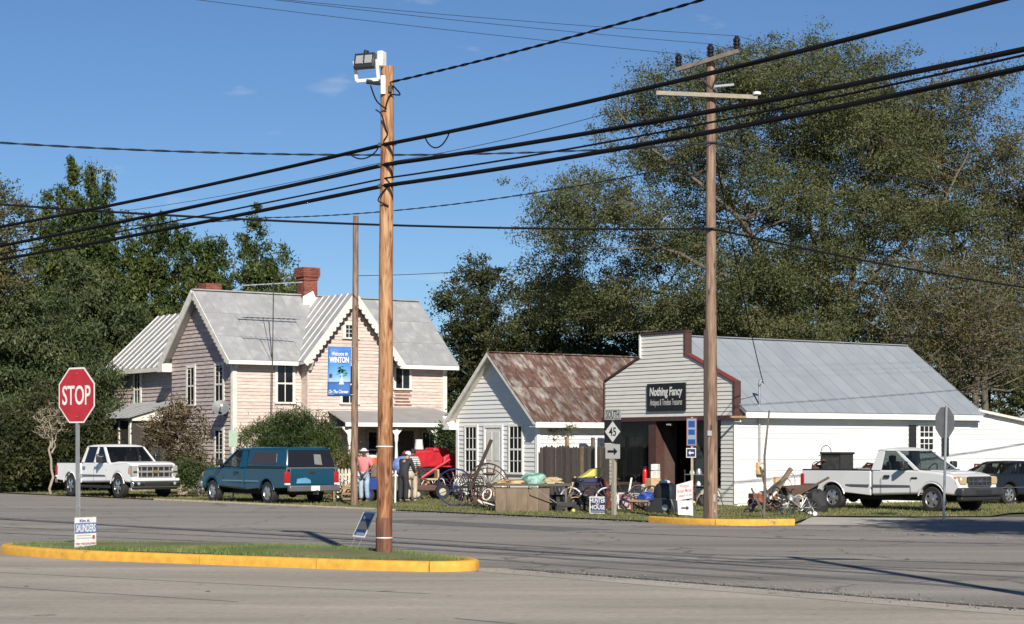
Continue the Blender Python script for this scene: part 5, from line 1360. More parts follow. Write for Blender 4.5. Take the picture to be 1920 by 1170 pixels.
# dark saloon car
def sedan(loc, H):
    root = thing('saloon_car', 'dark saloon car parked by the white lean-to at the right', 'car', loc, math.atan2(H[1], H[0]))
    W = .93; r = .33; xa, xb = 1.4, -1.4
    pts = [(-2.5, .32), (-2.56, .55), (-2.5, .88), (-2.35, .96), (-1.55, .99), (1.0, .98), (2.2, .80), (2.45, .68), (2.5, .4), (2.4, .28)]
    pts += [p for p in arch(xa, r, r + .06, 1) if p[1] >= .26] + [p for p in arch(xb, r, r + .06, 1) if p[1] >= .26]
    mb = MB(); n = len(pts)
    def sq(x, z, y):
        k = 1 - .10 * (max(0, abs(x) - 1.9) / .6) ** 2 - .05 * max(0, min(1, (z - .75) / .24))
        return y * k
    mb.add([(x, sq(x, z, -W), z) for x, z in pts] + [(x, sq(x, z, W), z) for x, z in pts], [tuple(range(n)), tuple(range(2 * n - 1, n - 1, -1))] + [(k, n + k, n + (k + 1) % n, (k + 1) % n) for k in range(n)])
    mb.build('body', M_SEDAN, root, bevel=.05, seg=3)
    for x in (xa, xb):
        mb = MB(); mb.bx(x - r, x + r, -W + .2, W - .2, .26, r + .36); mb.build('wheel_housing', M_DARK, root)
    greenhouse(root, M_SEDAN, .95, 1.38, W - .06, W - .30, [(-1.72, -1.34, -.86, -.72), (-.98, -.92, -.62, -.56), (-.05, .05, .0, .08), (1.0, 1.1, .30, .38)], (-1.72, 1.08), (-.88, .36), M_CARGLASS, M_CARGLASS, M_CARGLASS)
    seats(root, [-.75, .1], .95, W, .5)
    panel(root, 'chrome_strip', [(-2.2, .55), (2.1, .55), (2.1, .575), (-2.2, .575)], lambda z: W, 0, M_CHROME, .008)
    panel(root, 'door_seam', [(-.0, .34), (.012, .34), (.012, .9), (0, .9)], lambda z: W, 0, M_DARK, .003)
    for x in (-.25, .75): panel(root, 'door_handle', [(x - .09, .77), (x + .09, .77), (x + .09, .81), (x - .09, .81)], lambda z: W, 0, M_SEDAN, .025)
    for s_ in (-1, 1):
        mb = MB(); mb.bx(-2.57, -2.4, s_ * .45, s_ * .84, .62, .84); mb.build('tail_light', mat('tail_red', (0, 0, 0)), root, bevel=.02)
        mb = MB(); mb.bx(2.3, 2.46, s_ * .45, s_ * .8, .55, .70); mb.build('headlight', mat('lamp_lens', (0, 0, 0)), root, bevel=.02)
        mb = MB(); mb.box((.72, s_ * (W + .1), 1.04), (.1, .2, .13)); mb.build('mirror', M_SEDAN, root, bevel=.03)
    mb = MB(); mb.box((-2.52, 0, .45), (.16, 1.7, .2)); mb.build('rear_bumper', M_SEDAN, root, bevel=.05)
    mb = MB(); mb.box((2.46, 0, .42), (.16, 1.7, .2)); mb.build('front_bumper', M_SEDAN, root, bevel=.05)
    put_wheels(root, (xa, xb), 2 * W - .26, r, .2, 'six', M_ALLOY)
H4 = norm2(.80, .60)
sedan(root_from_wheel(1888, 60.5, H4, -1.4, -.80), H4)
# ------------------------------------------------------------------ utility poles
def wood_pole_mat(name, c_lo, c_hi, c_dark, zs, butt=None):
    """treated pole: streaks along the grain, knots, darker weathered marks"""
    m, n, l, b = nodes_of(name)
    tc = n.new('ShaderNodeTexCoord')
    mp = n.new('ShaderNodeMapping'); mp.inputs['Scale'].default_value = (9, 9, zs)
    l.new(tc.outputs['Object'], mp.inputs['Vector'])
    ns = n.new('ShaderNodeTexNoise'); ns.inputs['Scale'].default_value = 1.5; ns.inputs['Detail'].default_value = 7; ns.inputs['Distortion'].default_value = 1.2
    l.new(mp.outputs['Vector'], ns.inputs['Vector'])
    rp = n.new('ShaderNodeValToRGB'); e = rp.color_ramp.elements
    e[0].position = .32; e[0].color = (*c_dark, 1); e[1].position = .66; e[1].color = (*c_hi, 1)
    k = e.new(.48); k.color = (*c_lo, 1)
    l.new(ns.outputs['Fac'], rp.inputs['Fac'])
    vo = n.new('ShaderNodeTexVoronoi'); vo.inputs['Scale'].default_value = 1.0
    mp2 = n.new('ShaderNodeMapping'); mp2.inputs['Scale'].default_value = (5, 5, 1.6)
    l.new(tc.outputs['Object'], mp2.inputs['Vector']); l.new(mp2.outputs['Vector'], vo.inputs['Vector'])
    r2 = n.new('ShaderNodeValToRGB'); r2.color_ramp.elements[0].position = .10; r2.color_ramp.elements[1].position = .18
    r2.color_ramp.elements[0].color = (.35, .3, .27, 1); r2.color_ramp.elements[1].color = (1, 1, 1, 1)
    l.new(vo.outputs['Distance'], r2.inputs['Fac'])
    mx = n.new('ShaderNodeMixRGB'); mx.blend_type = 'MULTIPLY'; mx.inputs['Fac'].default_value = 1
    l.new(rp.outputs['Color'], mx.inputs['Color1']); l.new(r2.outputs['Color'], mx.inputs['Color2'])
    col = mx.outputs['Color']
    if butt:       # preservative soaked up from the butt, with a ragged upper edge
        sp = n.new('ShaderNodeSeparateXYZ'); l.new(tc.outputs['Object'], sp.inputs[0])
        ad = n.new('ShaderNodeMath'); ad.operation = 'MULTIPLY_ADD'; ad.inputs[1].default_value = 3.0
        l.new(ns.outputs['Fac'], ad.inputs[0]); l.new(sp.outputs['Z'], ad.inputs[2])
        mr = n.new('ShaderNodeMapRange'); mr.inputs['From Min'].default_value = 1.6; mr.inputs['From Max'].default_value = 6.2
        l.new(ad.outputs[0], mr.inputs['Value'])
        m3 = n.new('ShaderNodeMixRGB'); m3.inputs['Color1'].default_value = (*butt, 1); m3.inputs['Color2'].default_value = (1, 1, 1, 1)
        l.new(mr.outputs['Result'], m3.inputs['Fac'])
        m4 = n.new('ShaderNodeMixRGB'); m4.blend_type = 'MULTIPLY'; m4.inputs['Fac'].default_value = 1
        l.new(col, m4.inputs['Color1']); l.new(m3.outputs['Color'], m4.inputs['Color2']); col = m4.outputs['Color']
    l.new(col, b.inputs['Base Color']); b.inputs['Roughness'].default_value = .75
    bp = n.new('ShaderNodeBump'); bp.inputs['Strength'].default_value = .35; bp.inputs['Distance'].default_value = .02
    l.new(ns.outputs['Fac'], bp.inputs['Height']); l.new(bp.outputs['Normal'], b.inputs['Normal'])
    return m
M_POLE1 = wood_pole_mat('fresh_pole_wood', (.36, .185, .085), (.50, .31, .17), (.13, .05, .025), 1.3, (.60, .44, .38))
M_POLE2 = wood_pole_mat('brown_pole_wood', (.20, .125, .085), (.29, .20, .145), (.09, .05, .034), .8)
M_POLE1B = wood_pole_mat('stained_pole_butt', (.13, .05, .03), (.20, .085, .05), (.06, .028, .02), 1.2)
def pole_shape(h, r0, r1, seed, lean=(0, 0), n=14, z0=-.3):
    rnd = random.Random(seed); pts = []; rs = []
    for k in range(15):
        t = k / 14
        pts.append((lean[0] * t + rnd.uniform(-.006, .006), lean[1] * t + rnd.uniform(-.006, .006), z0 + (h - z0) * t)); rs.append(r0 + (r1 - r0) * t + rnd.uniform(-.002, .002))
    mb = MB(); mb.tube(pts, rs, n); return mb
def smooth3(pts, per=5):
    Q_ = [Vector(p) for p in pts]; out = []
    for i in range(len(Q_) - 1):
        a, b_, c, d = Q_[max(i - 1, 0)], Q_[i], Q_[i + 1], Q_[min(i + 2, len(Q_) - 1)]
        for k in range(per):
            t = k / per; out.append(0.5 * ((2 * b_) + (c - a) * t + (2 * a - 5 * b_ + 4 * c - d) * t * t + (3 * b_ - a - 3 * c + d) * t ** 3))
    return out + [Q_[-1]]
MX, MY = PX(720, 29.5), 29.5
mp_ = thing('utility_pole', 'bare brown wooden pole with a floodlight standing on the grassy island', 'utility pole', (MX, MY, 0), 0)
pole_shape(7.66, .125, .10, 1, (.055, 0)).build('pole', M_POLE1, mp_, smooth=50)
for z in (.42, 1.82):
    mb = MB(); mb.ring((.004 * z, 0, z), (0, .02, 1), .122, .012, 20, 6); mb.build('rope', M_LIGHTW, mp_)
mb = MB(); mb.lathe([(.1265, 0), (.128, .3), (.1262, .62), (.124, .63)], (0, 0, 0.1), n=16); mb.build('stained_butt', M_POLE1B, mp_, smooth=50)
mb = MB(); mb.bx(-.04, .03, -.128, -.1, 7.22, 7.5); mb.build('bracket', M_LIGHTW, mp_)
# bolts, clamps, wire stubs
mb = MB()
for z in (6.45, 6.14, 5.82):
    mb.cyl((.06, -.13, z), (.06, .13, z), .02, n=6); mb.box((.16, -.06, z + .02), (.07, .05, .05)); mb.box((-.06, -.09, z), (.05, .05, .05))
mb.box((.1, -.1, 7.3), (.05, .06, .1)); mb.build('clamp', M_DKIRON, mp_)
mb = MB(); mb.tube(smooth3([(-.12, -.1, 6.98), (-.03, -.15, 6.9), (.03, -.13, 6.7), (.06, -.12, 6.6), (.0, -.12, 6.5)]), .011, 5); mb.build('loose_wire', M_CABLE, mp_)
mb = MB(); mb.tube(smooth3([(-.2, -.1, 7.35), (-.1, -.16, 7.1), (.05, -.14, 6.98)]), .012, 5); mb.build('loose_wire', M_CABLE, mp_)
mb = MB(); mb.tube(smooth3([(.14, -.05, 7.36), (.25, -.05, 7.22), (.1, -.1, 7.2), (.03, -.13, 7.0)]), .012, 5); mb.build('loose_wire', M_CABLE, mp_)
mb = MB(); mb.tube(smooth3([(.13, -.1, 5.85), (.02, -.14, 5.75), (-.08, -.13, 5.6), (-.02, -.13, 5.55), (.08, -.13, 5.5)]), .011, 5); mb.build('loose_wire', M_CABLE, mp_)
fl = thing('floodlight', 'black twin-lens floodlight with white yoke near the top of the pole', 'floodlight', (MX - .26, MY - .06, 7.72), math.radians(-22))
R_ = Matrix.Rotation(math.radians(-14), 3, 'X')
mb = MB(); mb.box((0, -.06, 0), (.34, .09, .24), M=R_); hd = mb.build('head', M_BLACKP, fl, bevel=.012)
for s_ in (-1, 1):
    mb = MB(); mb.box(R_ @ Vector((s_ * .075, -.05, .01)) + V(0, -.06, 0), (.115, .014, .13), M=R_); mb.build('lens', mat('flood_lens', (.55, .55, .52), .15, metal=.5), hd)
mb = MB(); mb.box((.215, .08, .04), (.10, .16, .24)); mb.build('driver_box', M_LIGHTW, fl, bevel=.02)
mb = MB()
mb.beam((-.19, -.04, .02), (-.17, .0, -.28), .02, .05); mb.beam((.19, -.04, .02), (.2, .0, -.28), .02, .05); mb.beam((-.17, 0, -.28), (.2, 0, -.28), .02, .05); mb.build('yoke', M_LIGHTW, fl)
mb = MB(); mb.cyl((0, 0, -.3), (.22, .05, -.33), .04, n=8); mb.build('knuckle', M_BLACKP, fl)
mb = MB(); mb.cyl((.0, -.04, .11), (.02, -.04, .17), .04, n=8); mb.build('photocell', M_BLACKP, fl)

RX, RY = PX(1334, 45.5), 45.5
rp_ = thing('utility_pole', 'tall pole with two crossarms at the yellow kerb corner', 'utility pole', (RX, RY, 0), 0)
pole_shape(11.0, .155, .105, 2, (-.02, 0)).build('pole', M_POLE2, rp_, smooth=50)
M_ARM = mat('crossarm_wood', (.30, .27, .21), .8, var=.2, vscale=4)
za = PZ(118, RY)
a0, a1 = Vector((PX(1270, RY) - RX, .35, PZ(128, RY))), Vector((PX(1380, RY) - RX, -.35, PZ(104, RY)))
mb = MB(); mb.beam(a0 + V(0, -.16, 0), a1 + V(0, -.16, 0), .085, .095); ca = mb.build('crossarm', mat('upper_arm_wood', (.16, .135, .105), .8, var=.25, vscale=4), rp_)
mb = MB(); mb.beam(a0.lerp(a1, .22) + V(0, -.18, -.05), (0, -.12, za - .62), .015, .035); mb.beam(a0.lerp(a1, .78) + V(0, -.18, -.05), (0, -.12, za - .62), .015, .035); mb.build('brace', M_DKIRON, ca)
ins = MB(); ins.lathe([(.04, 0), (.085, .02), (.085, .06), (.06, .08), (.088, .1), (.088, .14), (.06, .16), (.088, .18), (.088, .23), (.05, .27), (.05, .31)], (0, 0, 0), n=12)
im = ins.mesh('insulator', smooth=40); im.materials.append(mat('brown_porcelain', (.012, .008, .007), .25, coat=.4))
for f in (.03, .55, .97):
    p = link('insulator', im, ca); p.location = a0.lerp(a1, f) + V(0, -.16, .06)
b0, b1 = Vector((PX(1232, RY) - RX, .3, PZ(172, RY))), Vector((PX(1416, RY) - RX, -.3, PZ(189, RY)))
mb = MB(); mb.beam(b0 + V(0, -.16, 0), b1 + V(0, -.16, 0), .08, .095); cb = mb.build('crossarm', M_ARM, rp_)
mb = MB(); mb.lathe([(.1, 0), (.1, .06), (.03, .08)], b1 + V(-.02, -.16, .06), n=10); mb.build('cap', M_LIGHTW, cb, smooth=40)
mb = MB(); mb.beam((.05, -.2, PZ(165, RY)), (.5, -.3, PZ(163, RY)), .05, .05); mb.build('fitting', M_STEEL, rp_)
for z, r, w in ((PZ(430, RY), .14, .03), (PZ(268, RY), .125, .02)):
    mb = MB(); mb.ring((0, 0, z), (0, 0, 1), r, w, 14, 6); mb.build('clamp', M_DKIRON, rp_)
mb = MB(); mb.bx(-.19, -.1, -.14, -.02, 0, 4.6); mb.build('ground_conduit', mat('dark_conduit', (.035, .022, .018), .7), rp_)
for c_, d_ in (((-.06, -.15, 2.15), (.1, .02, .12)), ((.05, -.15, .62), (.05, .02, .18)), ((.06, -.15, .3), (.04, .02, .05))):
    mb = MB(); mb.box(c_, d_); mb.build('pole_tag', mat('tag_metal', (.3, .3, .3), .5), rp_)

BX, BY = PX(664, 59.4), 59.4
bp_ = thing('utility_pole', 'slim plain pole carrying the blue banner before the pink house', 'utility pole', (BX, BY, 0), 0)
pole_shape(8.98, .115, .085, 3, (.05, 0)).build('pole', M_POLE2, bp_, smooth=50)
mb = MB(); mb.cyl((0, -.1, 4.92), (-.82, -.12, 4.92), .015, n=6); mb.cyl((0, -.1, 3.44), (-.82, -.12, 3.46), .015, n=6); mb.build('banner_arm', M_STEEL, bp_)
bn = thing('street_banner', 'blue hanging banner welcoming visitors, on the slim pole', 'banner', (BX - .45, BY - .13, 4.16), 0)
def banner_material():
    m, n, l, b = nodes_of('printed_banner')
    tc = n.new('ShaderNodeTexCoord'); sp = n.new('ShaderNodeSeparateXYZ'); l.new(tc.outputs['Object'], sp.inputs[0])
    mr = n.new('ShaderNodeMapRange'); mr.inputs['From Min'].default_value = -.76; mr.inputs['From Max'].default_value = .76
    l.new(sp.outputs['Z'], mr.inputs['Value'])
    rp = n.new('ShaderNodeValToRGB'); e = rp.color_ramp.elements
    e[0].position = 0; e[0].color = (.02, .13, .42, 1); e[1].position = 1; e[1].color = (.02, .13, .42, 1)
    for p, c in ((.24, (.03, .12, .36, 1)), (.285, (.02, .06, .2, 1)), (.30, (.30, .45, .72, 1)), (.42, (.14, .32, .66, 1)), (.62, (.05, .22, .55, 1))):
        k = e.new(p); k.color = c
    l.new(mr.outputs['Result'], rp.inputs['Fac']); l.new(rp.outputs['Color'], b.inputs['Base Color']); b.inputs['Roughness'].default_value = .6
    return m
mb = MB(); NB = 10; vs = []; fs = []
for i in range(NB + 1):
    for j in range(13):
        x = -.355 + .71 * i / NB; z = -.76 + 1.52 * j / 12
        vs.append((x + .03 * (j / 12 - .5), .012 * math.sin(x * 9 + z * 3), z))
for i in range(NB):
    for j in range(12): fs.append((i * 13 + j, (i + 1) * 13 + j, (i + 1) * 13 + j + 1, i * 13 + j + 1))
mb.add(vs, fs); bo = mb.build('cloth', banner_material(), bn, smooth=60)
sm = bo.modifiers.new('thick', 'SOLIDIFY'); sm.thickness = .004; sm.offset = 1 if False else 0
lettering('welcome', M_SIGNWHITE, bn, (.02, -.03, .55)); lettering('winton', M_SIGNWHITE, bn, (.0, -.03, .36)); lettering('chowan', M_SIGNWHITE, bn, (-.02, -.03, -.62))
mb = MB(); mb.prism([(-.07, -.4), (.09, -.4), (.04, -.22), (.025, 0), (-.01, 0), (0, -.22)], (.06, -.026, 0), X_, Z_, Y_ * .004); mb.build('printed_trunk', mat('print_pale', (.55, .6, .55), .6), bn)
mb = MB(); rnd = random.Random(4)
for k in range(34):
    a = rnd.uniform(0, 6.28); r = rnd.uniform(.02, .2); mb.prism([(math.cos(t) * .035, math.sin(t) * .025) for t in [6.28 * i / 6 for i in range(6)]], (.07 + math.cos(a) * r, -.03, .02 + math.sin(a) * r * .9), X_, Z_, Y_ * .003)
mb.build('printed_crown', mat('print_green', (.07, .3, .27), .6), bn)
mb = MB(); mb.prism([(-.05, -.06), (.05, -.06), (.05, .03), (.0, .07), (-.05, .03)], (-.26, -.026, -.12), X_, Z_, Y_ * .003); mb.build('printed_house', M_SIGNNAVY, bn)

# utility pole just outside the frame on the right, carrying the thick cables on
QX, QY = 7.6, 17.6
qp = thing('utility_pole', 'wooden pole beyond the right edge that carries the thick black cables', 'utility pole', (QX, QY, 0), 0)
pole_shape(9.0, .15, .11, 5).build('pole', M_POLE2, qp, smooth=50)
mb = MB(); mb.beam((-.9, .0, 8.6), (.9, .0, 8.6), .1, .12); mb.build('crossarm', M_ARM, qp)
LX, LY = MX - .667 * 34, MY + .744 * 34
lp = thing('utility_pole', 'wooden pole beyond the left edge that ends the thick black cables', 'utility pole', (LX, LY, 0), 0)
pole_shape(8.2, .14, .10, 6).build('pole', M_POLE2, lp, smooth=50)

# ------------------------------------------------------------------ cables
def cable(name, label, pts_list, r, sag=0.2, m=None, group=None, n=6, twist=0.0):
    """a cable hung through support points with a sag in each span"""
    pts = []
    sags = sag if isinstance(sag, (list, tuple)) else [sag] * (len(pts_list) - 1)
    for i in range(len(pts_list) - 1):
        a, b_ = Vector(pts_list[i]), Vector(pts_list[i + 1]); N_ = 24
        for k in range(N_ + (1 if i == len(pts_list) - 2 else 0)):
            t = k / N_; p = a.lerp(b_, t); p.z -= sags[i] * 4 * t * (1 - t); pts.append(p)
    if twist:
        # twisted service wire: two strands
        mb = MB(); L = sum((pts[i + 1] - pts[i]).length for i in range(len(pts) - 1)); fine = []
        for i in range(len(pts) - 1):
            for k in range(8): fine.append(pts[i].lerp(pts[i + 1], k / 8))
        for ph in (0, math.pi):
            s = 0; q = []
            for i, p in enumerate(fine):
                s += (fine[i] - fine[i - 1]).length if i else 0
                a = ph + s * twist; q.append(p + Vector((0, math.cos(a), math.sin(a))) * r * 1.1)
            mb.tube(q, r, 4)
        o = mb.build(name, m or M_CABLE, None, smooth=60)
    else:
        mb = MB(); mb.tube(pts, r, n); o = mb.build(name, m or M_CABLE, None, smooth=60)
    return tag(o, label, 'cable', group)
for k, (zM, zQ, zL, sgR, sgL, r, lab) in enumerate(((6.45, 6.76, 6.85, .12, .35, .030, 'uppermost of the thick black cables on the floodlight pole'),
        (6.14, 6.09, 5.95, .12, .2, .032, 'middle of the three thick black cables on the floodlight pole'),
        (5.82, 5.95, 5.75, .14, .2, .032, 'lowest thick black cable on the floodlight pole'))):
    cable('overhead_cable', lab, [(QX, QY, zQ), (MX + .05, MY - .12, zM), (LX, LY, zL)], r, [sgR, sgL])
cable('overhead_cable', 'thin black line lashed just above the lowest thick cable', [(QX, QY, 6.1), (MX + .05, MY - .13, 5.93), (LX, LY, 5.82)], .014, [.15, .18])
cable('overhead_cable', 'twisted service wire rising from the floodlight pole top to the upper right', [(MX + .1, MY - .1, 7.40), (QX, QY, 7.85)], .010, .18, twist=11)
def on_top_cable(px, side):
    """point of the uppermost thick cable seen at a photo column"""
    a, b_, sg = ((Vector((QX, QY, 6.76)), Vector((MX + .05, MY - .12, 6.45)), .12) if side > 0 else (Vector((MX + .05, MY - .12, 6.45)), Vector((LX, LY, 6.85)), .35))
    best = None
    for k in range(401):
        t = k / 400; p = a.lerp(b_, t); p.z -= sg * 4 * t * (1 - t); e = abs(960 + FPX * p.x / p.y - px)
        if best is None or e < best[0]: best = (e, p)
    return best[1]
def hang(a, b_, drop, n=14):
    return [a.lerp(b_, k / n) - Vector((0, 0, drop * math.sin(math.pi * k / n) ** .7)) for k in range(n + 1)]
for a_, b_, dr_, lab in ((on_top_cable(655, -1), Vector((MX - .08, MY - .1, 6.4)), .13, 'slack loop of black wire left of the floodlight pole'), (on_top_cable(797, 1), on_top_cable(842, 1), .2, 'slack loop of black wire under the top cable right of the floodlight pole')):
    mb = MB(); mb.tube(hang(a_, b_, dr_), .011, 5); tag(mb.build('cable_loop', M_CABLE, None, smooth=60), lab, 'cable')
cable('overhead_cable', 'black cable crossing the whole picture past the middle of the tall pole', [P(-380, 352, 37), (RX, RY - .16, PZ(430, RY)), (24.6, 64.5, 6.5)], .026, [.25, .35])
cable('overhead_cable', 'thin wavy wire crossing from far left at roof-top sky height', [P(-380, 238, 37), (RX, RY - .14, PZ(270, RY)), (24.6, 64.5, 9.6)], .012, [.4, .3], m=M_WIRE, twist=6)
for f, px_, lab in ((.03, 440, 'lowest of the three hair-thin wires from the top crossarm'), (.55, 590, 'middle of the three hair-thin wires from the top crossarm'), (.97, 625, 'highest of the three hair-thin wires from the top crossarm')):
    s0 = Vector((RX, RY, 0)) + a0.lerp(a1, f) + V(0, -.16, .37); e0 = P(px_, 0, 40.0)
    cable('overhead_wire', lab, [s0, s0 + (e0 - s0) * 1.6], .006, .1, m=M_WIRE, n=4)
    cable('overhead_wire', lab.replace('from the top crossarm', 'running right from the top crossarm'), [s0, s0 + Vector((26, 24, .4))], .006, .5, m=M_WIRE, n=4)
cable('overhead_wire', 'thin service wire from the crossarm pole down to the left behind the floodlight pole', [Vector((RX, RY - .1, PZ(300, RY))), P(505, 408, 60), P(-60, 420, 80)], .010, [.3, .2], m=M_WIRE, twist=6)
cable('overhead_wire', 'thin wire from the banner pole toward the large tree', [(BX, BY, PZ(517, BY)), P(1010, 494, 70)], .012, .1, m=M_WIRE)
cable('overhead_wire', 'faint thin wire slanting across the sky to the left of the floodlight pole', [P(1140, 212, 44), P(700, 308, 50), P(215, 398, 62)], .008, [.1, .1], m=M_WIRE)
sv_top = shop.matrix_basis @ Vector((1.02, -.15, 3.8))
cable('overhead_wire', 'black service drop from the crossarm pole to the shop meter mast', [(RX + .1, RY, PZ(290, RY)), sv_top], .014, .25)

# ------------------------------------------------------------------ road signs
def octagon(r): return [(r * math.cos(math.pi / 8 + k * math.pi / 4), r * math.sin(math.pi / 8 + k * math.pi / 4)) for k in range(8)]
def u_post(mb, h, x=0, y=0):
    mb.bx(x - .03, x + .03, y, y + .006, -.2, h); mb.bx(x - .033, x - .027, y, y + .035, -.2, h); mb.bx(x + .027, x + .033, y, y + .035, -.2, h)
sY = 32.3
ss = thing('stop_sign', 'red stop sign facing the camera on a steel post on the island', 'road sign', (PX(144, sY), sY, 0), math.radians(-38))
zc_ = PZ(741, sY)
mb = MB(); u_post(mb, zc_ + .44); mb.build('post', M_STEEL, ss)
mb = MB(); mb.bx(-.042, .042, -.012, .06, .1, .42); mb.build('post_sleeve', M_BLACKP, ss)
mb = MB(); mb.bx(-.038, .038, .036, .046, -.2, 1.3); mb.build('post_splice', M_STEEL, ss)
R_ = .915 / 2 / math.cos(math.pi / 8) * 1.02
mb = MB(); mb.prism(octagon(R_), (0, 0, zc_), X_, Z_, Y_ * -.004); pl = mb.build('plate', M_SIGNWHITE, ss)
mb = MB(); mb.prism(octagon(R_ - .03), (0, -.005, zc_), X_, Z_, Y_ * -.003); mb.build('red_face', M_SIGNRED, pl)
lettering('stop', M_SIGNWHITE, pl, (0, -.0105, zc_ + .0))
mb = MB(); mb.lathe([(.018, 0), (.012, .008)], (0, -.008, zc_ + .36), (0, -1, 0), 8); mb.lathe([(.018, 0), (.012, .008)], (0, -.008, zc_ - .36), (0, -1, 0), 8); mb.build('bolt', M_SIGNRED, pl)
bY = 47.6
sb2 = thing('stop_sign', 'back of a grey stop sign on a leaning post at the side street', 'road sign', (PX(1769, bY), bY, 0), math.radians(40))
zc2 = PZ(792, bY)
mb = MB(); mb.tube([(0, 0, -.1), (.12, 0, zc2 + .42)], .032, 8); mb.build('post', M_STEEL, sb2)
mb = MB(); mb.prism(octagon(.41), (.125, .05, zc2), X_, Z_, Y_ * .005); mb.build('plate', M_SIGNBACK, sb2)

def yard_sign(label, px, py, w, h, zb, rz, m_face, rows, y=None, tilt=0.0, z0=.03, border=None, name='yard_sign', lean=0.0):
    """corrugated plastic yard sign on a wire stake: face in local XZ"""
    p = G(px, py, z0) if y is None else Vector((PX(px, y), y, z0))
    t = thing(name, label, 'yard sign', (p.x, p.y, 0), rz)
    t.rotation_euler = (lean, tilt, rz)
    mb = MB(); mb.tube([(-w * .3, .006, zb + h * .5), (-w * .3, .006, -.05)], .0028, 4); mb.cyl((-w * .3, .006, zb + h * .3), (w * .3, .006, zb + h * .3), .0028, n=4); mb.tube([(w * .3, .006, zb + h * .5), (w * .3, .006, -.05)], .0028, 4)
    mb.build('stake', M_STEEL, t)
    mb = MB(); mb.bx(-w / 2, w / 2, -.006, 0, zb, zb + h); bd = mb.build('board', border or m_face, t)
    if border:
        mb = MB(); mb.bx(-w / 2 + .03, w / 2 - .03, -.009, -.0062, zb + .03, zb + h - .03); mb.build('printed_face', m_face, bd)
    for key, m_, fx, fz in rows:
        if callable(key): key(bd, m_, fx, zb + h * fz)
        else: lettering(key, m_, bd, (fx, -.0125, zb + h * fz))
    return t
def bar(w, h):
    def f(parent, m_, x, z):
        mb = MB(); mb.bx(x - w / 2, x + w / 2, -.0108, -.009, z - h / 2, z + h / 2); mb.build('printed_bar', m_, parent)
    return f
def arrow(w, h, sgn=1):
    def f(parent, m_, x, z):
        mb = MB(); mb.prism([(-w / 2, -h * .16), (w * .12, -h * .16), (w * .12, -h / 2), (w / 2, 0), (w * .12, h / 2), (w * .12, h * .16), (-w / 2, h * .16)], (x, -.0095, z), X_ * sgn, Z_, Y_ * -.002); mb.build('arrow', m_, parent)
    return f
yard_sign('white campaign sign with blue name band beside the stop sign post', 160, 0, .46, .49, .17, math.radians(54), M_SIGNWHITE,
          [('kim', M_SIGNNAVY, -.02, .89), (bar(.46, .17), mat('band_blue', (.10, .15, .36), .5), 0, .64), ('saunders', M_SIGNWHITE, 0, .64), (bar(.3, .018), mat('print_pale_grey', (.5, .5, .55), .5), -.04, .40), (bar(.34, .018), mat('print_pale_grey', (0, 0, 0)), -.03, .31), ('children', mat('print_red', (.45, .06, .07), .5), 0, .12), (bar(.05, .06), mat('print_red', (0, 0, 0)), .17, .33)], y=31.6, z0=.1)
yard_sign('dark blue campaign sign tilted over on its stake near the pole', 652, 0, .44, .45, .42, math.radians(-60), M_SIGNNAVY,
          [(bar(.26, .1), mat('print_grey', (.2, .26, .36), .5), .02, .83), (bar(.36, .14), mat('print_olive', (.10, .10, .09), .5), 0, .45), (bar(.30, .05), mat('print_grey', (0, 0, 0)), .02, .12)], y=30.6, z0=.1, tilt=0, lean=math.radians(-27), border=M_SIGNWHITE)
yard_sign('blue and white campaign sign nearest the plywood planter', 1121, 964, .48, .46, .04, math.radians(-25), M_SIGNNAVY,
          [('hunter', M_SIGNWHITE, 0, .77), ('for', M_SIGNWHITE, 0, .58), ('house', M_SIGNWHITE, 0, .38), (bar(.4, .03), mat('print_grey', (0, 0, 0)), 0, .15)], border=M_SIGNWHITE, z0=.03)
yard_sign('pink and purple campaign sign right of the route marker post', 1173, 956, .46, .46, .06, math.radians(-25), mat('faded_pink', (.50, .33, .36), .6, var=.08),
          [(bar(.38, .12), mat('print_mauve', (.24, .10, .14), .5), .0, .74), (bar(.27, .05), mat('print_pale_pink', (.6, .45, .48), .5), .04, .74), (bar(.10, .22), mat('print_purple', (.07, .05, .12), .5), -.14, .30), (bar(.22, .05), M_SIGNWHITE, .07, .50), (bar(.2, .05), mat('print_pale_pink', (0, 0, 0)), .07, .3), (bar(.36, .015), mat('print_purple', (0, 0, 0)), 0, .92)], border=M_SIGNWHITE)
# route marker assembly
g0 = G(1149, 966, .03)
rm = thing('route_marker', 'highway route marker with arrow on a grey wooden post', 'road sign', (g0.x, g0.y, 0), math.radians(-46))
mb = MB(); mb.bx(-.05, .05, .0, .09, -.1, 2.75); mb.build('post', mat('grey_post', (.30, .27, .22), .8, var=.2, stretch=(4, 4, .6)), rm)
mb = MB(); mb.bx(-.29, .29, -.006, -.002, 2.55, 2.82); s1 = mb.build('direction_plate', mat('plate_grey', (.44, .44, .42), .5), rm); lettering('south', M_SIGNBLACK, s1, (0, -.008, 2.685))
mb = MB()
for a in ((-.27, .27, 2.57, 2.582), (-.27, .27, 2.788, 2.80), (-.27, -.26, 2.582, 2.788), (.26, .27, 2.582, 2.788)): mb.bx(a[0], a[1], -.0085, -.0065, a[2], a[3])
mb.build('border', M_SIGNBLACK, s1)
mb = MB(); mb.bx(-.305, .305, -.006, -.002, 1.93, 2.53); s2 = mb.build('route_plate', M_SIGNBLACK, rm)
mb = MB(); mb.prism([(0, -.275), (.275, 0), (0, .275), (-.275, 0)], (0, -.0065, 2.23), X_, Z_, Y_ * -.002); mb.build('diamond', mat('plate_white', (.62, .62, .6), .45), s2)
lettering('45', M_SIGNBLACK, s2, (0, -.0105, 2.23))
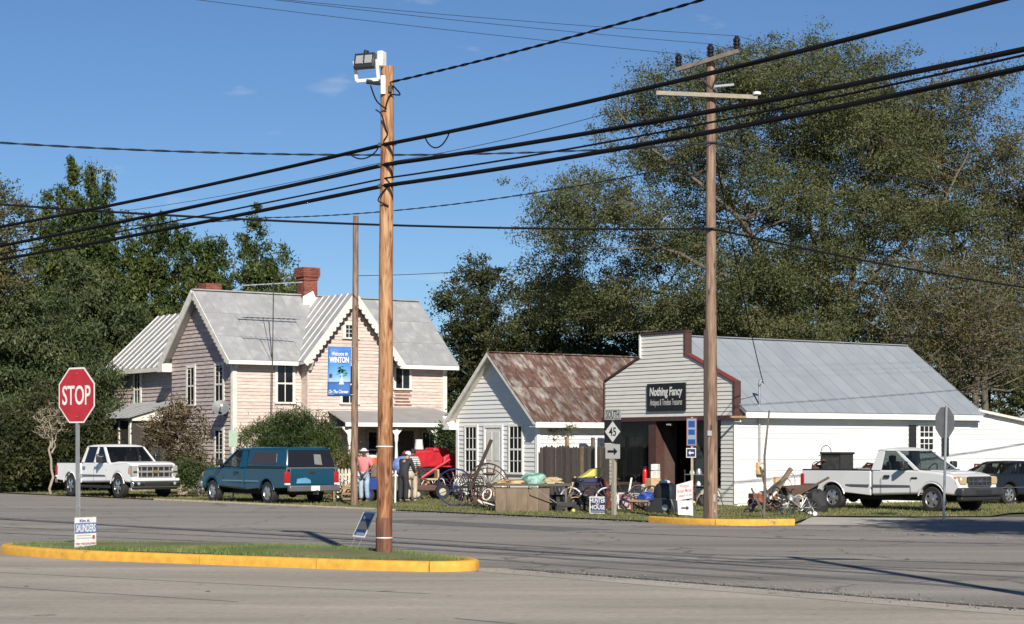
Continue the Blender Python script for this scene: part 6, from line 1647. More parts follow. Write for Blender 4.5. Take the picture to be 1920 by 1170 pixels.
mb = MB(); mb.bx(-.26, .26, -.006, -.002, 1.52, 1.90); s3 = mb.build('arrow_plate', mat('plate_grey', (0, 0, 0)), rm); arrow(.36, .2)(s3, M_SIGNBLACK, 0, 1.71)
# post with the blue heritage sign and the market signs
g1 = G(1297, 968, .03)
hs = thing('heritage_sign', 'tall blue heritage trail sign above a small arrow sign on a thin post', 'road sign', (g1.x, g1.y, 0), math.radians(-28))
mb = MB(); mb.bx(-.03, .03, 0, .05, -.1, 2.6); mb.build('post', mat('pale_post', (.42, .38, .30), .7, var=.15), hs)
hs.scale = (.76, 1, 1)
mb = MB(); mb.bx(-.19, .19, -.006, -.002, 1.85, 2.58); h1 = mb.build('trail_plate', mat('red_edge', (.26, .10, .09), .5), hs)
mb = MB(); mb.bx(-.165, .165, -.0085, -.0062, 1.875, 2.555); h1f = mb.build('blue_face', mat('pale_blue_print', (.24, .31, .43), .5), h1)
for z, h_, w_ in ((2.42, .17, .24), (2.21, .14, .24), (1.96, .13, .27)): bar(w_, h_)(h1f, M_SIGNBLUE, 0, z)
mb = MB(); mb.bx(-.2, .16, -.006, -.002, 1.55, 1.80); h2 = mb.build('arrow_plate', M_SIGNWHITE, hs)
mb = MB(); mb.bx(-.17, .13, -.0085, -.0062, 1.575, 1.775); h2f = mb.build('blue_face', M_SIGNNAVY, h2); arrow(.2, .13, -1)(h2f, M_SIGNWHITE, -.02, 1.675)
p = Vector((g1.x - .20, g1.y - .08, 0))
fm = thing('market_sign', 'white farmers market sign with red lettering leaning on the thin post', 'sign', p, math.radians(8))
mb = MB(); mb.prism([(-.31, .48), (.30, .55), (.31, 1.05), (-.30, .92)], (0, -.004, 0), X_, Z_, Y_ * -.006); fb = mb.build('board', M_SIGNWHITE, fm); fm.scale = (.70, 1, .92)
mr = mat('print_red', (0, 0, 0))
for key, z in (('winton_fm', .89), ('farmers', .76), ('tuesdays', .62)):
    o = lettering(key, mr, fb, (0, -.013, z)); o.rotation_euler = (math.radians(90), -.09, 0)
mb = MB(); mb.cyl((-.2, .005, -.05), (-.2, .005, .7), .006, n=5); mb.cyl((.2, .005, -.05), (.2, .005, .7), .006, n=5); mb.build('stake', M_STEEL, fm)
as_ = thing('arrow_board', 'small white board with black arrow below the farmers market sign', 'sign', p + Vector((.02, -.03, 0)), math.radians(8))
mb = MB(); mb.prism([(-.26, .03), (.29, .0), (.26, .46), (-.29, .46)], (0, -.004, .06), X_, Z_, Y_ * -.006); ab = mb.build('board', M_LIGHTW, as_); as_.scale = (.72, 1, .85); arrow(.3, .16)(ab, M_SIGNBLACK, 0, .29)
# small green sign by the bush
gs_ = Vector((PX(437, 66.5), 66.5, 0))
t = thing('street_name_sign', 'small pale green sign on a white post in front of the bush', 'road sign', gs_, math.radians(10))
mb = MB(); mb.cyl((0, 0, -.1), (0, 0, 2.3), .03, n=8); mb.build('post', M_LIGHTW, t); mb = MB(); mb.bx(-.15, .15, -.04, -.034, 1.85, 2.42); mb.build('plate', mat('pale_green_plate', (.30, .40, .30), .6, var=.1), t)
# ------------------------------------------------------------------ people
def skin(name, joints, edges, m, parent, sub=1, smooth=True):
    """limbs grown round a skeleton: joints {name: ((x,y,z), radius)}"""
    names = list(joints); idx = {k: i for i, k in enumerate(names)}
    me = bpy.data.meshes.new(name); me.from_pydata([joints[k][0] for k in names], [(idx[a], idx[b]) for a, b in edges], [])
    me.materials.append(m)
    o = link(name, me, parent)
    sk = o.modifiers.new('skin', 'SKIN'); sk.use_smooth_shade = True
    for i, k in enumerate(names):
        r = joints[k][1]; r = (r, r) if not isinstance(r, tuple) else r
        me.skin_vertices[0].data[i].radius = r
        me.skin_vertices[0].data[i].use_root = (i == 0)
    ss_ = o.modifiers.new('sub', 'SUBSURF'); ss_.levels = sub; ss_.render_levels = sub
    return o
M_SKIN = mat('dark_skin', (.10, .05, .033), .5); M_SKINL = mat('light_skin', (.42, .24, .17), .5)
def person(label, loc, rz, shirt, trousers, cap, skin_m, pose, hat=True, shoe=None, overalls=None):
    """pose: dict of joint positions (local, facing -Y)"""
    root = thing('person', label, 'person', loc, rz)
    J = dict(pelvis=(0, 0, .94), waist=(0, .0, 1.08), chest=(0, .01, 1.30), neck0=(0, .0, 1.46), neck=(0, -.02, 1.54), head=(0, -.03, 1.63), crown=(0, -.02, 1.72),
             hipL=(.10, 0, .90), kneeL=(.11, -.02, .50), ankL=(.11, .02, .09), toeL=(.12, -.13, .04), hipR=(-.10, 0, .90), kneeR=(-.11, -.02, .50), ankR=(-.11, .02, .09), toeR=(-.12, -.13, .04),
             shL=(.19, 0, 1.42), elL=(.25, .02, 1.15), wrL=(.24, -.08, .92), shR=(-.19, 0, 1.42), elR=(-.25, .02, 1.15), wrR=(-.24, -.08, .92))
    J.update(pose)
    R = dict(pelvis=.13, waist=(.125, .10), chest=(.16, .115), neck0=.075, neck=.055, head=(.078, .095), crown=(.05, .06), hipL=.085, kneeL=.058, ankL=.04, toeL=(.04, .03), hipR=.085, kneeR=.058, ankR=.04, toeR=(.04, .03),
             shL=.06, elL=.042, wrL=.028, shR=.06, elR=.042, wrR=.028)
    body = {k: (J[k], R[k]) for k in J if k in R}
    E = [('pelvis', 'waist'), ('waist', 'chest'), ('chest', 'neck0'), ('neck0', 'neck'), ('neck', 'head'), ('head', 'crown')]
    for s_ in 'LR': E += [('pelvis', 'hip' + s_), ('hip' + s_, 'knee' + s_), ('knee' + s_, 'ank' + s_), ('ank' + s_, 'toe' + s_), ('chest', 'sh' + s_), ('sh' + s_, 'el' + s_), ('el' + s_, 'wr' + s_)]
    for s_ in 'LR':   # hands: palm and five bent fingers
        w, e = Vector(J['wr' + s_]), Vector(J['el' + s_]); d = (w - e).normalized(); side = Vector((1, 0, 0)) if abs(d.x) < .8 else Vector((0, 0, 1)); side = (side - d * side.dot(d)).normalized(); nrm = d.cross(side)
        pm = w + d * .06
        body['palm' + s_] = (tuple(pm), (.034, .02)); E.append(('wr' + s_, 'palm' + s_))
        for f_, (off, ln) in enumerate(((-.03, .055), (-.01, .075), (.01, .08), (.03, .07))):
            b0 = pm + d * .03 + side * off; b1 = b0 + d * ln * .55; b2 = b1 + (d * .6 + nrm * .8).normalized() * ln * .5
            for q, (pp, rr) in enumerate(((b0, .011), (b1, .010), (b2, .008))): body['f%d%d%s' % (f_, q, s_)] = (tuple(pp), rr)
            E += [('palm' + s_, 'f%d0%s' % (f_, s_)), ('f%d0%s' % (f_, s_), 'f%d1%s' % (f_, s_)), ('f%d1%s' % (f_, s_), 'f%d2%s' % (f_, s_))]
        t0 = w + d * .035 + side * -.045; t1 = t0 + (d + side * -.4).normalized() * .045
        body['t0' + s_] = (tuple(t0), .012); body['t1' + s_] = (tuple(t1), .009); E += [('palm' + s_, 't0' + s_), ('t0' + s_, 't1' + s_)]
    skin('body', body, E, skin_m, root)
    # face
    hx = Vector(J['head']); fx = (Vector(J['head']) - Vector(J['neck'])); face = Vector(pose.get('face', (0, -1, 0))).normalized(); sd = Z_.cross(face).normalized()
    mb = MB(); mb.ball(hx + face * .098 + Z_ * -.005, (.016, .018, .022), 8, 6)
    for q in (-1, 1): mb.ball(hx + sd * (q * .08) + Z_ * -.005, (.014, .02, .03), 8, 6)
    mb.build('nose_and_ears', skin_m, root, smooth=60)
    mb = MB()
    for q in (-1, 1): mb.ball(hx + face * .082 + sd * (q * .032) + Z_ * .022, .011, 6, 5)
    mb.box(hx + face * .088 + Z_ * -.045, (.045, .012, .008)); mb.build('eyes_and_mouth', M_DARK, root)
    mb = MB(); mb.ball(hx - face * .015 + Z_ * .04, (.088, .1, .085), 10, 7); mb.build('hair', mat('dark_hair', (.03, .025, .022), .7), root, smooth=60)
    # clothes
    g = lambda k, r, dz=0.0: ((J[k][0], J[k][1], J[k][2] + dz), r)
    hem = J.get('hem', (J['pelvis'][0], J['pelvis'][1], J['pelvis'][2] - .06))
    top = {'pelvis': (hem, (.165, .14)), 'waist': g('waist', (.165, .135)), 'chest': g('chest', (.19, .145)), 'neck0': g('neck0', .085)}
    E = [('pelvis', 'waist'), ('waist', 'chest'), ('chest', 'neck0')]
    for s_ in 'LR':
        sh, el = Vector(J['sh' + s_]), Vector(J['el' + s_]); wr = Vector(J['wr' + s_])
        top['sh' + s_] = (tuple(sh), .085); E.append(('chest', 'sh' + s_))
        if pose.get('long'):
            top['el' + s_] = (tuple(el), .065); top['cu' + s_] = (tuple(el.lerp(wr, .9)), .05); E += [('sh' + s_, 'el' + s_), ('el' + s_, 'cu' + s_)]
        else:
            top['cu' + s_] = (tuple(sh.lerp(el, .95)), .075); E.append(('sh' + s_, 'cu' + s_))
    skin('shirt', top, E, shirt, root)
    leg = {'pelvis': g('pelvis', (.165, .15))}
    E = []
    if overalls:
        leg['waist'] = g('waist', (.175, .15)); leg['bib'] = ((J['chest'][0], J['chest'][1], J['chest'][2] + .0), (.17, .155)); E += [('pelvis', 'waist'), ('waist', 'bib')]
    for s_ in 'LR':
        leg['hip' + s_] = g('hip' + s_, .11); leg['knee' + s_] = g('knee' + s_, .088); leg['ank' + s_] = g('ank' + s_, .078, .0); E += [('pelvis', 'hip' + s_), ('hip' + s_, 'knee' + s_), ('knee' + s_, 'ank' + s_)]
    skin('trousers', leg, E, trousers, root)
    for s_ in 'LR':
        a, t_ = Vector(J['ank' + s_]), Vector(J['toe' + s_]); skin('shoe', {'heel': (tuple(a + Vector((0, .03, -.045))), (.05, .045)), 'mid': (tuple(a.lerp(t_, .6) + Vector((0, 0, -.02))), (.052, .04)), 'toe': (tuple(t_ + Vector((0, -.03, 0))), (.048, .032))}, [('heel', 'mid'), ('mid', 'toe')], shoe or M_BLACKP, root)
    if hat:
        mb = MB(); c = hx + Z_ * .055
        mb.ball(c, (.103, .112, .085), 14, 8); hb = mb.build('cap', cap, root, smooth=60)
        mb = MB()
        if hat == 'brim': mb.lathe([(.09, 0), (.165, -.012), (.165, -.002), (.09, .015)], c + Z_ * .0, n=18)
        else: mb.prism([(sd.dot(sd) * .085 * math.cos(t), .075 + .11 * math.sin(t)) for t in [math.pi * i / 8 for i in range(9)]], c - Z_ * .006, sd, face, Z_ * .012)
        mb.build('peak', cap, hb, smooth=60)
    return root
M_CHECK = mat('pink_shirt', (.62, .20, .21), .8, var=.12, vscale=25); M_JEANS = mat('pale_jeans', (.30, .40, .52), .85, var=.2, vscale=5); M_DENIM = mat('dark_denim', (.022, .024, .032), .85, var=.15)
def stripe_mat():
    m, n, l, b = nodes_of('striped_shirt')
    tc = n.new('ShaderNodeTexCoord'); w = n.new('ShaderNodeTexWave'); w.bands_direction = 'Z'; w.inputs['Scale'].default_value = 4.6; w.inputs['Distortion'].default_value = .6
    l.new(tc.outputs['Object'], w.inputs['Vector']); rp = n.new('ShaderNodeValToRGB'); rp.color_ramp.elements[0].position = .35; rp.color_ramp.elements[1].position = .5
    rp.color_ramp.elements[0].color = (.10, .12, .15, 1); rp.color_ramp.elements[1].color = (.55, .54, .48, 1)
    l.new(w.outputs['Fac'], rp.inputs['Fac']); l.new(rp.outputs['Color'], b.inputs['Base Color']); b.inputs['Roughness'].default_value = .85
    return m
M_CAPW = mat('white_cap', (.72, .71, .69), .7)
pY = 63.0
person('person in pink shirt, pale jeans and white hat holding hands together in front', (PX(683, pY), pY, .03), math.radians(-14), M_CHECK, M_JEANS, M_CAPW, M_SKIN,
       dict(elL=(.27, -.02, 1.14), wrL=(.07, -.2, .93), elR=(-.27, -.02, 1.14), wrR=(-.05, -.21, .95), kneeL=(.10, -.05, .5)), hat='brim', shoe=mat('brown_shoe', (.2, .12, .07), .7))
person('person in dark overalls and white cap beside the floodlight pole', (PX(756, pY - .6), pY - .6, .03), math.radians(150), M_DENIM, M_DENIM, M_CAPW, M_SKINL,
       dict(chest=(0, -.14, 1.26), waist=(0, -.05, 1.08), neck0=(0, -.2, 1.40), neck=(0, -.24, 1.46), head=(0, -.29, 1.53), crown=(0, -.31, 1.61), shL=(.19, -.17, 1.36), shR=(-.19, -.17, 1.36), elL=(.24, -.24, 1.10), elR=(-.24, -.24, 1.10), wrL=(.2, -.4, .95), wrR=(-.2, -.4, .95), face=(0, -.9, -.4), long=True), overalls=True)
person('person in striped shirt, tan trousers and dark cap bending over yard goods', (PX(772, pY + .5), pY + .5, .03), math.radians(168), stripe_mat(), mat('khaki', (.46, .40, .30), .85, var=.1), mat('dark_cap', (.02, .02, .03), .7), M_SKIN,
       dict(chest=(0, -.07, 1.32), neck0=(0, -.1, 1.47), neck=(0, -.13, 1.54), head=(0, -.18, 1.61), crown=(0, -.2, 1.70), elL=(.27, -.0, 1.13), wrL=(.25, -.12, .90), elR=(-.27, -.0, 1.13), wrR=(-.25, -.12, .90), face=(.2, -.9, -.35)), shoe=mat('tan_shoe', (.35, .27, .19), .7))

# ------------------------------------------------------------------ yard goods
def spoked(mb, c, axis, R, r, spokes, rs=.012):
    mb.ring(c, axis, R, r, 30, 6)
    c = Vector(c); ax = Vector(axis).normalized(); u = Z_ if abs(ax.z) < .9 else X_
    b = ax.cross(u).normalized(); d = ax.cross(b)
    for k in range(spokes):
        a = 2 * math.pi * k / spokes; mb.cyl(c, c + (b * math.cos(a) + d * math.sin(a)) * R, rs, n=4)
    mb.cyl(c - ax * .06, c + ax * .06, .05, n=10)
# tractor behind the shed corner
H5 = norm2(-.80, -.60); tc0 = Vector((PX(829, 71.8), 71.8, .02))
tr = thing('farm_tractor', 'old red farm tractor half hidden behind the white shed corner', 'tractor', tc0, math.atan2(H5[1], H5[0]))
mb = MB(); mb.prism([(-.2, 1.0), (1.45, .95), (1.5, 1.05), (1.5, 1.45), (1.42, 1.55), (-.2, 1.6)], (0, -.26, 0), X_, Z_, Y_ * .52); mb.build('bonnet', M_RED, tr, bevel=.07, seg=3)
mb = MB(); mb.bx(1.47, 1.53, -.2, .2, .98, 1.45); mb.build('grille', M_DKIRON, tr)
mb = MB(); mb.bx(-.1, 1.35, -.2, .2, .55, .98); mb.cyl((.5, -.3, .8), (.9, -.3, .8), .09, n=10); mb.build('engine', M_DKIRON, tr)
mb = MB(); mb.bx(-.9, -.1, -.22, .22, .55, 1.05); mb.build('gearbox', M_RED, tr, bevel=.05)
mb = MB(); mb.bx(-.75, .35, .28, .78, .98, 1.04); mb.bx(-.75, .35, -.78, -.28, .98, 1.04); mb.build('mudguard', M_RED, tr, bevel=.03)
mb = MB(); mb.ring((-.3, 0, 1.78), (-.6, 0, .8), .2, .018, 20, 6); mb.cyl((-.1, 0, 1.55), (-.3, 0, 1.78), .02, n=6); mb.build('steering_wheel', M_DKIRON, tr)
mb = MB(); mb.ball((-.85, 0, 1.25), (.22, .24, .06), 12, 6); mb.cyl((-.85, 0, 1.0), (-.85, 0, 1.22), .03, n=6); mb.build('seat', M_RED, tr, smooth=60)
mb = MB(); mb.cyl((.95, .0, 1.5), (.95, 0, 1.72), .035, n=8); mb.build('exhaust', M_DKIRON, tr)
for y, x, r, w in ((.75, -.65, .62, .26), (-.75, -.65, .62, .26), (.5, 1.2, .32, .14), (-.5, 1.2, .32, .14)):
    mb = MB(); mb.lathe([(r * .6, -w / 2), (r * .93, -w / 2), (r, -w * .25), (r, w * .25), (r * .93, w / 2), (r * .6, w / 2)], (x, y, r), (0, 1, 0), 24, closed=True); wt = mb.build('wheel', M_BLACK, tr, smooth=40)
    mb = MB(); mb.lathe([(r * .62, -w * .3), (r * .62, w * .3), (.05, w * .34)], (x, y, r), (0, 1, 0), 20); mb.build('rim', M_RED if r > .5 else M_IRON, wt, smooth=40)
mb = MB(); mb.beam((-.9, .45, 1.0), (-.55, .75, 1.85), .05, .08); mb.beam((-1.05, .3, 1.0), (-.75, .55, 1.9), .04, .06); mb.build('lever', M_RED, tr)
tr.scale = (1.1, 1.1, 1.08)
mb = MB(); mb.prism([(-.6, .98), (.25, .98), (.2, 1.35), (-.1, 1.5), (-.5, 1.42)], (0, .3, 0), X_, Z_, Y_ * .12); mb.build('fender', M_RED, tr, bevel=.05)
mb = MB(); mb.bx(-.05, .55, -.3, .3, 1.5, 1.66); mb.build('fuel_tank', M_RED, tr, bevel=.07, seg=3)
mb = MB(); mb.tube([(1.3, .35, .5), (.7, .5, .9), (.1, .6, 1.25)], .045, 6); mb.tube([(1.3, -.35, .5), (.7, -.5, .9), (.1, -.6, 1.25)], .045, 6); mb.tube([(1.3, -.35, .5), (1.3, .35, .5)], .045, 6); mb.build('tool_bar', M_RED, tr)
bk = MB(); bk.lathe([(.17, 0), (.172, .03), (.135, .30), (.14, .36), (.125, .37)], (0, 0, 0), n=18)
o = tag(bk.build('bucket', M_LIGHTW, None, smooth=40), 'white plastic bucket turned upside down over the tractor exhaust', 'bucket'); o.location = tr.matrix_basis @ Vector((.95, 0, 1.6))
# mower deck and tray below it
t = thing('riding_mower', 'rusty old riding mower on the grass in front of the tractor', 'mower', (PX(800, 66.5), 66.5, .03), math.radians(200))
mb = MB(); mb.box((0, 0, .38), (1.1, .5, .22)); mb.box((.45, 0, .6), (.35, .4, .3)); mb.build('body', M_IRON, t, bevel=.06)
for x in (-.45, .45):
    for y in (-.36, .36):
        r = .26 if x < 0 else .18
        mb = MB(); mb.lathe([(r * .5, -.07), (r * .92, -.08), (r, -.03), (r, .03), (r * .92, .08), (r * .5, .07)], (x, y, r), (0, 1, 0), 18, closed=True); wt = mb.build('wheel', M_BLACK, t, smooth=40)
        mb = MB(); mb.lathe([(r * .5, -.06), (r * .5, .06), (.02, .07)], (x, y, r), (0, 1, 0), 14); mb.build('rim', mat('cream_rim', (.45, .40, .28), .6, var=.2), wt, smooth=40)
mb = MB(); mb.box((-.2, -.1, .68), (.42, .4, .07)); mb.box((-.4, -.1, .86), (.07, .4, .34)); mb.build('seat', M_TAN, t, bevel=.03)
mb = MB(); mb.beam((.3, 0, .6), (.1, 0, 1.0), .04, .04); mb.ring((.08, 0, 1.02), (-.5, 0, .85), .16, .015, 16, 6); mb.build('steering', M_DKIRON, t)
# blue cart beside the person in pink
t = thing('blue_cart', 'blue plastic yard cart with blue wheels beside the person in pink', 'cart', (PX(701, 63.6), 63.6, .03), math.radians(-10))
mb = MB(); mb.prism([(-.28, .38), (.32, .38), (.45, .78), (-.38, .78)], (0, -.3, 0), X_, Z_, Y_ * .6); mb.build('tub', M_BLUE, t, bevel=.03)
for y in (-.34, .34):
    mb = MB(); mb.lathe([(.05, -.05), (.2, -.05), (.22, 0), (.2, .05), (.05, .05)], (-.1, y, .22), (0, 1, 0), 18); wt = mb.build('wheel', M_BLACK, t, smooth=40)
    mb = MB(); mb.lathe([(.13, -.055), (.13, .055), (.02, .06)], (-.1, y, .22), (0, 1, 0), 14); mb.build('hub', M_BLUE, wt, smooth=40)
mb = MB(); mb.tube([(.4, 0, .7), (.7, 0, .95)], .02, 6); mb.cyl((.2, .2, 0), (.2, .2, .4), .02, n=6); mb.cyl((.2, -.2, 0), (.2, -.2, .4), .02, n=6); mb.build('handle', M_DKIRON, t)
t = MB(); t.prism([(-.3, 0), (.3, 0), (.36, .35), (.1, .5), (-.3, .42)], (0, -.22, 0), X_, Z_, Y_ * .44)
o = tag(t.build('burlap_sack', mat('burlap', (.16, .11, .07), .9, var=.3, vscale=8), None, bevel=.08, seg=3), 'brown burlap sack lying in the blue cart', 'sack'); o.location = (PX(702, 63.6), 63.6, .80)
t = thing('orange_cooler', 'orange drink cooler standing behind the person in pink', 'cooler', (PX(697, 64.6), 64.6, .03))
mb = MB(); mb.box((0, 0, .5), (.44, .4, 1.0)); mb.build('crate_stand', M_OLDWOOD, t); mb = MB(); mb.lathe([(.19, 1.0), (.2, 1.05), (.21, 1.42), (.2, 1.45)], (0, 0, 0), n=18); mb.build('tub', M_ORANGE, t, smooth=40); mb = MB(); mb.lathe([(.205, 1.45), (.205, 1.5), (.12, 1.54)], (0, 0, 0), n=18); mb.build('lid', M_LIGHTW, t, smooth=40)
# white picket panel and goods near the bush
t = thing('garden_fence', 'short cream picket fence left of the banner pole', 'fence', (PX(652, 66.0), 66.0, .03), math.radians(12))
for k in range(6):
    mb = MB(); mb.prism([(0, .3), (.085, .3), (.085, 1.0), (.042, 1.08), (0, 1.0)], (-.35 + k * .12, 0, 0), X_, Z_, Y_ * .02); mb.build('picket', mat('old_cream_paint', (.45, .41, .33), .8, var=.2, orand=.15), t)
mb = MB(); mb.bx(-.38, .4, .021, .05, .4, .47); mb.bx(-.38, .4, .021, .05, .82, .89); mb.bx(-.36, -.3, .05, .1, 0, .9); mb.bx(.3, .36, .05, .1, 0, .9); mb.build('rail', M_TRIM, t)
t = thing('wooden_step', 'stacked pale wooden steps below the short picket fence', 'steps', (PX(648, 63.5), 63.5, .03), math.radians(8))
for k in range(3):
    mb = MB(); mb.box((0, .14 * k, .09 + .17 * k), (.9 - .08 * k, .34, .05)); mb.build('tread', M_LUMBER, t)
mb = MB(); mb.bx(-.42, -.36, -.15, .45, 0, .4); mb.bx(.36, .42, -.15, .45, 0, .4); mb.build('stringer', M_LUMBER, t)
t = MB(); t.beam((0, 0, 0), (.02, 0, 1.9), .09, .05)
o = tag(t.build('white_board', M_LIGHTW), 'narrow white board standing upright right of the floodlight pole', 'board'); o.location = (PX(741, 61.8), 61.8, .03); o.scale = (1, 1, .55)
t = thing('flower_pots', 'blue bag and clutter piled on a low stand behind the bending people', 'clutter', (PX(757, 65.6), 65.6, .03))
mb = MB(); mb.box((0, 0, .4), (.9, .5, .8)); mb.build('stand', M_OLDWOOD, t); mb = MB(); mb.ball((.0, 0, 1.15), (.42, .3, .35), 12, 8); mb.build('bag', mat('blue_bag', (.16, .22, .48), .6, var=.3, vscale=6), t, smooth=60)
t['label'] = 'periwinkle blue bag on a low wooden stand behind the bending people'
# cream goods along the porch edge
rnd = random.Random(8)
for k in range(7):
    x = PX(800 + k * 6, 74.0); mb = MB(); r = rnd.uniform(.07, .12)
    mb.lathe([(r * .8, 0), (r, r * 1.2), (r * .7, r * 2.1), (r * .75, r * 2.3)], (0, 0, 0), n=12)
    o = tag(mb.build('flower_pot', mat('cream_pot', (.58, .5, .36), .7, orand=.2), None, smooth=40), 'cream flower pot, %s from the left in the row on the bench behind the tractor' % ['first', 'second', 'third', 'fourth', 'fifth', 'sixth', 'seventh'][k], 'flower pot', 'flower pots in a row behind the tractor'); o.location = (x, 74.6, 1.42)
t = thing('pot_bench', 'long narrow bench carrying cream flower pots behind the tractor', 'bench', (PX(818, 74), 74.6, 0), 0)
mb = MB(); mb.box((0, 0, 1.39), (1.5, .4, .05)); mb.build('top', M_OLDWOOD, t)
for x in (-.65, .65):
    mb = MB(); mb.box((x, 0, .68), (.07, .36, 1.36)); mb.build('leg', M_OLDWOOD, t)

# old dump rake: two tall spoked wheels, curved tines, long tongue leaning up
k0 = Vector((PX(884, 57.2), 57.2, .03))
t = thing('hay_rake', 'old horse-drawn hay rake with tall spoked wheels and raised wooden tongue', 'hay rake', k0, math.radians(-32))
mb = MB(); spoked(mb, (-.62, .1, .58), (-.35, .9, .25), .58, .024, 18, .011); mb.build('wheel', M_NAVY, t)
mb = MB(); spoked(mb, (.38, .35, .66), (-.2, .9, .15), .66, .024, 16, .010); mb.build('wheel', M_IRON, t)
mb = MB(); mb.beam((-.7, .12, .58), (.5, .35, .64), .06, .07); mb.build('axle', M_DKIRON, t)
for k in range(12):
    x = -.55 + k * .085; pts = [(x, .05 + .3 * math.cos(a) - .1, .52 + .42 * math.sin(a)) for a in [math.radians(q) for q in range(120, -100, -22)]]
    mb = MB(); mb.tube(pts, .011, 5); mb.build('tine', M_IRON, t)
mb = MB(); mb.beam((.02, -.1, .55), (.58, .2, 2.02), .09, .10); mb.build('tongue', mat('dark_beam', (.045, .03, .024), .85, var=.3, vscale=5), t)
mb = MB(); mb.tube([(.1, -.1, .62), (.3, 0, 1.25), (.52, .12, 1.32), (.75, .15, 1.26), (.72, .1, 1.05)], .022, 6); mb.build('seat_spring', M_DKIRON, t, smooth=50)
mb = MB(); mb.ball((.55, .12, 1.0), (.2, .18, .05), 12, 6); mb.build('seat', M_IRON, t, smooth=60)
t = thing('wheel_hoop', 'rusty bare spoked iron wheel leaning at the plywood planter', 'wheel', (PX(918, 57.0), 57.0, .03), math.radians(15))
mb = MB(); spoked(mb, (0, .12, .6), (.55, .8, .28), .6, .018, 12, .009); mb.build('hoop', M_IRON, t)
t = thing('scrap_heap', 'small heap of rusty machine parts left of the plywood planter', 'scrap heap', (PX(922, 56.2), 56.2, .03))
for k in range(9):
    a = Vector((rnd.uniform(-.35, .35), rnd.uniform(-.3, .3), .05)); b_ = a + Vector((rnd.uniform(-.4, .4), rnd.uniform(-.3, .3), rnd.uniform(.1, .55)))
    mb = MB(); mb.beam(a, b_, .05, .07); mb.build('bar', [M_IRON, M_DKIRON, M_LUMBER][k % 3], t)
mb = MB(); mb.ring((.1, -.1, .3), (.3, .9, .2), .24, .03, 18, 6); mb.build('gear', M_IRON, t)

# plywood planter / table with tarp and rope
tp = Vector((PX(988, 53.6), 53.6, .03))
t = thing('plywood_bin', 'splayed plywood bin with a plank table top standing at the kerb', 'bin', tp, math.radians(-3))
for k in range(5):
    x0 = -.86 + k * .3; mb = MB(); mb.prism([(x0, .0), (x0 + .292, .0), (x0 + .302, .66), (x0 + .006, .66)], (0, -.32, 0), X_, Z_, Y_ * .03); mb.build('plank', M_PLY, t)
mb = MB(); mb.bx(-.84, .6, .3, .33, 0, .66); mb.bx(-.86, -.83, -.29, .3, 0, .66); mb.bx(.6, .63, -.29, .3, 0, .66); mb.build('bin_wall', M_PLY, t)
mb = MB(); mb.bx(-.98, 1.25, -.42, .42, .72, .78); mb.build('table_top', mat('mossy_board', (.08, .085, .06), .8, var=.3, vscale=4), t)
for x in (1.1,):
    for y in (-.3, .3):
        mb = MB(); mb.bx(x - .03, x + .03, y - .03, y + .03, 0, .72); mb.build('leg', M_OLDWOOD, t)
def lumpy(name, label, cat, c, size, m, seed, rz=0):
    """crumpled soft pile"""
    rnd_ = random.Random(seed); mb = MB(); nu, nv = 18, 10; vs = []
    for j in range(nv + 1):
        for i in range(nu):
            a = 2 * math.pi * i / nu; t_ = j / nv; r = math.cos(t_ * math.pi / 2) ** .6
            n_ = 1 + .28 * math.sin(a * 3 + seed) * math.cos(t_ * 5 + seed) + rnd_.uniform(-.12, .12)
            vs.append((size[0] * r * n_ * math.cos(a), size[1] * r * n_ * math.sin(a), size[2] * (math.sin(t_ * math.pi / 2) + rnd_.uniform(-.08, .08)) if j else 0))
    fs = [(j * nu + i, j * nu + (i + 1) % nu, (j + 1) * nu + (i + 1) % nu, (j + 1) * nu + i) for j in range(nv) for i in range(nu)]
    mb.add(vs, fs); o = tag(mb.build(name, m, None, smooth=35), label, cat); o.location = c; o.rotation_euler = (0, 0, rz); return o
lumpy('tarp', 'crumpled sea-green tarp heaped on the plywood table', 'tarp', tp + Vector((.2, 0, .78)), (.36, .28, .3), M_TARP, 3)
lumpy('rope_pile', 'tan rope and netting piled beside the green tarp', 'rope', tp + Vector((-.4, 0, .78)), (.42, .26, .12), M_TAN, 5)
lumpy('netting_pile', 'light brown netting pile at the right of the green tarp', 'netting', tp + Vector((.72, .05, .78)), (.3, .24, .17), mat('netting', (.42, .33, .2), .85, var=.3, vscale=14), 7)
t = thing('low_bench', 'dark low bench under the right end of the plank table', 'bench', (PX(1066, 54.5), 54.5, .03), 0)
mb = MB(); mb.box((0, 0, .42), (1.05, .4, .06)); mb.build('top', M_OLDWOOD, t)
for x in (-.45, .45):
    mb = MB(); mb.box((x, 0, .2), (.06, .36, .4)); mb.build('leg', M_DKIRON, t)

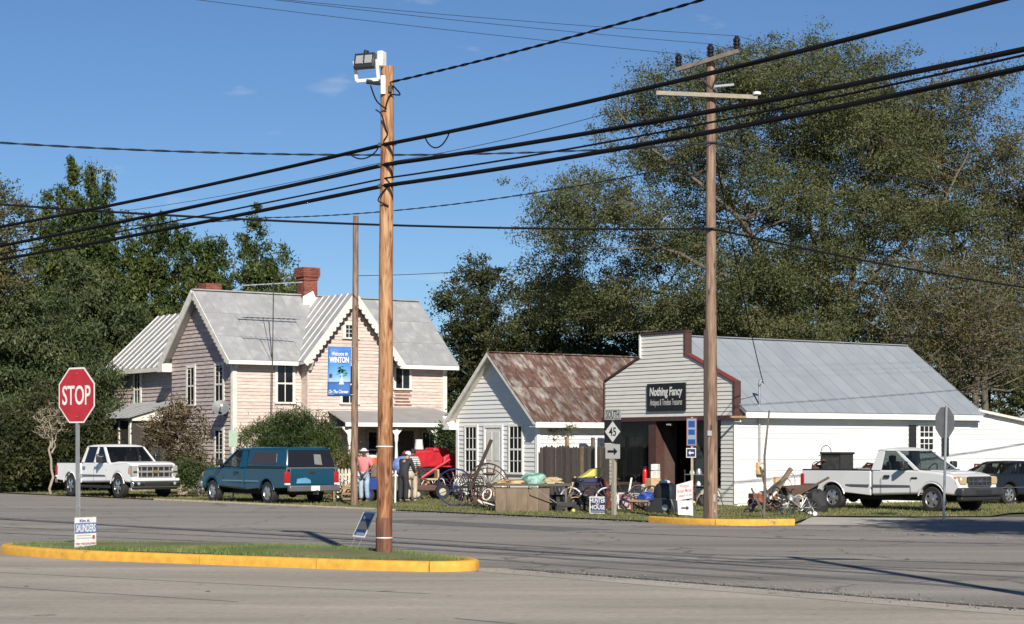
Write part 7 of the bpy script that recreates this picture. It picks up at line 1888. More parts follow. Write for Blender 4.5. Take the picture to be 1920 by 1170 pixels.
def bicycle(name, label, loc, rz, m, R=.31, tw=None, stab=False):
    t = thing(name, label, 'bicycle', loc, rz); wbse = R * 3.1
    for x in (-wbse / 2, wbse / 2):
        mb = MB(); mb.ring((x, 0, R), (0, 1, 0), R - .02, .024, 24, 6); w = mb.build('wheel', tw or M_BLACK, t)
        mb = MB()
        for k in range(10):
            a = math.pi * k / 5; mb.cyl((x, 0, R), (x + math.cos(a) * (R - .03), 0, R + math.sin(a) * (R - .03)), .004, n=4)
        mb.build('spokes', M_STEEL, w)
    bb = Vector((-.05, 0, R * .95)); st_ = Vector((-.22, 0, R * 2.2)); hd_ = Vector((wbse * .32, 0, R * 2.25)); ax = Vector((-wbse / 2, 0, R))
    mb = MB()
    for a, b_ in ((bb, st_), (st_, hd_), (bb, hd_ - Z_ * .08), (bb, ax), (st_, ax), (hd_ + Z_ * .06, Vector((wbse / 2, 0, R)))): mb.cyl(a, b_, .018, n=6)
    mb.build('frame', m, t)
    mb = MB(); mb.tube([hd_ + V(.02, -.24, .22), hd_ + V(.03, -.12, .2), hd_ + V(0, 0, .12), hd_ + V(.03, .12, .2), hd_ + V(.02, .24, .22)], .013, 6); mb.build('handlebar', M_DKIRON, t)
    mb = MB(); mb.ball(st_ + V(-.04, 0, .12), (.13, .07, .04), 10, 6); mb.cyl(st_, st_ + Z_ * .1, .013, n=6); mb.build('saddle', M_BLACKP, t, smooth=60)
    mb = MB(); mb.ring(bb, (0, 1, 0), .07, .01, 14, 5); mb.beam(bb + V(0, -.06, 0), bb + V(.1, -.06, -.09), .02, .02); mb.beam(bb + V(0, .06, 0), bb + V(-.1, .06, .09), .02, .02); mb.build('crank', M_STEEL, t)
    if stab:
        for y in (-.16, .16):
            mb = MB(); mb.lathe([(.06, -.015), (.06, .015)], (-wbse / 2 - .04, y, .06), (0, 1, 0), 12); mb.beam((-wbse / 2, y * .5, R), (-wbse / 2 - .04, y, .07), .012, .012); mb.build('stabiliser', M_LIGHTW, t)
    return t
bicycle('child_bicycle', 'grey child bicycle with white stabiliser wheels by the driveway', (PX(1498, 50.3), 50.3, .02), math.radians(196), M_STEEL, .22, stab=True)
bicycle('bicycle', 'dark bicycle with a white tyre behind the blue campaign sign', (PX(1104, 54.6), 54.6, .03), math.radians(-10), M_NAVY, .33, tw=M_LIGHTW)
bicycle('bicycle', 'old bicycle leaning under the left shop window', (PX(1172, 57.0), 57.0, .03), math.radians(18), M_DKIRON, .33)
t = thing('toy_car', 'bright yellow and navy plastic toy on the heap by the fence', 'toy', (PX(1103, 55.8), 55.8, .03), math.radians(15))
mb = MB(); mb.box((0, 0, .45), (.7, .5, .9)); mb.build('stand', M_DARK, t); mb = MB(); mb.prism([(-.3, .9), (.3, .95), (.36, 1.2), (.1, 1.15), (-.12, 1.0)], (0, -.2, 0), X_, Z_, Y_ * .4); mb.build('shell', M_YELLOW, t, bevel=.03); mb = MB(); mb.box((-.05, 0, .84), (.74, .54, .12)); mb.build('skirt', M_NAVY, t)
lumpy('red_cloth', 'rust red cloth bundle by the route marker post', 'cloth', (PX(1130, 55.6), 55.6, .03), (.24, .22, .82), mat('rust_cloth', (.17, .045, .028), .8, var=.2), 9)
lumpy('terracotta_pot', 'terracotta urn against the board fence', 'urn', (PX(1106, 61.0), 61.0, .03), (.16, .16, 1.0), mat('terracotta', (.26, .10, .05), .8, var=.15), 12)
t = MB(); t.ball((0, 0, .05), .06, 12, 8); o = tag(t.build('ball', M_YELLOW, None, smooth=60), 'small yellow ball in the grass under the low bench', 'ball'); o.location = (PX(1075, 52.6), 52.6, .03)
t = thing('push_mower', 'dark push mower lying under the low bench', 'mower', (PX(1058, 53.4), 53.4, .03), math.radians(20))
mb = MB(); mb.box((0, 0, .2), (.6, .42, .16)); mb.box((.05, 0, .34), (.24, .22, .16)); mb.build('deck', M_DKIRON, t, bevel=.03)
for x in (-.26, .26):
    for y in (-.24, .24):
        mb = MB(); mb.lathe([(.1, -.025), (.1, .025)], (x, y, .1), (0, 1, 0), 14); mb.build('wheel', M_BLACK, t)
mb = MB(); mb.tube([(-.3, -.18, .25), (-1.0, -.18, .7), (-1.0, .18, .7), (-.3, .18, .25)], .014, 6); mb.build('handle', M_STEEL, t)
# before the shop
def at_shop(x, y, z=.03): return shop.matrix_basis @ Vector((x, y, z))
t = thing('fire_extinguisher', 'red fire extinguisher standing in the left shop window', 'fire extinguisher', at_shop(-.02, 4.32, .62), RZ)
mb = MB(); mb.lathe([(.075, 0), (.08, .02), (.08, .42), (.05, .5), (.03, .52)], (0, 0, 0), n=14); mb.build('cylinder', mat('extinguisher_red', (.55, .015, .02), .3, coat=.4), t, smooth=40); mb = MB(); mb.box((0, 0, .56), (.05, .1, .07)); mb.build('valve', M_BLACKP, t)
t['label'] = 'red fire extinguisher standing on the sill of the left shop window'
mb = MB(); mb.bx(-.16, .05, 4.1, KW - .5, .56, .62); mb.build('window_sill', M_BROWN, shop)
t = thing('refuse_bin', 'black plastic bin with rounded shoulders in front of the doorway', 'bin', (PX(1248, 52.4), 52.4, .03), math.radians(-20))
mb = MB(); mb.lathe([(.26, 0), (.30, .05), (.33, .6), (.3, .72), (.22, .8), (.15, .82)], (0, 0, 0), n=20); mb.build('drum', M_BLACKP, t, smooth=50)
mb = MB(); mb.prism([(-.5, 0), (.42, 0), (.3, .42), (-.22, .42)], (0, -.42, 0), X_, Z_, Y_ * .5); kp = mb.build('hood', M_BLACKP, t, bevel=.05); mb = MB(); mb.lathe([(.09, 0), (.08, .01)], (.1, -.425, .16), (0, -1, 0), 16); mb.build('badge', M_STEEL, kp)
t = MB(); t.ball((0, 0, .03), (.16, .13, .06), 12, 8); o = tag(t.build('basin', M_LIGHTW, None, smooth=60), 'white plastic basin turned over on the black bin', 'basin'); o.location = (PX(1246, 52.4), 52.4, .84)
for k, (px_, y_, z_, s_, m_, lab) in enumerate(((1224, 55.0, .03, (.5, .4, .6), M_OLDWOOD, 'dark wooden crate left of the black bin'), (1224, 55.0, .63, (.34, .3, .3), M_TAN, 'tan cardboard box on the dark crate by the doorway'),
        (1216, 55.6, .03, (.3, .3, .72), M_LIGHTW, 'cream box on end beside the brown shop pier'), (1229, 55.1, .93, (.22, .2, .22), M_TRIM, 'small cream box stacked on the cardboard box'), (1229, 55.1, 1.16, (.26, .2, .18), M_LIGHTW, 'topmost pale box of the stack by the doorway'))):
    mb = MB(); mb.box((0, 0, s_[2] / 2), s_); o = tag(mb.build('box', m_, None, bevel=.012), lab, 'box'); o.location = (PX(px_, y_), y_, z_); o.rotation_euler = (0, 0, .4 + .2 * k)
t = thing('low_table', 'low planked table with blue cloth left of the black bin', 'table', (PX(1206, 53.6), 53.6, .03), math.radians(-8))
for k in range(3):
    mb = MB(); mb.box((0, -.2 + k * .2, .3), (.72, .185, .05)); mb.build('plank', M_LUMBER, t)
for x in (-.3, .3):
    mb = MB(); mb.box((x, 0, .14), (.06, .5, .28)); mb.build('leg', M_REDTRIM, t)
lumpy('blue_cloth', 'bright blue cloth heap on the low planked table', 'cloth', (PX(1212, 53.6), 53.6, .355), (.22, .16, .22), M_BLUE, 15)
t = MB(); t.beam((0, 0, 0), (.16, .02, .9), .06, .05); o = tag(t.build('white_plank', M_TRIM), 'pale board leaning left of the shop window bulkhead', 'board'); o.location = (PX(1174, 56.2), 56.2, .5)
o.scale = (1, 1, 1); o.location.z = .03
t = thing('wire_shelf', 'rack of small goods beneath the right shop window behind the pole', 'rack', at_shop(-.35, 1.3), RZ)
for z in (.25, .6, .95):
    mb = MB(); mb.box((0, 0, z), (.3, 1.0, .025)); mb.build('shelf', M_STEEL, t)
for y in (-.48, .48):
    for x in (-.14, .14):
        mb = MB(); mb.box((x, y, .55), (.03, .03, 1.1)); mb.build('upright', M_DKIRON, t)
for k in range(9):
    mb = MB(); r = rnd.uniform(.05, .09); mb.lathe([(r, 0), (r * 1.1, r), (r * .6, r * 2.2)], (0, 0, 0), n=10)
    o = tag(mb.build('crock', [M_LIGHTW, M_IRON, M_TRIM, M_STEEL][k % 4], None, smooth=40), 'small crock, %s of %s shelf, rack under right shop window' % (['near end', 'middle', 'far end'][k % 3], ['bottom', 'middle', 'top'][k // 3]), 'crock', 'crocks on the goods rack'); o.location = at_shop(-.35, .95 + (k % 3) * .32, [.27, .62, .97][k // 3] )
# right of the pole
t = thing('red_wagon', 'small rusty red wagon at the foot of the white wall', 'wagon', at_shop(-.1 + .25, -1.1), RZ - .35)
mb = MB(); mb.box((0, 0, .33), (.8, .42, .16)); mb.build('tray', mat('rusty_red', (0, 0, 0)), t, bevel=.02)
for x in (-.28, .28):
    for y in (-.22, .22):
        mb = MB(); mb.lathe([(.13, -.03), (.13, .03)], (x, y, .13), (0, 1, 0), 14); mb.build('wheel', M_IRON, t)
mb = MB(); mb.tube([(.4, 0, .3), (.62, 0, .55), (.66, 0, .7)], .013, 6); mb.build('handle', M_DKIRON, t)
def hoop(label, x, y, w, h, m, cat='trellis', name='garden_trellis', bars=1):
    t = thing(name, label, cat, at_shop(x, y), RZ)
    pts = [(-w / 2, 0, 0), (-w / 2, 0, h - w / 2)] + [(-w / 2 * math.cos(a), 0, h - w / 2 + w / 2 * math.sin(a)) for a in [math.pi * k / 8 for k in range(1, 8)]] + [(w / 2, 0, h - w / 2), (w / 2, 0, 0)]
    mb = MB(); mb.tube(pts, .013, 6); mb.build('frame', m, t, smooth=60)
    mb = MB(); mb.cyl((-w / 2, 0, h * .55), (w / 2, 0, h * .55), .01, n=5)
    for k in range(bars): xx = -w / 2 + w * (k + 1) / (bars + 1); mb.cyl((xx, 0, 0), (xx, 0, h * .55), .009, n=5)
    mb.build('bar', m, t)
    return t
hoop('short arched grey trellis leaning on the white wall', 2.0, -.3, .42, 1.0, M_STEEL, bars=2)
t = hoop('tall arched hand truck against the white wall', 3.1, -.75, .44, 1.85, M_DKIRON, 'hand truck', 'hand_truck', 2)
for y in (-.14, .14):
    mb = MB(); mb.lathe([(.12, -.03), (.12, .03)], (y * 1.8, -.08, .12), (1, 0, 0), 14); mb.build('wheel', M_BLACK, t)
mb = MB(); mb.box((0, -.16, .03), (.4, .3, .02)); mb.build('toe_plate', M_DKIRON, t)
t = MB(); t.tube([(0, 0, 0), (.03, 0, .9), (.02, 0, 1.6), (.14, 0, 2.75)], [.04, .036, .03, .022], 7)
p0 = G(1432, 971, .03); o = tag(t.build('wooden_stake', M_OLDWOOD, None, smooth=60), 'tall thin crooked stake standing at the lawn edge before the white wall', 'stake'); o.location = (p0.x, p0.y, .0)
t = MB(); t.beam((0, 0, 0), (-.35, .15, .75), .05, .04); o = tag(t.build('wooden_stick', M_OLDWOOD), 'short stick leaning against the foot of the tall stake', 'stick'); o.location = (p0.x + .05, p0.y - .03, .03)
lum = Vector((PX(1455, 53.2), 53.2, .03))
for k, (dx, dy, ex, ey, ez, w, h_, m_, lab) in enumerate(((-.4, -.1, .45, .2, 1.2, .10, .11, mat('dull_lumber', (.19, .135, .085), .85, var=.25, vscale=4), 'thick tan post sticking up out of the lumber heap'), (-.9, -.3, .3, .2, .95, .2, .05, M_OLDWOOD, 'wide grey plank slanting over the lumber heap'),
        (-.75, 0, .1, .3, .8, .3, .03, mat('grey_panel', (.3, .3, .3), .7, var=.15), 'grey metal sheet at the left of the lumber heap'), (-.2, .1, 1.5, .2, .95, .06, .06, M_IRON, 'rusty bar lying across the top of the lumber heap'), (-.1, .25, -.4, .3, 1.25, .06, .06, M_OLDWOOD, 'thin dark lath leaning back in the lumber heap'))):
    mb = MB(); mb.beam(lum + Vector((dx, dy, 0.02)), lum + Vector((ex, ey, ez)), w, h_); tag(mb.build('plank', m_), lab, 'plank')
t = thing('wheelbarrow', 'dark steel wheelbarrow under the lumber heap', 'wheelbarrow', lum + Vector((.65, .5, 0)), math.radians(20))
mb = MB(); mb.prism([(-.4, .35), (.35, .3), (.55, .75), (-.5, .7)], (0, -.3, 0), X_, Z_, Y_ * .6); mb.build('tray', M_IRON, t, bevel=.03); mb = MB(); mb.ring((.5, 0, .2), (0, 1, 0), .17, .035, 18, 6); mb.build('wheel', M_BLACK, t)
mb = MB(); mb.beam((.5, .1, .2), (-1.0, .3, .55), .04, .04); mb.beam((.5, -.1, .2), (-1.0, -.3, .55), .04, .04); mb.beam((-.3, .25, .4), (-.35, .28, 0), .03, .03); mb.beam((-.3, -.25, .4), (-.35, -.28, 0), .03, .03); mb.build('handles', M_OLDWOOD, t)
lumpy('black_bag', 'dark rubbish bag slumped behind the child bicycle', 'bag', lum + Vector((1.05, -.4, 0)), (.34, .3, .62), mat('bin_bag', (.022, .022, .024), .8), 21)
t = thing('step_stool', 'small rusty folding chair frame by the dark car', 'chair frame', at_shop(10.2, -.7), RZ)
for x in (-.2, .2):
    for y in (-.16, .16):
        mb = MB(); mb.beam((x, y, 0), (x * .8, y * .5, 1.25 if y > 0 else .7), .04, .04); mb.build('leg', M_REDTRIM, t)
for z in (.65, .95, 1.22):
    mb = MB(); mb.beam((-.18, .08, z), (.18, .08, z), .05, .06); mb.build('slat', M_REDTRIM, t)

# tangled heaps of dark scrap and small goods between the larger pieces
def heap(label, px, Y, w, h, n, seed):
    r = random.Random(seed); t = thing('junk_heap', label, 'junk heap', (PX(px, Y), Y, .03), r.uniform(-.4, .4), 'junk heaps along the lawn')
    ms = [M_IRON, M_DKIRON, M_OLDWOOD, M_DKIRON, M_STEEL, M_BLACK, M_TAN, M_NAVY, M_IRON, mat('rusty_red', (0, 0, 0)), M_TRIM]
    for k in range(n):
        c = Vector((r.uniform(-w, w), r.uniform(-.35, .35), r.uniform(.02, h * .6))); m_ = ms[r.randrange(len(ms))]; q = r.random(); mb = MB()
        if q < .42: mb.beam(c, c + Vector((r.uniform(-.5, .5), r.uniform(-.2, .2), r.uniform(-.1, h * .7))), r.uniform(.015, .05), r.uniform(.015, .06)); nm = 'bar'
        elif q < .58: mb.ring(c + Vector((0, 0, .15)), (r.uniform(-1, 1), r.uniform(.3, 1), r.uniform(-.4, .4)), r.uniform(.1, .24), r.uniform(.01, .028), 18, 5); nm = 'hoop'
        elif q < .74: mb.box(c + Vector((0, 0, .08)), (r.uniform(.12, .34), r.uniform(.1, .3), r.uniform(.08, .28)), M=Matrix.Rotation(r.uniform(-.5, .5), 3, 'Y') @ Matrix.Rotation(r.uniform(0, 3), 3, 'Z')); nm = 'box'
        elif q < .88:
            rr = r.uniform(.05, .11); mb.lathe([(rr * .8, 0), (rr, rr), (rr * .9, rr * 2.2), (rr * .5, rr * 2.6)], c, (r.uniform(-.6, .6), r.uniform(-.6, .6), 1), 10); nm = 'can'
        else: mb.tube(smooth3([c, c + Vector((.15, 0, .3)), c + Vector((.4, .1, .34)), c + Vector((.5, 0, .1))]), .014, 5); nm = 'hose'
        mb.build(nm, m_, t, smooth=40)
heap('tangled iron scrap between the hay rake wheels', 895, 57.9, .7, .7, 26, 201)
heap('dark clutter under the hay rake tongue beside the plywood bin', 926, 55.4, .35, .6, 18, 202)
heap('dark tangled clutter below the right end of the plank table', 1062, 53.9, .55, .55, 24, 203)
heap('low clutter at the foot of the board fence behind the bicycle', 1085, 57.6, .6, .8, 24, 204)
heap('small goods heaped between the route marker and the low table', 1190, 54.8, .4, .6, 20, 205)
heap('small goods piled in front of the shop doorway', 1262, 54.6, .45, .75, 22, 206)
heap('scrap at the foot of the tall crossarm pole before the right window', 1312, 54.0, .3, .7, 18, 207)
heap('rusty parts tangled at the front of the lumber heap', 1462, 52.4, .55, .6, 26, 208)
heap('dark machine parts below the tractor behind the people', 812, 68.8, .9, .8, 26, 209)
heap('odds and ends left of the person in pink', 655, 64.9, .3, .8, 16, 210)
# ------------------------------------------------------------------ trees
M_BARK = mat('bark', (.115, .095, .074), .9, var=.3, vscale=3, stretch=(3, 3, .6), bump=.4, bscale=10)
M_BARKG = mat('grey_bark', (.13, .11, .085), .9, var=.25, vscale=3, stretch=(3, 3, .6), bump=.3, bscale=10)
L_BIG = leaf_mat('leaf_autumn_olive', (.055, .072, .026), (.112, .13, .052), (.20, .18, .085), .38)
L_BIG2 = leaf_mat('leaf_olive', (.055, .064, .022), (.11, .115, .045), (.22, .17, .08), .35)
L_CEDAR = leaf_mat('needle_dark', (.032, .055, .014), (.068, .10, .024), (.14, .15, .045), .3)
L_CEDARB = leaf_mat('needle_bluish', (.036, .055, .022), (.075, .10, .04), (.15, .16, .07), .3)
L_OAK = leaf_mat('leaf_yellow_green', (.05, .06, .012), (.12, .115, .025), (.24, .19, .045), .3)
L_DARK = leaf_mat('leaf_deep', (.022, .032, .011), (.05, .06, .02), (.10, .105, .036), .3)
L_BUSH = leaf_mat('leaf_bush', (.022, .045, .012), (.055, .09, .022), (.13, .16, .05), .3)
L_MYRTLE = leaf_mat('leaf_russet', (.05, .03, .014), (.085, .06, .02), (.12, .10, .035), .25)

def leaves(name, cen, per, spread, ls, aspect, m, parent, seed, up=.25, droop=0.0, tri=False):
    """leaf quads in clumps: cen Mx3 clump centres"""
    rng = np.random.default_rng(seed); M = len(cen); n = M * per
    c = np.repeat(cen, per, 0) + rng.normal(0, 1, (n, 3)) * np.asarray(spread) * rng.uniform(.5, 1.3, (M, 1)).repeat(per, 0)
    nr = rng.normal(0, 1, (n, 3)); nr[:, 2] += up; nr /= np.linalg.norm(nr, axis=1)[:, None]
    t = rng.normal(0, 1, (n, 3)); t[:, 2] -= droop; t -= nr * (t * nr).sum(1)[:, None]; t /= np.linalg.norm(t, axis=1)[:, None]
    b = np.cross(nr, t); l = ls * rng.uniform(.6, 1.35, (n, 1)); w = l * aspect
    if tri:
        v = np.zeros((n, 3, 3)); v[:, 0] = c - t * l * .5 - b * w * .5; v[:, 1] = c - t * l * .5 + b * w * .5; v[:, 2] = c + t * l * .6
        o = raw_mesh(name, v.reshape(-1, 3), np.arange(n * 3).reshape(n, 3), m, parent)
        o['kind'] = 'stuff'
        return o
    v = np.zeros((n, 4, 3)); v[:, 0] = c - t * l * .5; v[:, 1] = c + b * w * .5; v[:, 2] = c + t * l * .5; v[:, 3] = c - b * w * .5
    o = raw_mesh(name, v.reshape(-1, 3), np.arange(n * 4).reshape(n, 4), m, parent)
    o['kind'] = 'stuff'
    return o
def in_ells(ells, n, rng, shell=.45, gap=.35, gs=.9):
    out = []
    vol = np.array([e[3] * e[4] * e[5] for e in ells]) ** .8; vol /= vol.sum()
    while len(out) < n:
        e = ells[rng.choice(len(ells), p=vol)]
        d = rng.normal(0, 1, 3); d /= np.linalg.norm(d); r = rng.uniform(0, 1) ** shell
        p = np.array(e[:3]) + d * r * np.array(e[3:6])
        g = math.sin(p[0] * gs * 1.3 + 1) * math.sin(p[1] * gs + 2) + math.sin(p[2] * gs * 1.5) * math.cos(p[0] * gs * .8 + p[2] * .5)
        if g < -gap * 2: continue
        if p[2] < .4: continue
        out.append(p)
    return np.array(out)
def broadleaf(name, label, base, ells, limbs, clumps, per, spread, ls, m, seed, bough=0, bsize=.8, r0=.3, twigs=3, bark=None, aspect=.5, group=None, gap=.35, shell=.45, cat='tree', up=.25, droop=0.0, gs=.9):
    """ells local (x,y,z,rx,ry,rz); limbs: polylines from the base; branches run from limbs to leaf clumps"""
    rng = np.random.default_rng(seed)
    t = thing(name, label, cat, (base[0], base[1], 0), 0, group)
    if bough:      # leaf clumps gathered into boughs, with shade between them
        bc = in_ells(ells, clumps // bough, rng, shell, gap, gs)
        cen = np.repeat(bc, bough, 0) + rng.normal(0, 1, (len(bc) * bough, 3)) * np.array([bsize, bsize, bsize * .55])
        cen = cen[cen[:, 2] > .4]
    else:
        cen = in_ells(ells, clumps, rng, shell, gap, gs)
    mb = MB(); nodes = []
    for pl in limbs:
        pl = [Vector(p) for p in pl]; pts = []
        for i in range(len(pl) - 1):
            for k in range(5): pts.append(pl[i].lerp(pl[i + 1], k / 5) + Vector(rng.normal(0, .05, 3)) * (1 if i + k else 0))
        pts.append(pl[-1]); N_ = len(pts); rr = pl[0].z < .5
        rs = [(r0 if rr else r0 * .55) * (1 - .88 * k / (N_ - 1)) + .012 for k in range(N_)]
        mb.tube(pts, rs, 8)
        nodes += [(p, r) for p, r in zip(pts, rs)][N_ // 4:]
    NP = np.array([p[:] for p, r in nodes]); NRr = np.array([r for p, r in nodes])
    nb = min(len(cen), 260)
    for c in cen[rng.permutation(len(cen))[:nb]]:
        dd = np.linalg.norm(NP - c, axis=1) + np.where(NP[:, 2] > c[2] + .3, 6, 0) + np.abs(NP[:, 2] - (c[2] - 1.2)) * .3
        i = int(np.argmin(dd)); a = Vector(NP[i]); b_ = Vector(c); L_ = (b_ - a).length
        if L_ < .15: continue
        mid = a.lerp(b_, .5) + Vector(rng.normal(0, .08 * L_, 3)) + Vector((0, 0, -.06 * L_))
        r_ = min(NRr[i] * .6, .02 + .012 * L_)
        mb.tube([a, a.lerp(mid, .6), mid, mid.lerp(b_, .6), b_], [r_, r_ * .85, r_ * .65, r_ * .4, .008], 5, cap=False)
        for k in range(twigs):
            d = Vector(rng.normal(0, 1, 3)); d.z = abs(d.z) * .8; d.normalize(); l_ = rng.uniform(.4, 1.1) * max(spread) * 1.8
            mb.tube([b_, b_ + d * l_ * .5 + Vector(rng.normal(0, .05, 3)), b_ + d * l_], [.010, .008, .005], 3, cap=False)
    mb.build('trunk', bark or M_BARK, t, smooth=50)
    if per: leaves('crown', cen, per, spread, ls, aspect, m, t, seed + 1, up, droop)
    return t
def cedar(name, label, base, spires, clumps, per, m, seed, ls=.3, group=None, low=.6, power=.85, rough=.3, spread=(.26, .26, .2)):
    """evergreen of one or more ragged spires: spires (dx, dy, height, radius)"""
    rng = np.random.default_rng(seed)
    t = thing(name, label, 'tree', (base[0], base[1], 0), 0, group)
    cen = []; mb = MB()
    wts = np.array([s[2] * s[3] for s in spires]); wts /= wts.sum()
    for (dx, dy, h, r) in spires:
        N_ = 8; mb.tube([(dx * min(1, k / 3), dy * min(1, k / 3), h * .90 * k / N_) for k in range(N_ + 1)], [.015 + (r * .06) * (1 - k / N_) for k in range(N_ + 1)], 7)
    while len(cen) < clumps:
        s = spires[rng.choice(len(spires), p=wts)]; dx, dy, h, r = s
        f = 1 - rng.uniform(0, 1) ** .62; f = low / h + f * (1 - low / h); z = h * f
        a = rng.uniform(0, 2 * math.pi)
        lob = 1 + rough * math.sin(a * 3 + z * 1.7 + seed) + rough * .8 * math.sin(a * 5 - z * 2.9) + rough * .7 * math.sin(z * 4.1 + seed)
        R = r * min(1, ((1 - f) * 1.25)) ** power * lob + .08
        q = rng.uniform(0, 1) ** .4 * R
        cen.append((dx + q * math.cos(a), dy + q * math.sin(a), z + q * .12))
        if len(cen) % 5 == 0: mb.tube([(dx, dy, max(z - q * .25, .2)), (dx + q * .5 * math.cos(a), dy + q * .5 * math.sin(a), z - q * .08), cen[-1]], [.03, .02, .008], 4, cap=False)
    mb.build('trunk', M_BARK, t, smooth=50)
    leaves('crown', np.array(cen), int(per * 2.4), spread, ls * .68, .5, m, t, seed + 1, .1, -1.4, tri=True)
    return t
def pell(px, py, rx, ry, Y, base, dy=0.0, ry_depth=None):
    """ellipsoid given by its outline in the photo at distance Y, in a tree's local space"""
    k = FPX / Y
    return (PX(px, Y) - base[0], dy, PZ(py, Y), rx / k, (ry_depth or min(rx, ry) / k * 1.0), ry / k)

# the large tree behind the shop
BT = (PX(1545, 77), 77.0)
E = [pell(1470, 330, 265, 230, 77, BT, 0, 5.0), pell(1480, 150, 170, 80, 77, BT, 0, 3), pell(1560, 200, 230, 120, 77, BT, 0, 4), pell(1120, 405, 125, 85, 77, BT, -1, 2.4), pell(1215, 270, 125, 130, 77, BT, 0, 3), pell(1330, 500, 270, 110, 77, BT, 0, 4), pell(1090, 550, 110, 70, 77, BT, 1, 2.5), pell(1580, 540, 150, 110, 77, BT, 0, 4), pell(1330, 170, 130, 90, 77, BT, 0, 2.6), pell(1720, 400, 110, 130, 77, BT, -2, 2.5), pell(1060, 430, 75, 75, 77, BT, -1, 2), pell(1190, 470, 150, 105, 77, BT, -1, 3), pell(1400, 600, 200, 80, 77, BT, -2, 3)]
def bl(px, py, dy=0): return (PX(px, 77) - BT[0], dy, PZ(py, 77))
limbs = [[(0, 0, -.2), (0.05, 0, 2.5), bl(1545, 640), bl(1530, 480), bl(1500, 330), bl(1470, 120)],
         [(-.3, .2, -.2), bl(1520, 680), bl(1470, 560), bl(1390, 420), bl(1310, 240), bl(1290, 160)],
         [(.3, -.1, -.2), bl(1565, 680), bl(1590, 560), bl(1620, 400), bl(1640, 230), bl(1650, 110)],
         [(.1, .3, -.2), bl(1552, 650, .5), bl(1560, 500, 1), bl(1555, 330, 2), bl(1560, 110, 2)],
         [bl(1530, 620), bl(1440, 560, -1), bl(1300, 500, -1.5), bl(1140, 420, -1.5), bl(1020, 390, -1.5)],
         [bl(1500, 610), bl(1400, 590, 1.5), bl(1250, 540, 2), bl(1090, 520, 2)],
         [bl(1470, 560), bl(1380, 420, -2), bl(1220, 300, -2), bl(1150, 220, -2)],
         [bl(1560, 600), bl(1640, 500, -2), bl(1740, 400, -2.5), bl(1790, 300, -2.5)]]
broadleaf('large_tree', 'huge spreading olive-leaved tree behind the blue-grey shop roof', BT, E, limbs, 3700, 92, (.25, .25, .18), .105, L_BIG, 41, bough=11, bsize=.72, r0=.2, twigs=5, gap=.6, bark=M_BARK, shell=.5, gs=.8)
RT = (PX(1830, 81), 81.0)
E = [pell(1790, 330, 135, 200, 81, RT, 0, 4), pell(1880, 420, 140, 170, 81, RT, 0, 4), pell(1700, 240, 110, 130, 81, RT, 1, 3), pell(1980, 520, 160, 230, 81, RT, 0, 4), pell(1800, 590, 170, 120, 81, RT, 0, 4), pell(1660, 330, 120, 160, 81, RT, 1, 3)]
def rl(px, py, dy=0): return (PX(px, 81) - RT[0], dy, PZ(py, 81))
limbs = [[(0, 0, -.2), rl(1830, 700), rl(1800, 500), rl(1770, 330), rl(1740, 160)], [(.2, 0, -.2), rl(1850, 680), rl(1900, 500), rl(1930, 320)], [rl(1825, 640), rl(1880, 560, -1), rl(1990, 460, -1)], [rl(1820, 640), rl(1730, 540, -1), rl(1660, 420, -1)]]
broadleaf('brown_tree', 'browner autumn tree right of the huge tree at the picture edge', RT, E, limbs, 2000, 85, (.27, .27, .2), .11, L_BIG2, 43, bough=11, bsize=.75, r0=.17, twigs=5, gap=.6, bark=M_BARK, shell=.5)
# bare grey brush tree in front of it
GT = (PX(1745, 75), 75.0)
def gl(px, py, dy=0): return (PX(px, 75) - GT[0], dy, PZ(py, 75))
E = [pell(1720, 560, 120, 110, 75, GT, -1, 2.5), pell(1800, 620, 130, 110, 75, GT, -1, 2.5), pell(1880, 600, 110, 140, 75, GT, 0, 2.5)]
limbs = [[(0, 0, -.2), gl(1720, 690), gl(1690, 600), gl(1640, 520), gl(1600, 470)], [(.1, 0, -.2), gl(1760, 690), gl(1780, 580), gl(1810, 470)], [(.2, 0, -.2), gl(1790, 690), gl(1850, 600), gl(1900, 520)], [gl(1740, 680), gl(1800, 600, -1), gl(1700, 480, -1)], [gl(1730, 690), gl(1660, 630, -1), gl(1610, 600, -1)]]
broadleaf('bare_tree', 'half-bare grey twiggy tree above the lean-to', GT, E, limbs, 420, 40, (.34, .34, .3), .11, L_BIG2, 47, r0=.10, twigs=5, bark=M_BARKG, gap=.6)
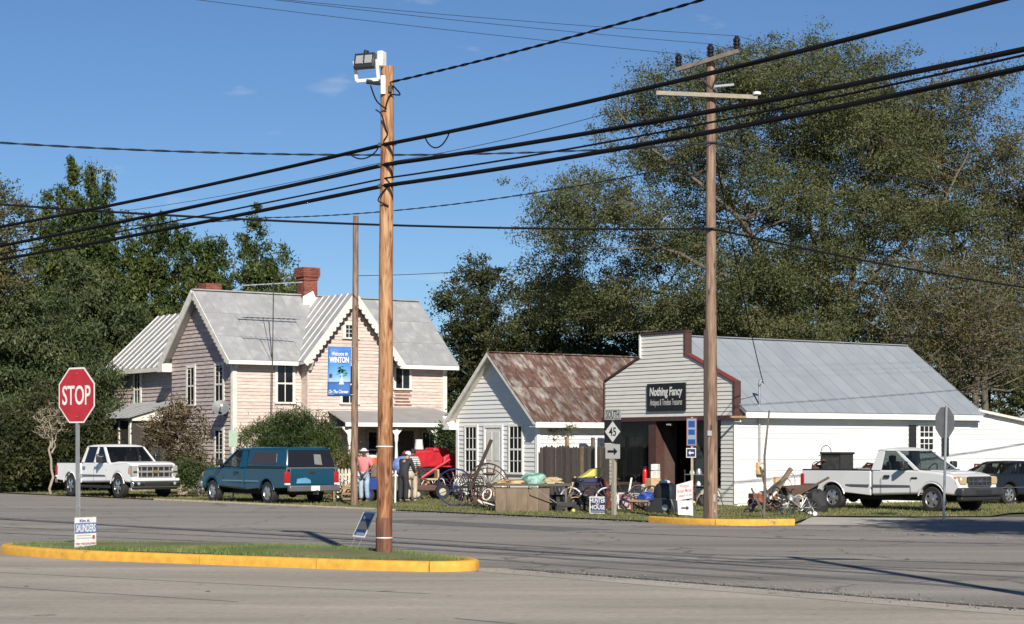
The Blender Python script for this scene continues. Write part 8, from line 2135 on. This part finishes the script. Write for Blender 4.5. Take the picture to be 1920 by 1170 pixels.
# dark trees between the house and the shop
for k, (px, Y, ell, lab, m_, seed) in enumerate((
        (905, 98, [(905, 512, 26, 20), (872, 548, 24, 14), (853, 575, 20, 16), (893, 575, 36, 22), (868, 625, 30, 26), (905, 640, 55, 45), (905, 710, 75, 60)], 'dark pine with tufted top between the pink house and the shed', L_DARK, 51),
        (1000, 94, [(990, 600, 85, 78), (960, 680, 110, 70), (1050, 560, 70, 50)], 'dark rounded tree rising straight behind the white shed', L_DARK, 53),
        (1120, 92, [(1120, 610, 100, 72), (1160, 690, 110, 60)], 'dark tree behind the rusty roof and the shop front', L_DARK, 55),
        (1290, 93, [(1280, 620, 120, 75), (1330, 700, 140, 60)], 'dark tree behind the false front under the huge tree', L_DARK, 57),
        (1470, 95, [(1460, 640, 130, 75), (1500, 720, 150, 60)], 'dark tree low behind the middle of the blue-grey roof', L_DARK, 59),
        (1650, 96, [(1650, 640, 140, 85), (1690, 720, 150, 80)], 'dark tree low behind the right end of the blue-grey roof', L_DARK, 61),
        (1860, 94, [(1850, 660, 150, 95), (1900, 740, 150, 90)], 'dark tree low behind the lean-to at the picture edge', L_DARK, 63))):
    B = (PX(px, Y), float(Y)); E = [pell(a, b_, c, d, Y, B, 0, 2.6) for a, b_, c, d in ell]
    top = E[0]
    broadleaf('background_tree', lab, B, E, [[(0, 0, -.2), (0, 0, 2), (top[0] * .5, 0, top[2] * .6), (top[0], 0, top[2] + top[5] * .6)]] + [[(0, 0, 2), (e[0], e[1], e[2])] for e in E], 396, 75, (.24, .24, .17), .16, m_, seed, bough=9, bsize=.6, r0=.25, twigs=1, gap=.6, group='dark trees behind the buildings')
# evergreens on the left
B = (PX(150, 96), 96.0); k_ = FPX / 96
def spires(Y, px0, lst): return [((a - px0) / (FPX / Y), d, PZ(b_, Y), r) for a, b_, d, r in lst]
cedar('cedar_tree', 'tallest dark cedar with several pointed tops at the left', B, spires(96, 150, [(135, 290, 0, 1.75), (168, 298, .4, 1.45), (203, 326, -.3, 1.1), (84, 345, .3, 1.3), (108, 318, .8, 1.4), (60, 380, .2, 1.3), (150, 400, -.6, 2.4)]), 1500, 50, L_CEDAR, 71, ls=.26, power=1.0, rough=.3, spread=(.17, .17, .2))
B = (PX(285, 101), 101.0)
cedar('cedar_tree', 'broad dark evergreen behind the rear wing of the pink house', B, spires(101, 285, [(214, 392, .3, 1.3), (240, 410, 0, 1.5), (268, 404, .5, 1.5), (300, 398, 0, 1.5), (330, 412, .3, 1.5), (355, 428, -.3, 1.4), (285, 470, -.6, 2.9)]), 1100, 50, L_CEDAR, 73, ls=.27, power=.8, spread=(.19, .19, .2))
B = (PX(390, 99), 99.0)
cedar('cedar_tree', 'rounded evergreen behind the left gable of the pink house', B, spires(99, 390, [(368, 438, .4, 1.4), (395, 420, 0, 1.4), (420, 436, .2, 1.4), (395, 480, -.4, 2.6)]), 650, 50, L_CEDAR, 75, ls=.27, power=.75, spread=(.19, .19, .2))
B = (PX(478, 97), 97.0)
cedar('cedar_tree', 'ragged evergreen left of the brick chimney', B, spires(97, 478, [(455, 412, .3, 1.2), (482, 388, 0, 1.3), (505, 436, .2, 1.3), (532, 452, .2, 1.1), (548, 500, -.2, 1.0), (485, 480, -.4, 2.2)]), 620, 48, L_CEDAR, 77, ls=.27, power=.75, rough=.42, spread=(.18, .18, .18))
B = (PX(560, 103), 103.0)
cedar('cedar_tree', 'low evergreen just behind the brick chimney', B, [(0, 0, PZ(520, 103), 2.0), (-1.3, 0, PZ(505, 103), 1.8)], 260, 55, L_CEDAR, 79, ls=.28, power=.5)
B = (PX(-8, 84), 84.0)
broadleaf('oak_tree', 'yellowish leafy tree cut by the left picture edge', B, [pell(-10, 470, 75, 130, 84, B, 0, 2.2), pell(-60, 560, 120, 140, 84, B, 0, 3), pell(20, 390, 28, 50, 84, B, 0, 1)], [[(0, 0, -.2), (0, 0, 3), (0, 0, 8), (0, 0, 12)]], 420, 70, (.32, .32, .25), .15, L_BIG2, 81, r0=.25, gap=.5)
B = (PX(60, 84), 84.0)
cedar('cedar_tree', 'wide grey-green cedar low at the left behind the stop sign', B, [(0, 0, PZ(545, 84), 3.0), (-1.8, .3, PZ(560, 84), 2.6), (1.7, .2, PZ(600, 84), 2.4)], 900, 60, L_CEDARB, 83, ls=.25, power=.5, low=.2)
B = (PX(195, 92), 92.0)
cedar('cedar_tree', 'grey-green cedar between the stop sign and the rear wing', B, [(0, 0, PZ(520, 92), 2.4), (-1.5, .4, PZ(480, 92), 2.4), (1.2, 0, PZ(560, 92), 2.2)], 640, 60, L_CEDARB, 85, ls=.26, power=.5, low=.2)
# small bare crape myrtle and shrubs
B = (PX(97, 73.5), 73.5); k_ = FPX / 73.5
def ml(px, py, dy=0): return (PX(px, 73.5) - B[0], dy, PZ(py, 73.5))
broadleaf('bare_shrub_tree', 'small pale bare-limbed tree left of the white crew-cab pickup', B, [pell(97, 790, 45, 35, 73.5, B, 0, .7)],
          [[(0, 0, -.1), ml(97, 840), ml(85, 810), ml(62, 780)], [ml(97, 850), ml(104, 820), ml(125, 785)], [ml(97, 840), ml(97, 800), ml(95, 765)], [ml(90, 820, .2), ml(75, 800, .4), ml(70, 770, .4)]], 60, 4, (.15, .15, .12), .09, L_MYRTLE, 87, r0=.045, twigs=4, bark=mat('pale_bark', (.30, .25, .19), .85, var=.2))
B = (PX(335, 72), 72.0)
def ml(px, py, dy=0): return (PX(px, 72) - B[0], dy, PZ(py, 72))
broadleaf('crape_myrtle', 'russet-leaved shrub tree with pale stems before the house corner', B, [pell(330, 800, 62, 45, 72, B, 0, 1.1), pell(355, 860, 45, 45, 72, B, 0, 1), pell(295, 815, 35, 35, 72, B, .3, .8), pell(340, 770, 25, 28, 72, B, 0, .5)],
          [[(0, 0, -.1), ml(330, 860), ml(310, 800), ml(290, 770)], [(.1, 0, -.1), ml(345, 850), ml(352, 800), ml(345, 755)], [(.15, 0, -.1), ml(355, 860), ml(375, 830), ml(385, 800)], [(.2, 0, -.1), ml(352, 895), ml(366, 870), ml(378, 840)]], 210, 42, (.18, .18, .15), .10, L_MYRTLE, 89, r0=.06, twigs=4, bark=mat('pale_bark', (0, 0, 0)), cat='shrub tree', gap=.6)
def shrub(label, px, Y, ell, clumps, per, m, seed, ls=.12, spread=(.14, .14, .12), up=.2, aspect=.45, droop=0.0, name='shrub', group=None):
    B = (PX(px, Y), float(Y)); E = [pell(a, b_, c, d, Y, B, e_, min(c, d) / (FPX / Y)) for a, b_, c, d, e_ in ell]
    broadleaf(name, label, B, E, [[(0, 0, -.05), (e[0] * .4, e[1] * .4, e[2] * .5), (e[0], e[1], e[2])] for e in E], clumps, per, spread, ls, m, seed, r0=.04, twigs=3, aspect=aspect, cat='shrub', gap=.8, shell=.4, up=up, droop=droop, group=group)
shrub('big dark green spiky bush behind the teal pickup', 548, 72.0, [(545, 830, 95, 60, 0), (500, 850, 55, 60, 0), (605, 845, 45, 55, .2), (560, 795, 60, 38, 0)], 460, 55, L_BUSH, 91, ls=.19, aspect=.16, droop=-1.6, spread=(.17, .17, .16))
shrub('dark shrub right of the front porch', 838, 78.0, [(838, 825, 22, 30, 0), (850, 800, 15, 25, .3)], 110, 50, L_BUSH, 93)
shrub('pale flowering shrub below the banner pole', 640, 68.0, [(645, 880, 20, 30, 0), (660, 865, 14, 22, .2)], 70, 40, L_OAK, 95, ls=.09)
shrub('low green shrub at the corner of the weathered end wall', 378, 69.5, [(375, 895, 35, 30, 0), (350, 885, 25, 25, 0)], 130, 45, L_BUSH, 97, ls=.1)
for k, (px, Y, top, w, lab) in enumerate(((25, 77, 760, 60, 'dark hedge shrub at the far left edge'), (150, 79, 740, 55, 'dark hedge shrub behind the small bare tree'), (85, 80, 720, 60, 'dark hedge shrub left of the small bare tree'))):
    h = (925 - top) / 2; shrub(lab, px, Y, [(px, top + h, w, h, 0), (px + 20, top + h + 20, w * .8, h * .85, .3)], 330, 55, L_DARK, 101 + k, ls=.17, spread=(.25, .25, .2), group='dark hedge shrubs behind the white pickup')
# vine on the shed wall
shrub('thin vine climbing between shed wall and board fence', 1040, 66.4, [(1035, 812, 14, 18, 0), (1068, 805, 12, 12, .0)], 26, 14, L_OAK, 111, ls=.08, name='vine')
# tree beyond the right edge, whose shade falls on the side street
OT = (14.8, 31.0)
broadleaf('roadside_tree', 'broad tree beyond the right edge that shades the side street', OT, [(0, 0, 8.2, 3.6, 3.4, 2.4), (1.5, -1.5, 7.2, 2.8, 2.8, 2)], [[(0, 0, -.2), (0, 0, 3), (.2, 0, 7), (.3, 0, 9)]], 460, 70, (.4, .4, .3), .2, L_OAK, 121, r0=.25)
# trees behind the camera's right far wood line, closing the horizon
for k in range(9):
    px = [-60, 560, 640, 700, 760, 820, 2000, 2080, -140][k]; Y = [112, 125, 122, 128, 124, 126, 100, 104, 110][k]
    B = (PX(px, Y), float(Y)); top = [520, 700, 690, 705, 690, 680, 560, 600, 560][k]
    kk = FPX / Y; h = (PZ(top, Y)) / 2
    labs = ['far tree beyond the left edge', 'far tree hidden low behind the house roof', 'far tree behind the front gable', 'far tree behind the floodlight pole', 'far tree right of the front gable', 'far tree at the right end of the house', 'far tree beyond the right edge', 'farther tree beyond the right edge', 'farthest tree beyond the left edge']
    broadleaf('distant_tree', labs[k], B, [(0, 0, h * 1.05, 3.2, 2.4, h * .98)], [[(0, 0, -.2), (0, 0, h), (0, 0, h * 1.6)]], 160, 60, (.45, .45, .35), .26, L_DARK, 131 + k, r0=.2, twigs=0, group='distant trees')
# dry leaves and litter on the lawn and in the gutter
rng = np.random.default_rng(9)
q = np.column_stack([rng.uniform(-20, 14, 2600), rng.uniform(46, 74, 2600)]); q = q[in_poly(q, poly2)]
lv = leaves('fallen_leaves', np.column_stack([q, np.full(len(q), .055)]), 1, (.01, .01, .008), .09, .6, leaf_mat('dry_leaf', (.16, .09, .04), (.26, .17, .08), (.4, .32, .2), .2), None, 10, up=3)
tag(lv, 'dry fallen leaves scattered over the lawn', 'leaves', kind='stuff')
